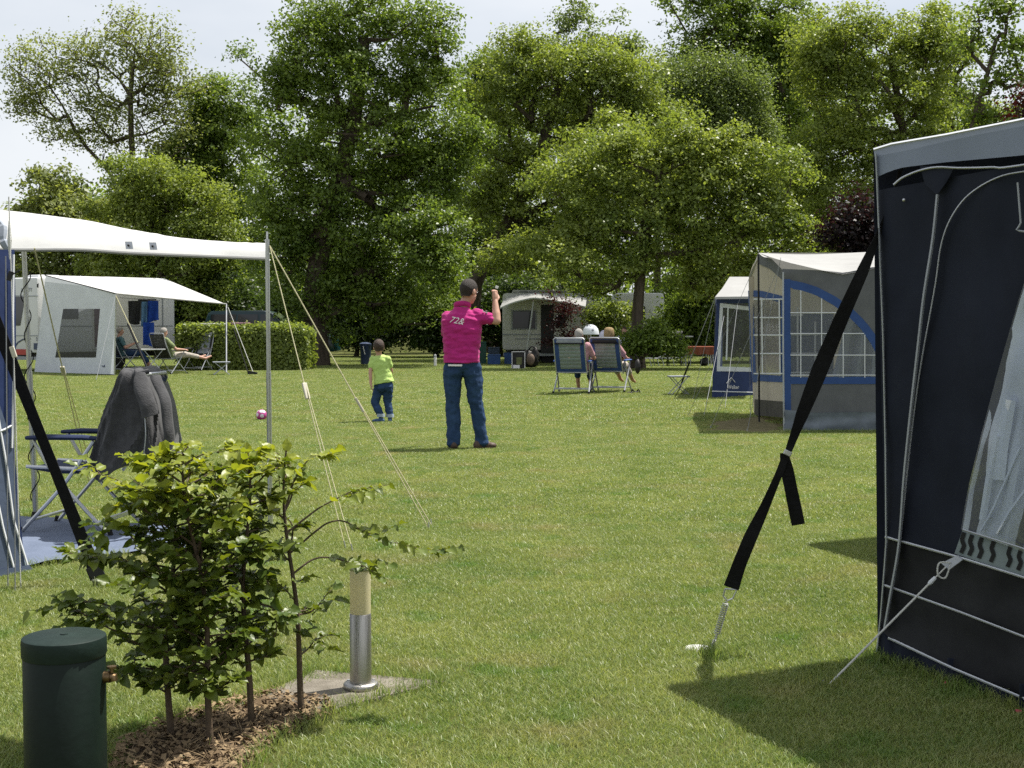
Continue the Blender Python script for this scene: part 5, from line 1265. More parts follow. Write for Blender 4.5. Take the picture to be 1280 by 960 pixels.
# ------------------------------------------------------------------ folding chairs
def make_chair(label, loc, rz, border, centre, pillow, group, frame_m='tube_grey', foot=None, back_lean=.24, h=1.08):
    t = thing('camping_chair', loc, label, 'camping chair', group, rz)
    def B(mb, n, m_, p=t, **k): return mb.build(n, m_, p, local=True, **k)
    wd = .255
    s = MB(); rows = []
    for u in np.linspace(0, 1, 7): rows.append([(x, -.22 + u * .47, .44 + .02 * u - .02 * math.sin(math.pi * u) - .012 * (1 - (x / wd) ** 2)) for x in np.linspace(-wd + .015, wd - .015, 7)])
    s.grid(rows); rows2 = [[(x, y, z - .018) for x, y, z in r_] for r_ in rows]; s.grid(rows2)
    for e in (0, -1): s.grid([rows[e], rows2[e]]); s.grid([[r_[e] for r_ in rows], [r_[e] for r_ in rows2]])
    B(s, 'seat', border, smooth=True)
    def bk(x, u): return (x, -.22 - back_lean * u - .03 * math.sin(math.pi * u), .42 + (h - .42) * u)
    s = MB(); N_ = 10
    for x0, x1 in ((-wd + .01, -wd + .075), (wd - .075, wd - .01)):
        f = [[bk(x, u) for x in (x0, x1)] for u in np.linspace(0, 1, N_)]; g2 = [[(x, y - .02, z) for x, y, z in r_] for r_ in f]
        s.grid(f); s.grid(g2); s.grid([[r_[0] for r_ in f], [r_[0] for r_ in g2]]); s.grid([[r_[1] for r_ in f], [r_[1] for r_ in g2]])
    for u0, u1 in ((0, .12), (.90, 1)):
        f = [[bk(x, u) for x in (-wd + .01, wd - .01)] for u in (u0, u1)]; g2 = [[(x, y - .021, z) for x, y, z in r_] for r_ in f]
        s.grid(f); s.grid(g2); s.grid([f[0], g2[0]]); s.grid([f[1], g2[1]])
    bkr = B(s, 'backrest', border)
    for k in range(7):                                     # quilted panels of the back
        u0 = .13 + k * .11; s = MB()
        f, g2 = [], []
        for u in np.linspace(u0, u0 + .105, 5):
            q = math.sin(math.pi * (u - u0) / .105) * .008
            f.append([(bk(x, u)[0], bk(x, u)[1] + q, bk(x, u)[2]) for x in (-wd + .08, 0, wd - .08)])
            g2.append([(bk(x, u)[0], bk(x, u)[1] - .016 - q, bk(x, u)[2]) for x in (-wd + .08, 0, wd - .08)])
        s.grid(f); s.grid(g2); B(s, 'panel', centre, bkr, smooth=True)
    for sx in (-1, 1):
        s = MB(); s.tube([(sx * wd, bk(0, u)[1] - .01, bk(0, u)[2]) for u in np.linspace(-.05, 1.0, 9)], .012, 7); B(s, 'back_frame', frame_m, smooth=True)
        s = MB(); s.tube([(sx * wd, -.24, .44), (sx * wd, .26, .455)], .012, 7); B(s, 'seat_rail', frame_m)
        s = MB(); s.tube(curve([(sx * .29, .20, .64), (sx * .285, .06, .42), (sx * .29, -.18, .16), (sx * .30, -.34, .012)], 4), .013, 7); B(s, 'leg', frame_m, smooth=True)
        s = MB(); s.tube(curve([(sx * .285, -.22, .63), (sx * .275, -.02, .36), (sx * .29, .18, .14), (sx * .30, .30, .012)], 4), .013, 7); B(s, 'leg', frame_m, smooth=True)
        for y in (-.34, .30):
            s = MB(); s.tube([(sx * .299, y * .95, .06), (sx * .301, y, .0)], .018, 8); B(s, 'rubber_foot', 'black_rubber')
        s = MB(); a = [(sx * .29, -.27, .645), (sx * .29, -.15, .655), (sx * .295, .1, .655), (sx * .29, .24, .645)]
        s.tube(a, [.018, .024, .026, .018], 8, flat=1.0); s.v = [(x + (x - sx * .29) * .5, y, .65 + (z - .65) * .75) for x, y, z in s.v]; B(s, 'armrest', foot or border, smooth=True)
    s = MB(); s.box((0, -.29, .115), (.59, .016, .030)); B(s, 'stretcher', frame_m, bevel=.004)
    s = MB(); s.tube([(-.295, .24, .10), (.295, .24, .10)], .011, 7); B(s, 'stretcher', frame_m)
    s = MB(); s.tube([(-wd, -.245, .43), (wd, -.245, .43)], .013, 7); B(s, 'cross_bar', frame_m)
    s = MB(); s.tube([(-wd, bk(0, 1)[1] - .01, h), (-wd * .9, bk(0, 1)[1] - .012, h + .03), (wd * .9, bk(0, 1)[1] - .012, h + .03), (wd, bk(0, 1)[1] - .01, h)], .012, 7); B(s, 'top_bar', frame_m, smooth=True)
    if pillow:
        s = MB(); y = bk(0, .93)[1]; s.box((0, y + .005, h - .03), (.44, .085, .10)); pl = B(s, 'pillow', pillow, bevel=.035, smooth=True)
        s = MB(); s.box((0, y - .012, h - .075), (.475, .078, .022)); B(s, 'strap', 'webbing', pl)
    return t
GB = 'pair of blue camping chairs on the lawn'
CH = []
for (px, py, rz, lab) in ((718, 493, R(-13), 'left blue camping chair with sage quilted back and grey pillow, man sitting in it'), (765, 491, R(-19), 'right blue camping chair with sage quilted back and black pillow, straw haired sitter')):
    b_ = G(px, py); CH.append(make_chair(lab, b_ + [0, .2, 0], rz, 'sling_blue', 'sling_sage', 'pillow_grey' if px < 740 else 'sling_black', GB, h=1.07, back_lean=.32)); CH[-1].scale = (1.17, 1.0, 1.0)
FC = make_chair('navy folding chair on the blue groundsheet with a grey jacket over its back', G(100, 664) + [.0, .0, .0], R(82), 'sling_navy', 'sling_navy', None, None, 'aluminium', 'sling_navy', back_lean=.30, h=1.03)
GL = 'camping chairs under the far left canopy'
c3 = make_chair('dark olive camping chair tilted back, man in floral shirt lying in it', G(214, 468), R(-30), 'sling_olive', 'sling_olive', None, GL, back_lean=.30)
c4 = make_chair('grey camping chair turned sideways in front of the hedge', G(247, 464), R(160), 'sling_black', 'canvas_greyblue', 'pillow_grey', GL)
c5 = make_chair('dark camping chair half hidden at the far awning wall, reader sitting in it', G(158, 466), R(-50), 'sling_navy', 'sling_black', None, GL)

# jacket hung over the folding chair's back
FC.scale.x = .86
jb = G(170, 640); jd = FC.location.y - .01
jk = thing('jacket', (P(172, 585, jd)[0], jd, .5), 'dark grey jacket draped over the back of the folding chair', 'jacket')
prof = [(460, 166, 187, .56), (463, 163, 191, .62), (470, 159, 196, .64), (485, 154, 202, .65), (505, 146, 209, .66), (530, 138, 214, .66), (555, 131, 218, .65), (572, 127, 219, .64), (582, 127, 219, .62)]
prof = resample(prof, 26)
m = MB(); rows = []
NJ = 120
for i, (y, xl, xr, dp) in enumerate(prof):
    a, b = P(xl, y, jd), P(xr, y, jd); r_ = []; t = i / (len(prof) - 1)
    for j_ in range(NJ + 1):
        q = 2 * math.pi * j_ / NJ
        cq, sq = math.cos(q), math.sin(q)
        bx_, by_ = math.copysign(abs(cq) ** .55, cq), math.copysign(abs(sq) ** .55, sq)
        s_ = q * 3.2
        fold = .020 * t ** .7 * abs(math.sin(s_ * 1.0 + .8 * math.sin(t * 3))) ** .6 * (1 if sq < 0 else .6) + .008 * math.sin(q * 13 + 3 * t) * t
        rg = 1 - abs(mnoise.noise(Vector((q * 1.9 + t * 1.2, t * 1.1, 9.0)))) * 2; fold += .030 * max(0, rg) ** 3 * (.3 + t)
        fold += .014 * mnoise.noise(Vector((q * 3.6, t * 1.6, 3.1))) + .007 * mnoise.noise(Vector((q * 13, t * 3, 7.7)))
        c_ = (a + b) / 2; hw = np.linalg.norm(b - a) / 2
        hem = t ** 3 * (.05 * math.sin(q * 2 + 2.2) + .025 * math.sin(q * 7) + (.10 * math.exp(-((q - 4.85) / .16) ** 2)))
        r_.append(c_ + np.array([bx_ * (hw + fold * .5), by_ * (dp * .5 + fold * 1.6), hem + .008 * math.sin(q * 5) * (1 - t)]))
    rows.append(r_)
m.grid(rows); top = rows[0]; m.add(top[:-1], [tuple(range(NJ))])
m.build('body', 'jacket', jk, smooth=True, auto=60)
m = MB(); pts = [P(175, 466, jd - .35), P(178, 485, jd - .40), P(184, 505, jd - .425), P(189, 520, jd - .43)]
m.tube(curve(pts, 6), [.03, .036, .042, .046, .048, .050, .052, .053, .054, .054, .055, .055, .056, .056, .056, .056, .057, .058, .058][:19], 14, flat=.42)
m.v = [tuple(np.array(v) + .003 * np.array([math.sin(v[2] * 30), math.cos(v[2] * 24), 0])) for v in m.v]; m.build('sleeve', 'jacket', jk, smooth=True)
m = MB(); pts = [P(194, 470, jd - .30), P(206, 500, jd - .36), P(211, 540, jd - .38), P(210, 572, jd - .37)]
m.tube(curve(pts, 6), .042, 14, flat=.4); m.v = [tuple(np.array(v) + .003 * np.array([math.sin(v[2] * 30), math.cos(v[2] * 40), 0])) for v in m.v]; m.build('sleeve', 'jacket', jk, smooth=True)
m = MB(); m.tube(curve([P(181, 522, jd - .42), P(182, 545, jd - .43), P(180, 570, jd - .42), P(184, 578, jd - .42)], 5), .004, 5); m.build('zip', 'tube_grey', jk)
m = MB(); m.tube(curve([P(163, 464, jd - .26), P(172, 467, jd - .29), P(186, 464, jd - .27)], 5), .016, 8); m.build('collar', 'jacket', jk, smooth=True)

# ------------------------------------------------------------------ people
def torso_rings(mb, pel, nk, shl, shr, tab, n=18):
    pel, nk = np.asarray(pel, float), np.asarray(nk, float); up = nrm(nk - pel); L = np.linalg.norm(nk - pel)
    sx = np.asarray(shr, float) - np.asarray(shl, float); sx = nrm(sx - up * (sx @ up)); fy = np.cross(up, sx)
    vs, fs = [], []
    for u, rx, ry, *o in tab:
        c = pel + up * L * u + fy * (o[0] if o else 0)
        for j in range(n):
            q = 2 * math.pi * j / n; cx, cy = math.cos(q), math.sin(q)
            vs.append(c + sx * rx * math.copysign(abs(cx) ** .85, cx) + fy * ry * math.copysign(abs(cy) ** .85, cy))
    for i in range(len(tab) - 1):
        for j in range(n):
            j2 = (j + 1) % n; fs.append((i * n + j, i * n + j2, (i + 1) * n + j2, (i + 1) * n + j))
    fs.append(tuple(range(n - 1, -1, -1))); fs.append(tuple((len(tab) - 1) * n + j for j in range(n)))
    mb.add(vs, fs); return up, sx, fy
def add_head(mb, c, fwd, s=1.0):
    """skull, jaw, nose, ears, brow, lips; c = centre of the head, fwd = where the face looks"""
    f = nrm(fwd); u = nrm(np.array([0, 0, 1.0]) - f * f[2]); r_ = np.cross(f, u)
    M_ = Matrix([[r_[i], f[i], u[i]] for i in range(3)])
    def q(x, y, z): return np.asarray(c) + (r_ * x + f * y + u * z) * s
    mb.ell(q(0, -.008, .022), (.076 * s, .094 * s, .094 * s), 16, 12, M_)
    mb.ell(q(0, .028, -.045), (.058 * s, .062 * s, .068 * s), 14, 10, M_)
    mb.ell(q(0, .052, -.088), (.030 * s, .030 * s, .026 * s), 10, 8, M_)
    mb.tube([q(0, .082, .012), q(0, .103, -.020), q(0, .092, -.034)], [.009 * s, .014 * s, .013 * s], 8)
    mb.ell(q(0, .080, .024), (.048 * s, .016 * s, .010 * s), 10, 6, M_)
    mb.ell(q(0, .082, -.060), (.024 * s, .010 * s, .010 * s), 10, 6, M_)
    for sx in (-1, 1): mb.ell(q(sx * .079, -.008, -.012), (.009 * s, .019 * s, .032 * s), 10, 8, M_)
    return q, M_
def add_hand(mb, wrist, d, pn, curl=.6, s=1.0, side=1, fr=.0088):
    """palm, four bent fingers of unequal length, thumb from the side of the palm"""
    d = nrm(d); pn = nrm(np.asarray(pn, float) - d * (d @ np.asarray(pn, float))); x = np.cross(d, pn) * side
    w_ = np.asarray(wrist, float); M_ = Matrix([[x[i], d[i], pn[i]] for i in range(3)])
    mb.ell(w_ + d * .050 * s, (.040 * s, .054 * s, .017 * s), 12, 10, M_)
    for k, (off, L) in enumerate(((-.029, .066), (-.010, .078), (.010, .073), (.028, .056))):
        p = w_ + d * .088 * s + x * off * s; pts = [p - d * .02 * s]; a = .15
        for seg in (.42, .33, .25):
            p = p + (d * math.cos(a) + pn * math.sin(a)) * L * seg * s; pts.append(p); a += curl * (1.1 - .06 * k)
        cap(mb, pts, [fr * 1.1 * s, fr * 1.05 * s, fr * .95 * s, fr * .8 * s], 8)
    p0 = w_ + d * .022 * s - x * .030 * s
    cap(mb, [p0, p0 + (-x * .030 + d * .026 + pn * .012) * s, p0 + (-x * .036 + d * .055 + pn * (.014 + .02 * curl)) * s, p0 + (-x * .026 + d * .076 + pn * (.018 + .03 * curl)) * s], [.015 * s, .012 * s, .0105 * s, .009 * s], 8)
def hair_cap(c, fwd, s, thick=.010, ext=0.0):
    f = nrm(fwd); u = nrm(np.array([0, 0, 1.0]) - f * f[2]); r_ = np.cross(f, u)
    mb = MB(); n, k = 26, 14; vs, fs = [], []
    for i in range(k + 1):
        for j in range(n):
            q = 2 * math.pi * j / n; fr_ = math.sin(q)                     # +1 = front
            thm = 1.22 if fr_ > .35 else (1.62 if abs(fr_) <= .35 else 2.15)
            thm = np.interp(fr_, [-1, -.5, 0, .35, .7, 1], [2.62, 2.55, 2.0, 1.46, 1.18, 1.12])
            thm += ext; thm += .07 * math.sin(j * 2.7) + .05 * math.sin(j * 7.1); th = thm * i / k; e = 1 + .006 * math.sin(j * 5.1 + i * 3.3)
            sn = math.sin(th) if th < 1.9 else max(math.sin(th), .80 - .06 * (th - 1.9)); v = np.array([(.076 + thick) * sn * math.cos(q) * e, (.094 + thick) * sn * math.sin(q) * e - .008, (.094 + thick) * math.cos(th) * e + .022]) * s
            vs.append(np.asarray(c) + r_ * v[0] + f * v[1] + u * v[2])
    for i in range(k):
        for j in range(n):
            j2 = (j + 1) % n; fs.append((i * n + j, (i + 1) * n + j, (i + 1) * n + j2, i * n + j2))
    # inner layer so the hair has thickness
    o = len(vs); vs2 = [np.asarray(c) + (np.array(v) - np.asarray(c)) * .965 for v in vs]
    fs2 = [tuple(o + a for a in f_[::-1]) for f_ in fs]
    rim = [(k * n + j, o + k * n + j, o + k * n + (j + 1) % n, k * n + (j + 1) % n) for j in range(n)]
    mb.add(vs + vs2, fs + fs2 + rim); return mb
def eyes(t, q, s):
    for sx in (-1, 1):
        m = MB(); m.ell(q(sx * .031, .078, .006), (.011 * s, .007 * s, .007 * s), 8, 6); m.build('eye', 'print_white', t)
        m = MB(); m.ell(q(sx * .031, .084, .006), (.005 * s, .003 * s, .005 * s), 8, 6); m.build('iris', 'dark_trim', t)
def shoe(t, ank, toe, m_, s=1.0, sole='dark_trim'):
    a, b = np.asarray(ank, float), np.asarray(toe, float); d = b - a; d[2] = 0; d = nrm(d); x = np.cross(d, [0, 0, 1.0]); g_ = np.array([a[0], a[1], 0])
    L = np.linalg.norm((b - a)[:2])
    mb = MB(); M_ = Matrix([[x[i], d[i], [0, 0, 1.0][i]] for i in range(3)])
    mb.ell(g_ - d * .045 * s + [0, 0, .045 * s], (.040 * s, .045 * s, .048 * s), 12, 8, M_); mb.ell(g_ + d * L * .4 + [0, 0, .042 * s], (.042 * s, L * .55, .040 * s), 12, 8, M_)
    mb.ell(g_ + d * (L * .85) + [0, 0, .032 * s], (.046 * s, .062 * s, .032 * s), 12, 8, M_); cap(mb, [a + [0, 0, .03 * s], g_ + [0, 0, .05 * s]], [.045 * s, .045 * s])
    f_ = fuse(mb, .009, 3); f_.v = [(x_, y_, max(z_, .006)) for x_, y_, z_ in f_.v]
    o = f_.build('shoe', m_, t, smooth=True)
    mb = MB(); pts = []
    for j in range(20):
        q = 2 * math.pi * j / 20; w_ = .047 * s * (1 - .12 * math.sin(q)); pts.append(g_ + d * (L * .42 + math.sin(q) * (L * .62 + .03 * s)) + x * math.cos(q) * w_ + [0, 0, .001])
    mb.poly(pts, .02 * s, (0, 0, 1)); mb.build('sole', sole, o)
    return o

# --- man in pink, standing with one fist raised
D0 = 14.97
def j(px, py, dy=0.0): return P(px, py, D0 + dy)
base = np.array([j(585, 560)[0], D0, 0])
man = thing('person', base, 'person in a pink polo shirt and blue jeans raising the right fist', 'person')
pel, nk = j(577, 452), j(577, 385, .02)
shl, shr = j(559.5, 398, .04), j(599, 395, .0)
elb, wri = j(621, 401, -.06), j(619, 377, .02)
lel, lwr = j(560, 424, .20), j(576, 424, .40)
hd = j(586, 364, .02); face = np.array([.62, .75, -.22])
LH, RH = j(566, 458), j(590, 458); LK, RK = j(566, 505, .02), j(595, 505, .02); LA, RA = j(567, 552, .0), j(602, 550, .04)
bt = [(-.15, .12, .10), (.0, .165, .118), (.2, .168, .115), (.4, .172, .116), (.6, .185, .116), (.78, .185, .106), (.90, .145, .082), (1.0, .075, .064)]
mb = MB(); torso_rings(mb, pel, nk, shl, shr, bt)
cap(mb, [j(577, 390, .02), j(583, 374, .02)], [.066, .058]); q_, M_ = add_head(mb, hd, face, 1.14)
cap(mb, [shr, elb], [.062, .046]); cap(mb, [elb, elb * .65 + wri * .35, wri], [.046, .047, .030]); add_hand(mb, wri, j(619, 360, .03) - wri, (-.6, .75, 0), 1.15, 1.02, 1)
cap(mb, [shl + [.012, 0, -.012], lel], [.050, .042]); cap(mb, [lel, lwr], [.042, .030]); add_hand(mb, lwr, lwr - lel, (0, 0, -1), .7, 1.0, -1)
for H, K, A in ((LH, LK, LA), (RH, RK, RA)): cap(mb, [H, K], [.092, .060]); cap(mb, [K, K * .65 + A * .35, A], [.060, .058, .042]); cap(mb, [A, A + [0, .1, -.04]], [.04, .03])
fuse(mb, .008, 2).build('body', 'skin', man, smooth=True, auto=80)
mb = hair_cap(hd, face, 1.14, thick=.004); hr_ = mb.build('hair', 'hair_dark', man, smooth=True, auto=70); hair_cap(hd, face, 1.14, thick=.0015, ext=.16).build('shaved_fade', 'hair_fade', hr_, smooth=True, auto=70); eyes(man, q_, 1.14)
m = MB()
for sx in (-1, 1): m.ell(q_(sx * .033, .090, .008), (.015, .004, .010), 10, 6, M_); m.tube([q_(sx * .056, .085, .012), q_(sx * .082, .0, .012)], .0025, 5)
m.tube([q_(-.012, .096, .012), q_(.012, .096, .012)], .0025, 5); m.build('sunglasses', 'dark_trim', man)
st_ = [(-.03, .204, .166), (.03, .200, .160), (.15, .198, .146), (.3, .202, .140), (.45, .212, .142), (.6, .226, .146), (.76, .232, .142), (.88, .192, .120), (.97, .100, .088), (1.02, .070, .070)]
mb = MB(); torso_rings(mb, pel, nk, shl, shr, st_, 24)
se = shr + (elb - shr) * .60; cap(mb, [shr + [-.03, 0, .0], se], [.085, .074]); sl = shl + (lel - shl) * .75; cap(mb, [shl + [.03, 0, 0], shl + [-.004, 0, .004], sl], [.078, .078, .074])
sh = fuse(mb, .009, 3, .017, 6.0, 2.0, (1, 1, 2.6)).build('shirt', 'pink_shirt', man, smooth=True, auto=80)
m = MB(); m.tube([nk + np.array([.078 * math.cos(q), .07 * math.sin(q) + .0, .012 + .014 * math.sin(q * 1) * -1]) + [0.008, 0, 0] for q in np.linspace(0, 2 * math.pi, 22)], .020, 8, cap=False); m.v = [(x, y, nk[2] + .012 + (z - nk[2]) * 1.5) for x, y, z in m.v]; m.build('collar', 'pink_shirt', sh, smooth=True)
dg = bpy.context.evaluated_depsgraph_get()
bv = bvhtree.BVHTree.FromPolygons([Vector(np.array(v.co) + WL[sh]) for v in sh.data.vertices], [tuple(p.vertices) for p in sh.data.polygons])
def stamp(txt, size, px, py, shear, name, tilt=0.0, m_='print_white', flat=None):
    vs, fs = text_mesh(txt, size, shear) if flat is None else flat
    c = j(px, py); out = []
    for v in vs:
        x, z = v[0] * math.cos(tilt) - v[1] * math.sin(tilt), v[0] * math.sin(tilt) + v[1] * math.cos(tilt)
        h = bv.ray_cast(Vector((c[0] + x, D0 - 1.5, c[2] + z)), Vector((0, 1, 0)))
        out.append(np.array(h[0]) + [0, -.013, 0] if h[0] else np.array([c[0] + x, D0 - .12, c[2] + z]))
    mb = MB(); mb.add(out, fs); return mb.build(name, m_, sh)
stamp('72&', .098, 571, 401, .35, 'print', -.18)
pt_ = [(-.015, -.01, 0), (.012, -.016, 0), (.016, .004, 0), (-.008, .012, 0)]
m = MB(); a_ = shr + (elb - shr) * .32
for k, (dx, dz) in enumerate(((-.01, .0), (.02, -.012))): m.box(a_ + [dx, -.055, .066 + dz], (.024, .02, .010), ry=.5)
m.build('sleeve_emblem', 'print_white', sh)
# jeans
mb = MB(); torso_rings(mb, pel + [0, 0, -.05], pel + [0, 0, .12], shl, shr, [(-.35, .130, .110), (-.1, .170, .132), (.15, .176, .134), (.28, .172, .130)], 20)
for H, K, A in ((LH, LK, LA), (RH, RK, RA)):
    cap(mb, [H + [0, 0, -.03], H * .5 + K * .5, K], [.112, .098, .078]); cap(mb, [K, K * .6 + A * .4, A + [0, 0, -.01]], [.078, .079, .073]); mb.tube([A + [0, 0, .05], A + [0, 0, -.04]], [.075, .078], 14)
mb.ell(j(569, 464, -.045), (.088, .080, .10)); mb.ell(j(588, 464, -.045), (.088, .080, .10))
jn = fuse(mb, .009, 2, .014, 7.5, 5.0, (1.3, 1.3, 1.3)).build('jeans', 'jeans', man, smooth=True, auto=80)
m = MB(); rng_ = np.linspace(math.pi * 1.22, math.pi * 1.52, 16)
m.grid([[pel + np.array([.186 * math.cos(q), .158 * math.sin(q), z_]) for q in rng_] for z_ in (-.046, -.026)]); m.build('waistband', 'print_white', jn)
for px, py, wd_ in ((563, 474, 0), ):
    pass
for sx, (px, py) in ((-1, (567, 464)), (1, (590, 464))):
    m = MB(); c = j(px, py, -.145); m.grid([[c + [x, .02 * abs(x) / .06 + .0, z] for x in (-.06, 0, .06)] for z in (.055, .0, -.05)]); 
shoe(man, j(567, 552), j(567, 552) + [-.03, .19, 0], 'shoe_brown', 1.05); shoe(man, j(601, 552, .02), j(601, 552, .02) + [.135, .10, 0], 'shoe_brown', 1.08, 'shoe_brown')
wh = thing('small_card', j(620, 359, .02), 'small white thing held in the raised fist', 'card')
m = MB(); m.box(j(621, 359, .02), (.035, .012, .03), ry=.4); m.build('card_face', 'print_white', wh, bevel=.003)

# --- boy in lime green
D0 = 19.0
base = np.array([j(479, 527)[0], D0, 0])
boy = thing('person', base, 'boy in a lime green T-shirt and rolled blue jeans walking away', 'person')
pel, nk = j(480, 478), j(474, 444, .02); shl, shr = j(464.5, 449, .03), j(486, 449, -.02)
lel, lwr = j(463, 466, -.02), j(463.5, 480, -.06); rel, rwr = j(489, 464, .05), j(487, 474, .16)
hd = j(473.3, 434); face = np.array([-.28, .95, -.12])
LH, RH = j(475, 480, .02), j(485, 481, 0); LK, RK = j(468.5, 503, .02), j(484.5, 503, .05); LA, RA = j(476, 521, -.05), j(487.5, 521.5, .02)
k_ = .66
mb = MB(); torso_rings(mb, pel, nk, shl, shr, [(-.1, .09, .07), (.0, .118, .09), (.25, .108, .08), (.55, .118, .085), (.8, .118, .08), (.93, .09, .06), (1.0, .045, .042)])
cap(mb, [j(474, 446), j(473.5, 438)], [.040, .036]); q_, M_ = add_head(mb, hd, face, .90)
cap(mb, [shl, lel], [.036, .028]); cap(mb, [lel, lwr], [.028, .020]); add_hand(mb, lwr, lwr - lel + [0.02, 0, -.02], (1, .2, 0), .5, .62, -1, .011)
cap(mb, [shr, rel], [.036, .028]); cap(mb, [rel, rwr], [.028, .020]); add_hand(mb, rwr, rwr - rel, (-1, .2, 0), .5, .62, 1, .011)
for H, K, A in ((LH, LK, LA), (RH, RK, RA)): cap(mb, [H, K], [.058, .042]); cap(mb, [K, A], [.042, .028]); cap(mb, [A, A + [0, .05, -.03]], [.028, .02])
fuse(mb, .0075, 2).build('body', 'skin', boy, smooth=True, auto=80)
hair_cap(hd, face, .90, thick=.012).build('hair', 'hair_brown', boy, smooth=True, auto=70); eyes(boy, q_, .9)
mb = MB(); torso_rings(mb, pel, nk, shl, shr, [(-.03, .144, .118), (.10, .136, .110), (.3, .122, .095), (.55, .130, .096), (.78, .131, .092), (.92, .104, .074), (1.0, .060, .054)])
cap(mb, [shl + [.02, 0, 0], shl + (lel - shl) * .5], [.050, .046]); cap(mb, [shr + [-.02, 0, 0], shr + (rel - shr) * .5], [.050, .046])
fuse(mb, .009, 4, .010, 13, 8.0, (1, 1, 1.4)).build('shirt', 'lime_shirt', boy, smooth=True, auto=80)
mb = MB(); torso_rings(mb, pel + [0, 0, -.04], pel + [0, 0, .07], shl, shr, [(-.4, .09, .08), (0, .122, .096), (.5, .118, .092)])
for H, K, A in ((LH, LK, LA), (RH, RK, RA)): cap(mb, [H, H * .5 + K * .5, K], [.076, .070, .058]); cap(mb, [K, K * .5 + A * .5, A + [0, 0, .03]], [.058, .058, .050])
mb.ell(j(477, 484, -.05), (.06, .06, .07)); mb.ell(j(485, 484, -.05), (.06, .06, .07))
jn = fuse(mb, .009, 3, .010, 13, 1.0, (1, 1, 1.7)).build('jeans', 'jeans', boy, smooth=True, auto=80)
for A in (LA, RA):
    m = MB(); m.tube([A + [0, 0, .045], A + [0, 0, .0]], [.054, .057], 14); m.build('cuff', 'jeans_cuff', jn, smooth=True)
shoe(boy, LA, LA + [-.11, .07, 0], 'shoe_blue', .72, 'print_white'); shoe(boy, RA, RA + [-.01, .11, 0], 'shoe_blue', .70, 'print_white')

def sitter(label, root, yaw, hair, shirt, legs, recline=.35, hd_turn=0.0, s=1.0, arm=None, group=None, shoes=None, feet=(.62, .12), lap=.0, hat=False, bald=False):
    """seated figure in a camping chair; local +Y is forward, seat at z .45"""
    c_, s_ = math.cos(yaw), math.sin(yaw); root = np.asarray(root, float)
    def w_(x, y, z): return root + np.array([x * c_ - y * s_, x * s_ + y * c_, z])
    t = thing('person', root, label, 'person', group)
    pel, nk = w_(0, -.13, .53), w_(0, -.13 - recline * .62, 1.0)
    shl, shr = w_(-.17, -.12 - recline * .55, .95), w_(.17, -.12 - recline * .55, .95)
    hd = w_(.0, -.10 - recline * .60, 1.16); fa = math.pi / 2 + hd_turn; face = w_(math.cos(fa), math.sin(fa), -.12) - root
    LK, RK = w_(-.12, .36, .56), w_(.12, .36, .54); LA, RA = w_(-.12, feet[0], feet[1]), w_(.13, feet[0] + .05, feet[1] - .02)
    le, re = w_(-.28, -.08, .70), w_(.28, -.08, .70); lw, rw_ = w_(-.22, .16, .69 + lap), w_(.22, .16, .69 + lap)
    mb = MB(); torso_rings(mb, pel, nk, shl, shr, [(-.15, .12, .10), (0, .17, .12), (.3, .16, .12), (.6, .175, .12), (.85, .16, .10), (1, .06, .06)])
    cap(mb, [nk, hd - [0, 0, .06]], [.058, .055]); q_, M_ = add_head(mb, hd, face)
    for S, E, W_, sd_ in ((shl, le, lw, -1), (shr, re, rw_, 1)): cap(mb, [S, E], [.05, .040]); cap(mb, [E, W_], [.040, .027]); add_hand(mb, W_, W_ - E, (0, 0, -1), .5, .95, sd_, .011)
    for H, K, A in ((w_(-.09, -.10, .52), LK, LA), (w_(.09, -.10, .52), RK, RA)): cap(mb, [H, K], [.078, .056]); cap(mb, [K, K * .6 + A * .4, A], [.054, .054, .036]); cap(mb, [A, A + (w_(0, .16, .0) - root) + [0, 0, .06 if feet[1] > .3 else -.05]], [.036, .026])
    fuse(mb, .0145, 1).build('body', 'skin', t, smooth=True, auto=80)
    if hat:
        m = MB(); up_ = hd + [0, 0, .03]; m.lathe(up_, [(.0, .115), (.05, .112), (.085, .09), (.102, .04), (.106, .0), (.105, -.05), (.085, -.09), (.07, -.09)][::-1], 20); m.build('hair', hair, t, smooth=True)
    else: hair_cap(hd, face, 1.0, thick=.008).build('hair', hair, t, smooth=True, auto=70)
    eyes(t, q_, 1.0)
    mb = MB(); torso_rings(mb, pel, nk, shl, shr, [(-.12, .185, .14), (0, .19, .14), (.3, .18, .137), (.6, .19, .135), (.85, .178, .115), (1.0, .075, .072)])
    for S, E in ((shl, le), (shr, re)): cap(mb, [S, S + (E - S) * .7], [.068, .060])
    fuse(mb, .013, 3, .010, 9, 3).build('shirt', shirt, t, smooth=True, auto=80)
    mb = MB()
    for H, K, A in ((w_(-.09, -.12, .53), LK, LA), (w_(.09, -.12, .53), RK, RA)): cap(mb, [H, K], [.098, .072]); cap(mb, [K, K * .5 + A * .5], [.070, .066])
    fuse(mb, .013, 3, .010, 9, 4).build('trousers', legs, t, smooth=True, auto=80)
    return t
p1 = np.array(CH[0].location); p2 = np.array(CH[1].location)
sitter('grey haired man in a rose shirt sitting in the left blue chair', p1 + [.13, .04, .0], R(-10), 'hair_grey', 'rose_shirt', 'jeans', .30, 0, group=None)
sitter('woman with straw coloured hair in the right blue chair, bare foot stretched out', p2 + [.05, .06, .0], R(-24), 'hair_straw', 'rose_shirt', 'khaki', .30, .2, feet=(.74, .24), hat=True)
sitter('grey haired person in a teal shirt reading under the far left canopy', G(160, 466) + [0, 0, 0], R(-70), 'hair_grey', 'teal_shirt', 'jeans', .16, -.1, lap=.12)
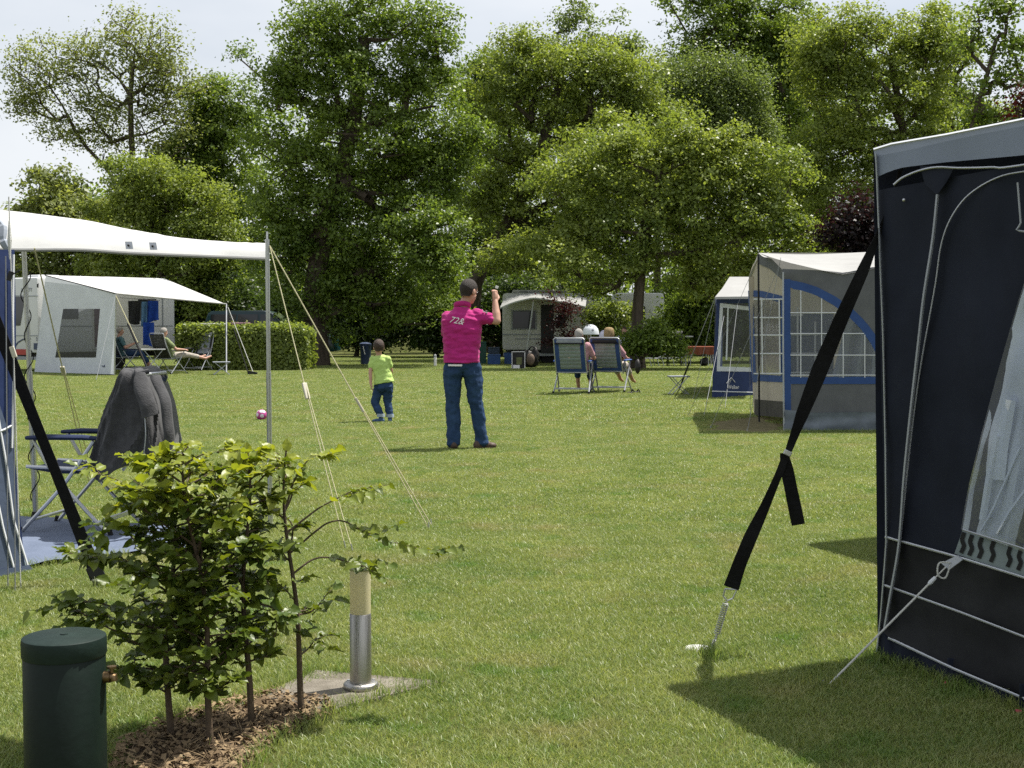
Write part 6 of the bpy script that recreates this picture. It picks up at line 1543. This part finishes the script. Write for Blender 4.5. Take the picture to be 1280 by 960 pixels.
sitter('person in a green floral shirt lying back with feet up in the olive chair', np.array(c3.location) + [.10, .02, -.02], R(-52), 'hair_grey', 'floral_shirt', 'khaki', .34, 0, feet=(.78, .46))
sitter('distant person in a lilac shirt with an orange cloth sitting by the tree', G(778, 462), R(160), 'hair_brown', 'lilac_shirt', 'orange_cloth', .14, 0)
# black bag hanging from the right chair's armrest and sandals
b_ = P(797, 458, 25.3); t = thing('shoulder_bag', b_ - [0, 0, .14], 'black bag hanging beside the right blue chair', 'bag')
m = MB(); m.ell(b_, (.055, .09, .14), 12, 10); m.v = [(x, y, z) for x, y, z in m.v]; m.build('pouch', 'bag_black', t, smooth=True)
m = MB(); m.tube(curve([b_ + [-.03, 0, .12], b_ + [-.05, 0, .22], b_ + [.03, 0, .12]], 6), .008, 5); m.build('strap', 'webbing', t)
for k, (px, py) in enumerate(((789, 492), (796, 491.5))):
    b_ = G(px, py); t = thing('sandal', b_, ['left of the two black sandals lying by the chair leg', 'right of the two black sandals lying by the chair leg'][k], 'sandal', 'black sandals on the lawn', R(-50))
    m = MB(); m.ell((0, 0, .02), (.05, .12, .02), 12, 6); m.build('sole', 'black_rubber', t, local=True, smooth=True)
    m = MB(); m.tube(curve([(-.05, .04, .02), (0, .05, .07), (.05, .04, .02)], 5), .012, 6); m.build('strap', 'black_rubber', t, local=True)

# ------------------------------------------------------------------ ball, stool, markers
bc = G(327, 525.5); bl_ = thing('ball', bc, 'pink and white ball lying on the grass behind the pole', 'ball')
m = MB(); m.ell(bc + [0, 0, .078], (.078, .078, .078), 24, 16); m.build('skin', 'ball_pink', bl_, smooth=True)
for k in range(9):
    q = nrm(np.random.default_rng(k + 50).normal(0, 1, 3)); a, b = frame(q); m = MB()
    cen_ = bc + [0, 0, .078]
    pts = [cen_ + nrm(q + (a * math.cos(w2_) + b * math.sin(w2_)) * .38) * .0795 for w2_ in np.linspace(0, 6.283, 8)[:-1]]
    m.add([cen_ + q * .0808] + pts, [(0, i + 1, (i + 1) % 7 + 1) for i in range(7)]); m.build('patch', 'ball_white', bl_)
def folding_stool(label, loc, w_, h_, top, group=None, rz=0):
    t = thing('folding_stool', loc, label, 'folding stool', group, rz)
    m = MB(); m.box((0, 0, h_ - .012), (w_, w_ * .8, .024)); m.build('top', top, t, local=True, bevel=.006)
    for s in (-1, 1):
        for d in (-1, 1):
            m = MB(); m.tube([(d * w_ * .46, s * w_ * .36, .01), (-d * w_ * .40, s * w_ * .36, h_ - .02)], .009, 6); m.build('leg', 'tube_grey', t, local=True)
    for d in (-1, 1):
        m = MB(); m.tube([(d * w_ * .45, -w_ * .37, .03), (d * w_ * .45, w_ * .37, .03)], .009, 6); m.build('stretcher', 'tube_grey', t, local=True)
    return t
folding_stool('grey folding stool standing alone left of the small blue awning', G(848, 494), .38, .375, 'pillow_grey', None, R(8))
folding_stool('low folding footstool under the crossed feet by the hedge', G(277, 469), .45, .36, 'pillow_grey', None, R(15))
folding_stool('white topped folding table beside the reader under the far left canopy', G(192, 469), .62, .70, 'caravan_white', None, R(15))
mp_ = G(544, 458); t = thing('marker_post', mp_, 'short white marker post at the edge of the field left of the man', 'post')
m = MB(); m.lathe(mp_, [(.045, 0), (.045, .36), (.04, .38), (.001, .39)], 14); m.build('post', 'print_white', t, smooth=True); m = MB(); m.lathe(mp_, [(.047, .29), (.047, .34)], 14); m.build('band', 'tube_grey', t)
mp_ = G(457, 456); t = thing('litter_bin', mp_, 'dark litter bin in the shade left of the boy', 'bin')
m = MB(); m.lathe(mp_, [(.16, 0), (.19, .62), (.20, .64), (.20, .70), (.12, .74), (.001, .75)], 20); m.build('body', 'decal_navy', t, smooth=True); m = MB(); m.tube([mp_ + [0, -.2, .35], mp_ + [-.06, -.2, .62]], .02, 6); m.build('handle', 'print_white', t)

# ------------------------------------------------------------------ caravan and canopy far left
C = G(48, 466); av, bvv = np.array([.784, -.62, 0]), np.array([.62, .784, 0])
rp, sdp = plane_from(C, C - av), plane_from(C, C + bvv)
cr = thing('caravan', C - av * 1.1 + bvv * 2.3, 'white caravan with a red tail lamp behind the far left canopy', 'caravan')
rz_ = math.atan2(bvv[1], bvv[0]); cc = C - av * 1.1 + bvv * 2.35
m = MB(); m.box((cc[0], cc[1], 1.60), (4.7, 2.2, 2.12), rz=rz_); m.build('body', 'caravan_white', cr, bevel=.10, smooth=True)
for dx in (.8, 3.0):
    m = MB(); q = C + bvv * dx - av * .9; m.box((q[0], q[1], 2.70), (.75, .6, .10), rz=rz_, taper=.9); m.build('roof_hatch', 'caravan_white', cr, bevel=.03)
m = MB(); strip(m, rp, [(-14, 371), (31, 371)], [(-14, 407), (25, 407)], 6, 4, .015); m.build('rear_window', 'dark_glass', cr)
m = MB(); strip(m, rp, [(-14, 369), (48, 369.5)], [(-14, 370.5), (48, 370.5)], 4, 1, .012); m.build('trim_line', 'caravan_trim', cr); m = MB(); strip(m, rp, [(-14, 419), (47, 419)], [(-14, 420), (47, 420)], 4, 1, .012); m.build('trim_line', 'caravan_trim', cr)
m = MB(); strip(m, rp, [(18, 436.5), (34, 436.5)], [(18, 443.5), (34, 443.5)], 4, 2, .03); m.build('tail_lamp', 'tail_red', cr)
m = MB(); strip(m, rp, [(-14, 444), (46, 446)], [(-14, 449), (45, 450)], 4, 2, .02); m.build('bumper', 'caravan_trim', cr)
m = MB(); strip(m, rp, [(42, 429), (49, 429)], [(42, 437), (48, 437)], 3, 1, .016); m.build('side_decal', 'decal_navy', cr)
m = MB(); tape(m, rp, [(18, 434), (22, 428), (28, 424.5), (34, 423), (38, 424)], 1.6, .014, .003); m.build('swoosh', 'decal_navy', cr)
ux = nrm(C - (C - av)); m = MB(); place_text(m, 'LIBERTY', .15, rp(33, 362.5, .014), ux, (0, 0, 1)); m.build('lettering', 'decal_navy', cr)
m = MB(); place_text(m, 'Si', .15, rp(46, 424, .014), ux, (0, 0, 1)); m.build('lettering', 'decal_navy', cr)
m = MB(); strip(m, rp, [(46, 355), (48.5, 354)], [(46, 359), (48, 360)], 3, 1, .02); m.build('marker_lamp', 'dark_trim', cr)
def on_side(s0, s1, z0, z1, name, m_, off=.015):
    m = MB(); p = [C + bvv * s0 + [0, 0, z0], C + bvv * s1 + [0, 0, z0], C + bvv * s1 + [0, 0, z1], C + bvv * s0 + [0, 0, z1]]; n_ = np.array([av[0], av[1], 0])
    m.poly([q + n_ * .0 for q in p], off, n_); return m.build(name, m_, cr, bevel=.01)
on_side(.5, 1.3, 1.5, 2.15, 'window', 'dark_glass'); d_ = on_side(1.75, 2.4, .62, 2.40, 'door', 'caravan_cream'); on_side(1.82, 2.33, .70, 2.30, 'door_curtain', 'curtain_plum', .03)
on_side(3.35, 4.0, 1.45, 2.1, 'window', 'dark_glass'); on_side(.1, 4.6, 1.28, 1.31, 'trim_line', 'caravan_trim', .012); on_side(4.2, 4.25, .6, 2.6, 'trim_line', 'caravan_trim', .012)
for s in (1.9, 2.7):
    q = C + bvv * s - av * .25; m = MB(); m.lathe((0, 0, 0), [(.09, -.1), (.29, -.1), (.31, -.06), (.31, .06), (.29, .1), (.09, .1)], 18)
    M_ = Matrix.Rotation(rz_, 3, 'Z') @ Matrix.Rotation(R(90), 3, 'X'); m.v = [tuple(np.array(M_ @ Vector(v)) + [q[0], q[1], .31]) for v in m.v]; m.build('wheel', 'black_rubber', cr)
m = MB(); q = C + bvv * 2.3 - av * 1.1; m.box((q[0], q[1], .46), (4.3, 1.6, .14), rz=rz_); m.build('chassis', 'dark_trim', cr)
cn = thing('caravan_awning', G(143, 469), 'pale sun canopy with a windowed side wall on the far left caravan', 'awning')
E0, E1 = P(145, 367, 35.4), P(283, 380, 38.2); Ra, Rb = P(56, 344, 37.6), P(205, 348, 41.2)
rows = []
for v_ in np.linspace(0, 1, 10):
    rows.append([Ra * (1 - u) * (1 - v_) + Rb * u * (1 - v_) + E0 * (1 - u) * v_ + E1 * u * v_ + np.array([0, 0, -.05 * math.sin(3.14 * v_) * math.sin(3.14 * u) + .01 * math.sin(u * 30) * v_]) for u in np.linspace(0, 1, 20)])
m = MB(); m.grid(rows); m.build('canopy', 'canvas_white', cn, smooth=True)
m = MB(); m.tube([E0, E1], .022, 6); m.build('hem_bar', 'canvas_offwhite', cn); m = MB(); m.tube([Ra, E0], .015, 6); m.build('side_bar', 'dark_trim', cn)
WA, WB = G(43, 466), G(143, 470); WPn = plane_from(WA, WB)
m = MB(); fo = lambda u, t: .02 * math.sin(u * 12 + t * 4) * t
strip(m, WPn, [(57, 345), (145, 367.5)], [(79, 386), (125, 386)], 10, 3, 0, None)
strip(m, WPn, [(57, 345), (43, 465)], [(79, 386), (69, 447)], 10, 3, 0); strip(m, WPn, [(125, 386), (120, 447)], [(145, 367.5), (143, 468)], 10, 3, 0); strip(m, WPn, [(69, 447), (120, 447)], [(43, 465), (143, 468)], 10, 3, 0)
m.build('side_wall', 'canvas_pale', cn, smooth=True)
m = MB(); strip(m, WPn, [(79, 386), (125, 386)], [(69, 447), (120, 447)], 8, 8, .002); m.build('window_film', 'pane_smoke', cn)
m = MB(); strip(m, WPn, [(129, 457), (131, 456)], [(129, 459), (131, 459)], 2, 1, .01); strip(m, WPn, [(127, 457), (128, 456.5)], [(127.6, 458.6), (128.4, 458.6)], 2, 1, .01); m.build('wall_badge', 'decal_navy', cn)
for tp, bt_ in ((E0, G(143, 470)), (E1, G(283, 467))):
    m = MB(); m.tube([bt_, tp], .02, 8); m.build('pole', 'aluminium', cn)
m = MB(); strip(m, WPn, [(44, 464), (143, 467)], [(44, 470), (143, 472)], 8, 1, -.05); m.build('draught_skirt', 'canvas_charcoal', cn)
for k, (tp, bt_, c_, r_) in enumerate(((P(285, 384, 38.0), G(317, 467), 'rope_white', .010), (P(284, 382, 38.0), G(303, 458), 'rope_grey', .010), (E0, G(120, 476), 'rope_grey', .005))):
    t = thing('guy_rope', bt_, ['pale guy rope pegged in front of the hedge', 'second thinner guy rope in front of the hedge', 'thin guy rope across the side wall window of the far canopy'][k], 'guy rope', 'guy ropes of the far left canopy')
    m = MB(); rope(m, tp, bt_, r_); m.build('rope', c_, t); m = MB(); m.tube([bt_ + [0, 0, .06], bt_ - [0, 0, .06]], .01, 6); m.build('peg', 'galvanised', t)
t = thing('storm_strap', G(187, 474), 'dark strap running down from the far canopy pole', 'strap'); m = MB(); a, b = E0 + [0, -.03, -.05], P(172, 428, 35.2); rope(m, a, b, .012); m.build('rope', 'rope_yellow', t); m = MB(); rope(m, P(160, 405, 35.3), G(190, 474), .03); m.build('webbing', 'webbing', t)
t = thing('storm_strap', G(311, 469), 'dark strap end with a peg left of the hedge corner', 'strap'); m = MB(); rope(m, P(292, 410, 37.4), G(311, 469), .014); m.build('webbing', 'webbing', t); m = MB(); m.box(G(311, 469) + [.1, 0, .05], (.25, .05, .10), ry=.2); m.build('buckle', 'dark_trim', t)
def towel(label, x0, x1, y0, y1, D, m_, sd_):
    t = thing('towel', P((x0 + x1) / 2, y1, D), label, 'towel', 'laundry under the far left canopy')
    m = MB(); f, g2 = [], []
    for v_ in np.linspace(0, 1, 8):
        row = [P(x0 + (x1 - x0) * u + (1 - v_) * .3, y0 + (y1 - y0) * v_ + 2 * math.sin(u * 3 + sd_) * v_, D) + np.array([0, .04 * math.sin(u * 9 + sd_ + v_ * 2), 0]) for u in np.linspace(0, 1, 12)]
        f.append(row); g2.append([p + [0, .02, 0] for p in row])
    m.grid(f); m.grid(g2); m.grid([f[-1], g2[-1]]); m.grid([f[0], g2[0]]); m.grid([[r_[0] for r_ in f], [r_[0] for r_ in g2]]); m.grid([[r_[-1] for r_ in f], [r_[-1] for r_ in g2]])
    m.build('cloth', m_, t, smooth=True)
towel('pale blue towel hanging under the far canopy', 176, 184, 377, 406, 36.9, 'towel_sky', 1)
towel('mid blue towel hanging highest on the right under the far canopy', 184, 198, 376, 402, 37.0, 'towel_blue', 2)
towel('long deep blue towel hanging lowest under the far canopy', 179, 192, 403, 433, 36.8, 'towel_blue', 4)
towel('dark sheet standing for the shade against the caravan beside the towels', 160, 175, 376, 404, 37.4, 'sling_black', 6)  # dark sheet added for the shade inside the canopy
t = thing('washing_line', P(180, 376, 37), 'thin line under the far canopy that carries the towels', 'line'); m = MB(); m.tube([P(150, 372, 36.4), P(200, 376, 37.6)], .008, 5); m.build('cord', 'rope_grey', t)

# dark car behind the hedge, boards on top
cb = G(312, 403 + 2380 / 45.0); car = thing('parked_car', cb, 'dark teal car parked behind the clipped hedge', 'car')
a, b = P(262, 400, 45), P(372, 400, 45); x0, x1 = a[0], b[0]; L = x1 - x0
prof = [(0, .45), (.0, 1.15), (.015, 1.50), (.04, 1.70), (.08, 1.77), (.30, 1.79), (.66, 1.78), (.75, 1.70), (.93, 1.22), (1.25, 1.05), (1.42, .92), (1.46, .45)]
m = MB(); k = len(prof); ys = (-.85, -.80, .80, .85)
sect = []
for yy, sc in ((-.85, 0), (.85, 0)):
    sect.append([(x0 + u * L, 45 + yy * (1 - .10 * max(0, z - 1.1) / .7), z) for u, z in prof])
m.add(sect[0] + sect[1], [tuple(range(k)), tuple(range(2 * k - 1, k - 1, -1))] + [(i, (i + 1) % k, k + (i + 1) % k, k + i) for i in range(k)]); m.build('body', 'car_teal', car, bevel=.05, smooth=True)
for u0, u1, u2, u3 in ((.06, .34, .36, .08), (.37, .60, .60, .38), (.63, .86, .73, .63)):
    m = MB(); m.poly([(x0 + u0 * L, 45 - .845, 1.20), (x0 + u1 * L, 45 - .845, 1.20), (x0 + u2 * L, 45 - .80, 1.66), (x0 + u3 * L, 45 - .80, 1.66)], .012, (0, -1, 0)); m.build('side_window', 'dark_glass', car)
m = MB(); m.grid([[(x0 + .94 * L, 44.3, 1.24), (x0 + .94 * L, 45.7, 1.24)], [(x0 + .755 * L, 44.35, 1.70), (x0 + .755 * L, 45.65, 1.70)]]); m.v = [(x + .02, y, z + .02) for x, y, z in m.v]; m.build('windscreen', 'dark_glass', car)
for u in (.22, 1.2):
    for yy in (-.72, .72):
        m = MB(); m.lathe((0, 0, 0), [(.12, -.1), (.30, -.1), (.33, -.06), (.33, .06), (.30, .1), (.12, .1)], 18); M_ = Matrix.Rotation(R(90), 3, 'X')
        m.v = [tuple(np.array(M_ @ Vector(v)) + [x0 + u * L, 45 + yy, .33]) for v in m.v]; m.build('wheel', 'black_rubber', car)
for k, (xa, xb, y_, m_, lab) in enumerate(((242, 290, 405.5, 'board_white', 'long white board lying along the top of the hedge'), (284, 312, 404.5, 'board_pink', 'short pinkish board lying on the hedge beside the white one'))):
    p = P((xa + xb) / 2, y_, 39.9); t = thing('board', p, lab, 'board'); m = MB(); m.box((0, 0, 0), ((xb - xa) / F * 39.9, .4, .06)); m.v = [tuple(np.array(v) + p) for v in m.v]; m.build('deck', m_, t, bevel=.025, smooth=True)
    m = MB(); m.box(p + [0, -.19, -.035], ((xb - xa) / F * 39.9 * .9, .03, .02)); m.build('rail', 'dark_trim', t)

# ------------------------------------------------------------------ middle caravan with porch canopy
mc = G(682, 403 + 2380 / 46.5); mv = thing('caravan', mc, 'cream caravan under a curved porch canopy behind the man in pink', 'caravan')
xa, xb = P(628, 400, 46)[0], P(742, 400, 46)[0]
m = MB(); m.box(((xa + xb) / 2, 47.1, 1.42), (xb - xa, 2.2, 1.95)); m.build('body', 'caravan_cream', mv, bevel=.15, smooth=True)
m = MB(); m.box(((xa + xb) / 2 - .3, 47.1, 2.46), (1.8, 1.0, .10)); m.build('roof_hatch', 'caravan_cream', mv, bevel=.03)
def face(x0, x1, y0, y1, name, m_, off=.015, bev=.02, par=None):
    a, b = P(x0, y1, 46.0), P(x1, y0, 46.0); m = MB(); m.box(((a[0] + b[0]) / 2, 46.0 - off / 2, (a[2] + b[2]) / 2), (b[0] - a[0], off, b[2] - a[2])); return m.build(name, m_, par or mv, bevel=min(bev, off * .45))
w_ = face(639, 671, 387.5, 412, 'window', 'caravan_trim', .03); face(641, 669, 389, 410.5, 'pane', 'dark_glass', .045, .01, w_)
face(676, 692, 381, 442, 'door', 'dark_trim', .04); w_ = face(694, 707, 393, 409, 'window', 'caravan_trim', .03); face(695, 706, 394, 408, 'pane', 'dark_glass', .045, .01, w_)
face(628, 675, 417.5, 418.8, 'trim_line', 'caravan_trim', .02, .004); face(644, 675, 423, 424.2, 'trim_line', 'caravan_trim', .02, .004); face(629, 741, 441, 445, 'lower_trim', 'caravan_trim', .03, .004)
for u in (.35, .5):
    for yy in (-.9, .9):
        m = MB(); m.lathe((0, 0, 0), [(.09, -.1), (.28, -.1), (.30, -.06), (.30, .06), (.28, .1), (.09, .1)], 18); M_ = Matrix.Rotation(R(90), 3, 'X')
        m.v = [tuple(np.array(M_ @ Vector(v)) + [xa + u * (xb - xa), 47.1 + yy, .30]) for v in m.v]; m.build('wheel', 'black_rubber', mv)
m = MB(); m.box(((xa + xb) / 2, 47.1, .40), (xb - xa - .3, 1.7, .12)); m.build('chassis', 'dark_trim', mv)
pc_ = thing('porch_canopy', G(660, 403 + 2380 / 43.6), 'grey white curved porch canopy of the middle caravan with a slanting pole', 'canopy')
fr = curve([(625, 384.5), (640, 378), (655, 374), (668, 372), (690, 375), (705, 377.5), (718, 380), (732, 383)], 4); tpc = curve([(634, 372), (645, 368.5), (660, 367), (680, 366.5), (700, 367), (718, 367.5), (735, 369)], 4)
fr, tpc = resample(fr, 26), resample(tpc, 26); rows = []
for v_ in np.linspace(0, 1, 7): rows.append([P(*tpc[i], 46.2) * (1 - v_) + P(*fr[i], 43.8) * v_ + np.array([0, 0, .08 * math.sin(3.14 * v_)]) for i in range(26)])
m = MB(); m.grid(rows); m.build('canopy', 'canvas_offwhite', pc_, smooth=True)
m = MB(); m.grid([[P(*fr[i], 43.8) for i in range(26)], [P(fr[i][0], fr[i][1] + 1.6, 43.82) for i in range(26)]]); m.build('valance', 'canvas_pale', pc_)
m = MB(); m.tube([G(656, 457), P(667, 377, 43.9)], .028, 8); m.build('pole', 'tube_grey', pc_)
m = MB(); m.tube([P(650, 365.2, 46.5), P(713, 364.6, 46.5)], .035, 8); m.build('awning_roll', 'canvas_offwhite', pc_)
def crate(label, px0, px1, top, base_y, m_, nm='storage_crate', cat='crate', grp=None):
    D = 2380.0 / (base_y - 403); a, b = P(px0, base_y, D), P(px1, top, D); w_ = b[0] - a[0]; h_ = b[2]
    t = thing(nm, ((a[0] + b[0]) / 2, D, 0), label, cat, grp)
    m = MB(); m.box((0, 0, h_ * .46), (w_ * .92, w_ * .7, h_ * .92), taper=1.05); m.build('tub', m_, t, local=True, bevel=.02)
    m = MB(); m.box((0, 0, h_ * .96), (w_, w_ * .76, h_ * .08)); m.build('rim', m_, t, local=True, bevel=.01); return t
crate('low blue crate in the shade left of the middle caravan', 609, 626, 443, 456, 'crate_blue', grp='blue crates at the middle caravan')
crate('blue crate at the foot of the middle caravan wall', 630, 642, 441, 455.5, 'crate_blue', grp='blue crates at the middle caravan')
crate('grey lidded crate standing behind the low blue crate', 610, 625, 434, 453.5, 'canvas_slate', grp=None)
crate('dark green bin in the shade behind the man in pink', 598, 608, 427, 455, 'bin_green', 'bin', 'bin')
# bags on the lawn
bb = G(648, 461); t = thing('crate_bag', bb, 'white framed dark crate with an olive pocket on the lawn', 'crate')
w_ = 16 / F * 41
for (cx_, cz_, sx_, sz_) in ((-w_ / 2, .26, .02, .52), (w_ / 2, .26, .02, .52), (0, .01, w_, .02), (0, .52, w_, .02)):
    m = MB(); m.box(bb + [cx_, -.15, cz_], (sx_, .02, sz_)); m.build('frame_bar', 'print_white', t)
m = MB(); m.box(bb + [0, .05, .26], (w_ * .95, .36, .5)); m.build('body', 'bag_black', t, bevel=.03); m = MB(); m.box(bb + [.02, -.14, .24], (.17, .04, .22)); m.build('pocket', 'bag_olive', t, bevel=.015); m = MB(); m.box(bb + [-.06, -.145, .07], (.2, .03, .1)); m.build('card', 'print_white', t)
bb = G(663, 460); t = thing('duffel_bag', bb, 'black and tan bag slumped beside the white framed crate', 'bag')
mb = MB(); mb.ell(bb + [-.03, 0, .26], (.22, .2, .27)); mb.ell(bb + [.14, .03, .33], (.13, .18, .33)); mb.ell(bb + [-.12, -.05, .42], (.12, .12, .14)); f_ = fuse(mb, .03, 2, .03, 6, 4); f_.v = [(x, y, max(z, .0)) for x, y, z in f_.v]; f_.build('body', 'bag_black', t, smooth=True)
m = MB(); m.ell(bb + [0, -.16, .27], (.13, .1, .19), 10, 8); m.build('front_pocket', 'bag_tan', t, smooth=True); m = MB(); m.tube(curve([bb + [-.1, -.1, .5], bb + [.03, -.16, .66], bb + [.16, -.1, .6]], 5), .02, 6); m.build('handle', 'webbing', t)

# far white caravans, tent and gear behind the tree
fc = G(800, 403 + 2380 / 54); t = thing('caravan', fc, 'sunlit white caravan showing through the leaves behind the distant tree trunk', 'caravan')
xa, xb = P(768, 400, 53)[0], P(832, 400, 53)[0]
m = MB(); m.box(((xa + xb) / 2, 54.1, 1.5), (xb - xa, 2.1, 2.1), taper=.96); m.build('body', 'caravan_white', t, bevel=.15, smooth=True); m = MB(); m.box(((xa + xb) / 2 - .2, 53.0, 1.75), (.8, .06, .55)); m.build('window', 'dark_glass', t, bevel=.02)
for s in (-.6, .6):
    m = MB(); m.tube([((xa + xb) / 2 + s, 53.3, .3), ((xa + xb) / 2 + s, 53.5, .3)], .3, 16); m.build('wheel', 'black_rubber', t)
fc = G(745, 403 + 2380 / 50); t = thing('party_tent', fc, 'white peaked tent roof showing between the leaves right of the middle caravan', 'tent')
pk = P(745, 388, 50); cs = [P(718, 399, 48.5), P(772, 399, 48.5), P(772, 398, 51.5), P(718, 398, 51.5)]; m = MB(); m.add([pk] + cs, [(0, 1, 2), (0, 2, 3), (0, 3, 4), (0, 4, 1)]); m.build('roof', 'canvas_white', t)
for c_ in cs: m = MB(); m.tube([c_, c_ * [1, 1, 0]], .025, 6); m.build('pole', 'tube_grey', t)
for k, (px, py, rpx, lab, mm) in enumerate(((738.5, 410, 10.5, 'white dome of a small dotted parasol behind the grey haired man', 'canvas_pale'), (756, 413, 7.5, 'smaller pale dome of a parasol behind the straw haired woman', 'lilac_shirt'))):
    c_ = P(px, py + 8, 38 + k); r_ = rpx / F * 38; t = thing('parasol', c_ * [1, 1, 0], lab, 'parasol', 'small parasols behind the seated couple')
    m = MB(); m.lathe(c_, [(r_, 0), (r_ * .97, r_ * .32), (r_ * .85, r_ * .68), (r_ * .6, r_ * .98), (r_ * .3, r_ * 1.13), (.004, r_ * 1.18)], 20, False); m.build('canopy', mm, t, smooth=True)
    m = MB(); m.tube([c_ * [1, 1, 0], c_ + [0, 0, r_]], .015, 6); m.build('pole', 'tube_grey', t)
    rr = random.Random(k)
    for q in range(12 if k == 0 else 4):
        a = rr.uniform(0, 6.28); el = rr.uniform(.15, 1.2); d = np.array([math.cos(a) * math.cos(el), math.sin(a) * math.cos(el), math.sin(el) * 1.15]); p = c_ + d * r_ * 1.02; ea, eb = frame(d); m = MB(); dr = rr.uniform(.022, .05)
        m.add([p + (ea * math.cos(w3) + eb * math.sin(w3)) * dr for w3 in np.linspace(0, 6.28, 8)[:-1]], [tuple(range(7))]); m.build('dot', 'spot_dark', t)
# red cloth table, barbecue, low loungers
tb = G(873, 458); t = thing('folding_table', tb, 'folding table under a rust red cloth left of the small blue awning', 'table')
w_ = 38 / F * 43.3
m = MB(); f = []
for v_ in np.linspace(0, 1, 5): f.append([tb + [(u - .5) * w_, -.32 - .03 * math.sin(u * 28) * v_, .63 - .24 * v_ * (1 + .08 * math.sin(u * 17))] for u in np.linspace(0, 1, 30)])
m.grid([[tb + [(u - .5) * w_, .32, .64] for u in np.linspace(0, 1, 30)]] + f); m.build('cloth', 'redwood', t, smooth=True); m = MB(); m.box(tb + [0, 0, .61], (w_ * .96, .6, .03)); m.build('top', 'tube_grey', t)
for sx in (-.46, -.3, .3, .46):
    for sy in (-.25, .25): m = MB(); m.tube([tb + [sx * w_, sy, 0], tb + [sx * w_ * .9, sy, .6]], .014, 6); m.build('leg', 'tube_grey', t)
tb2 = G(880, 458); t = thing('rucksack', tb2, 'dark rucksack under the rust red table', 'bag'); mb = MB(); mb.ell(tb2 + [0, -.05, .14], (.15, .12, .15)); mb.ell(tb2 + [.05, -.05, .2], (.1, .1, .12)); f_ = fuse(mb, .03, 2, .02, 6, 4); f_.build('body', 'bag_black', t, smooth=True); m = MB(); m.ell(tb2 + [0, -.17, .12], (.08, .05, .07)); m.build('pocket', 'bag_black', t)
bq = G(843, 458); t = thing('barbecue', bq, 'black barbecue cart under the tree left of the rust red table', 'barbecue')
m = MB(); m.box(bq + [0, 0, .82], (.5, .4, .34)); m.build('cabinet', 'dark_trim', t, bevel=.02); m = MB(); m.tube([bq + [-.25, 0, 1.02], bq + [.25, 0, 1.02]], .12, 14); m.build('lid', 'dark_trim', t, smooth=True); m = MB(); m.box(bq + [.42, 0, .95], (.3, .36, .03)); m.build('side_shelf', 'tube_grey', t)
m = MB(); m.tube([bq + [-.2, -.2, 1.06], bq + [.2, -.2, 1.06]], .012, 6); m.build('handle', 'aluminium', t)
for sx in (-.22, .22):
    for sy in (-.16, .16): m = MB(); m.tube([bq + [sx, sy, 0], bq + [sx, sy, .66]], .016, 6); m.build('leg', 'dark_trim', t)
for k, (px, lab) in enumerate(((812, 'low grey lounger lying flat below the distant tree trunk'), (838, 'low grey lounger lying flat beside the barbecue cart'))):
    b_ = G(px, 458); t = thing('lounger', b_, lab, 'lounger', 'low grey loungers under the tree', R(8 if k else -6))
    m = MB(); rows = [[(-.6 + 1.2 * u, y, .26 + (.18 * max(0, u - .7) / .3)) for y in (-.28, .28)] for u in np.linspace(0, 1, 10)]; m.grid(rows); m.grid([[(x, y, z - .02) for x, y, z in r_] for r_ in rows]); m.build('sling', 'pillow_grey', t, local=True)
    for sy in (-.29, .29): m = MB(); m.tube([(-.62, sy, .26), (.25, sy, .26), (.62, sy, .45)], .015, 6); m.build('frame_rail', 'tube_grey', t, local=True)
    for x in (-.5, 0, .4):
        for sy in (-.28, .28): m = MB(); m.tube([(x, sy, .25), (x + .06, sy, .0)], .013, 6); m.build('leg', 'tube_grey', t, local=True)
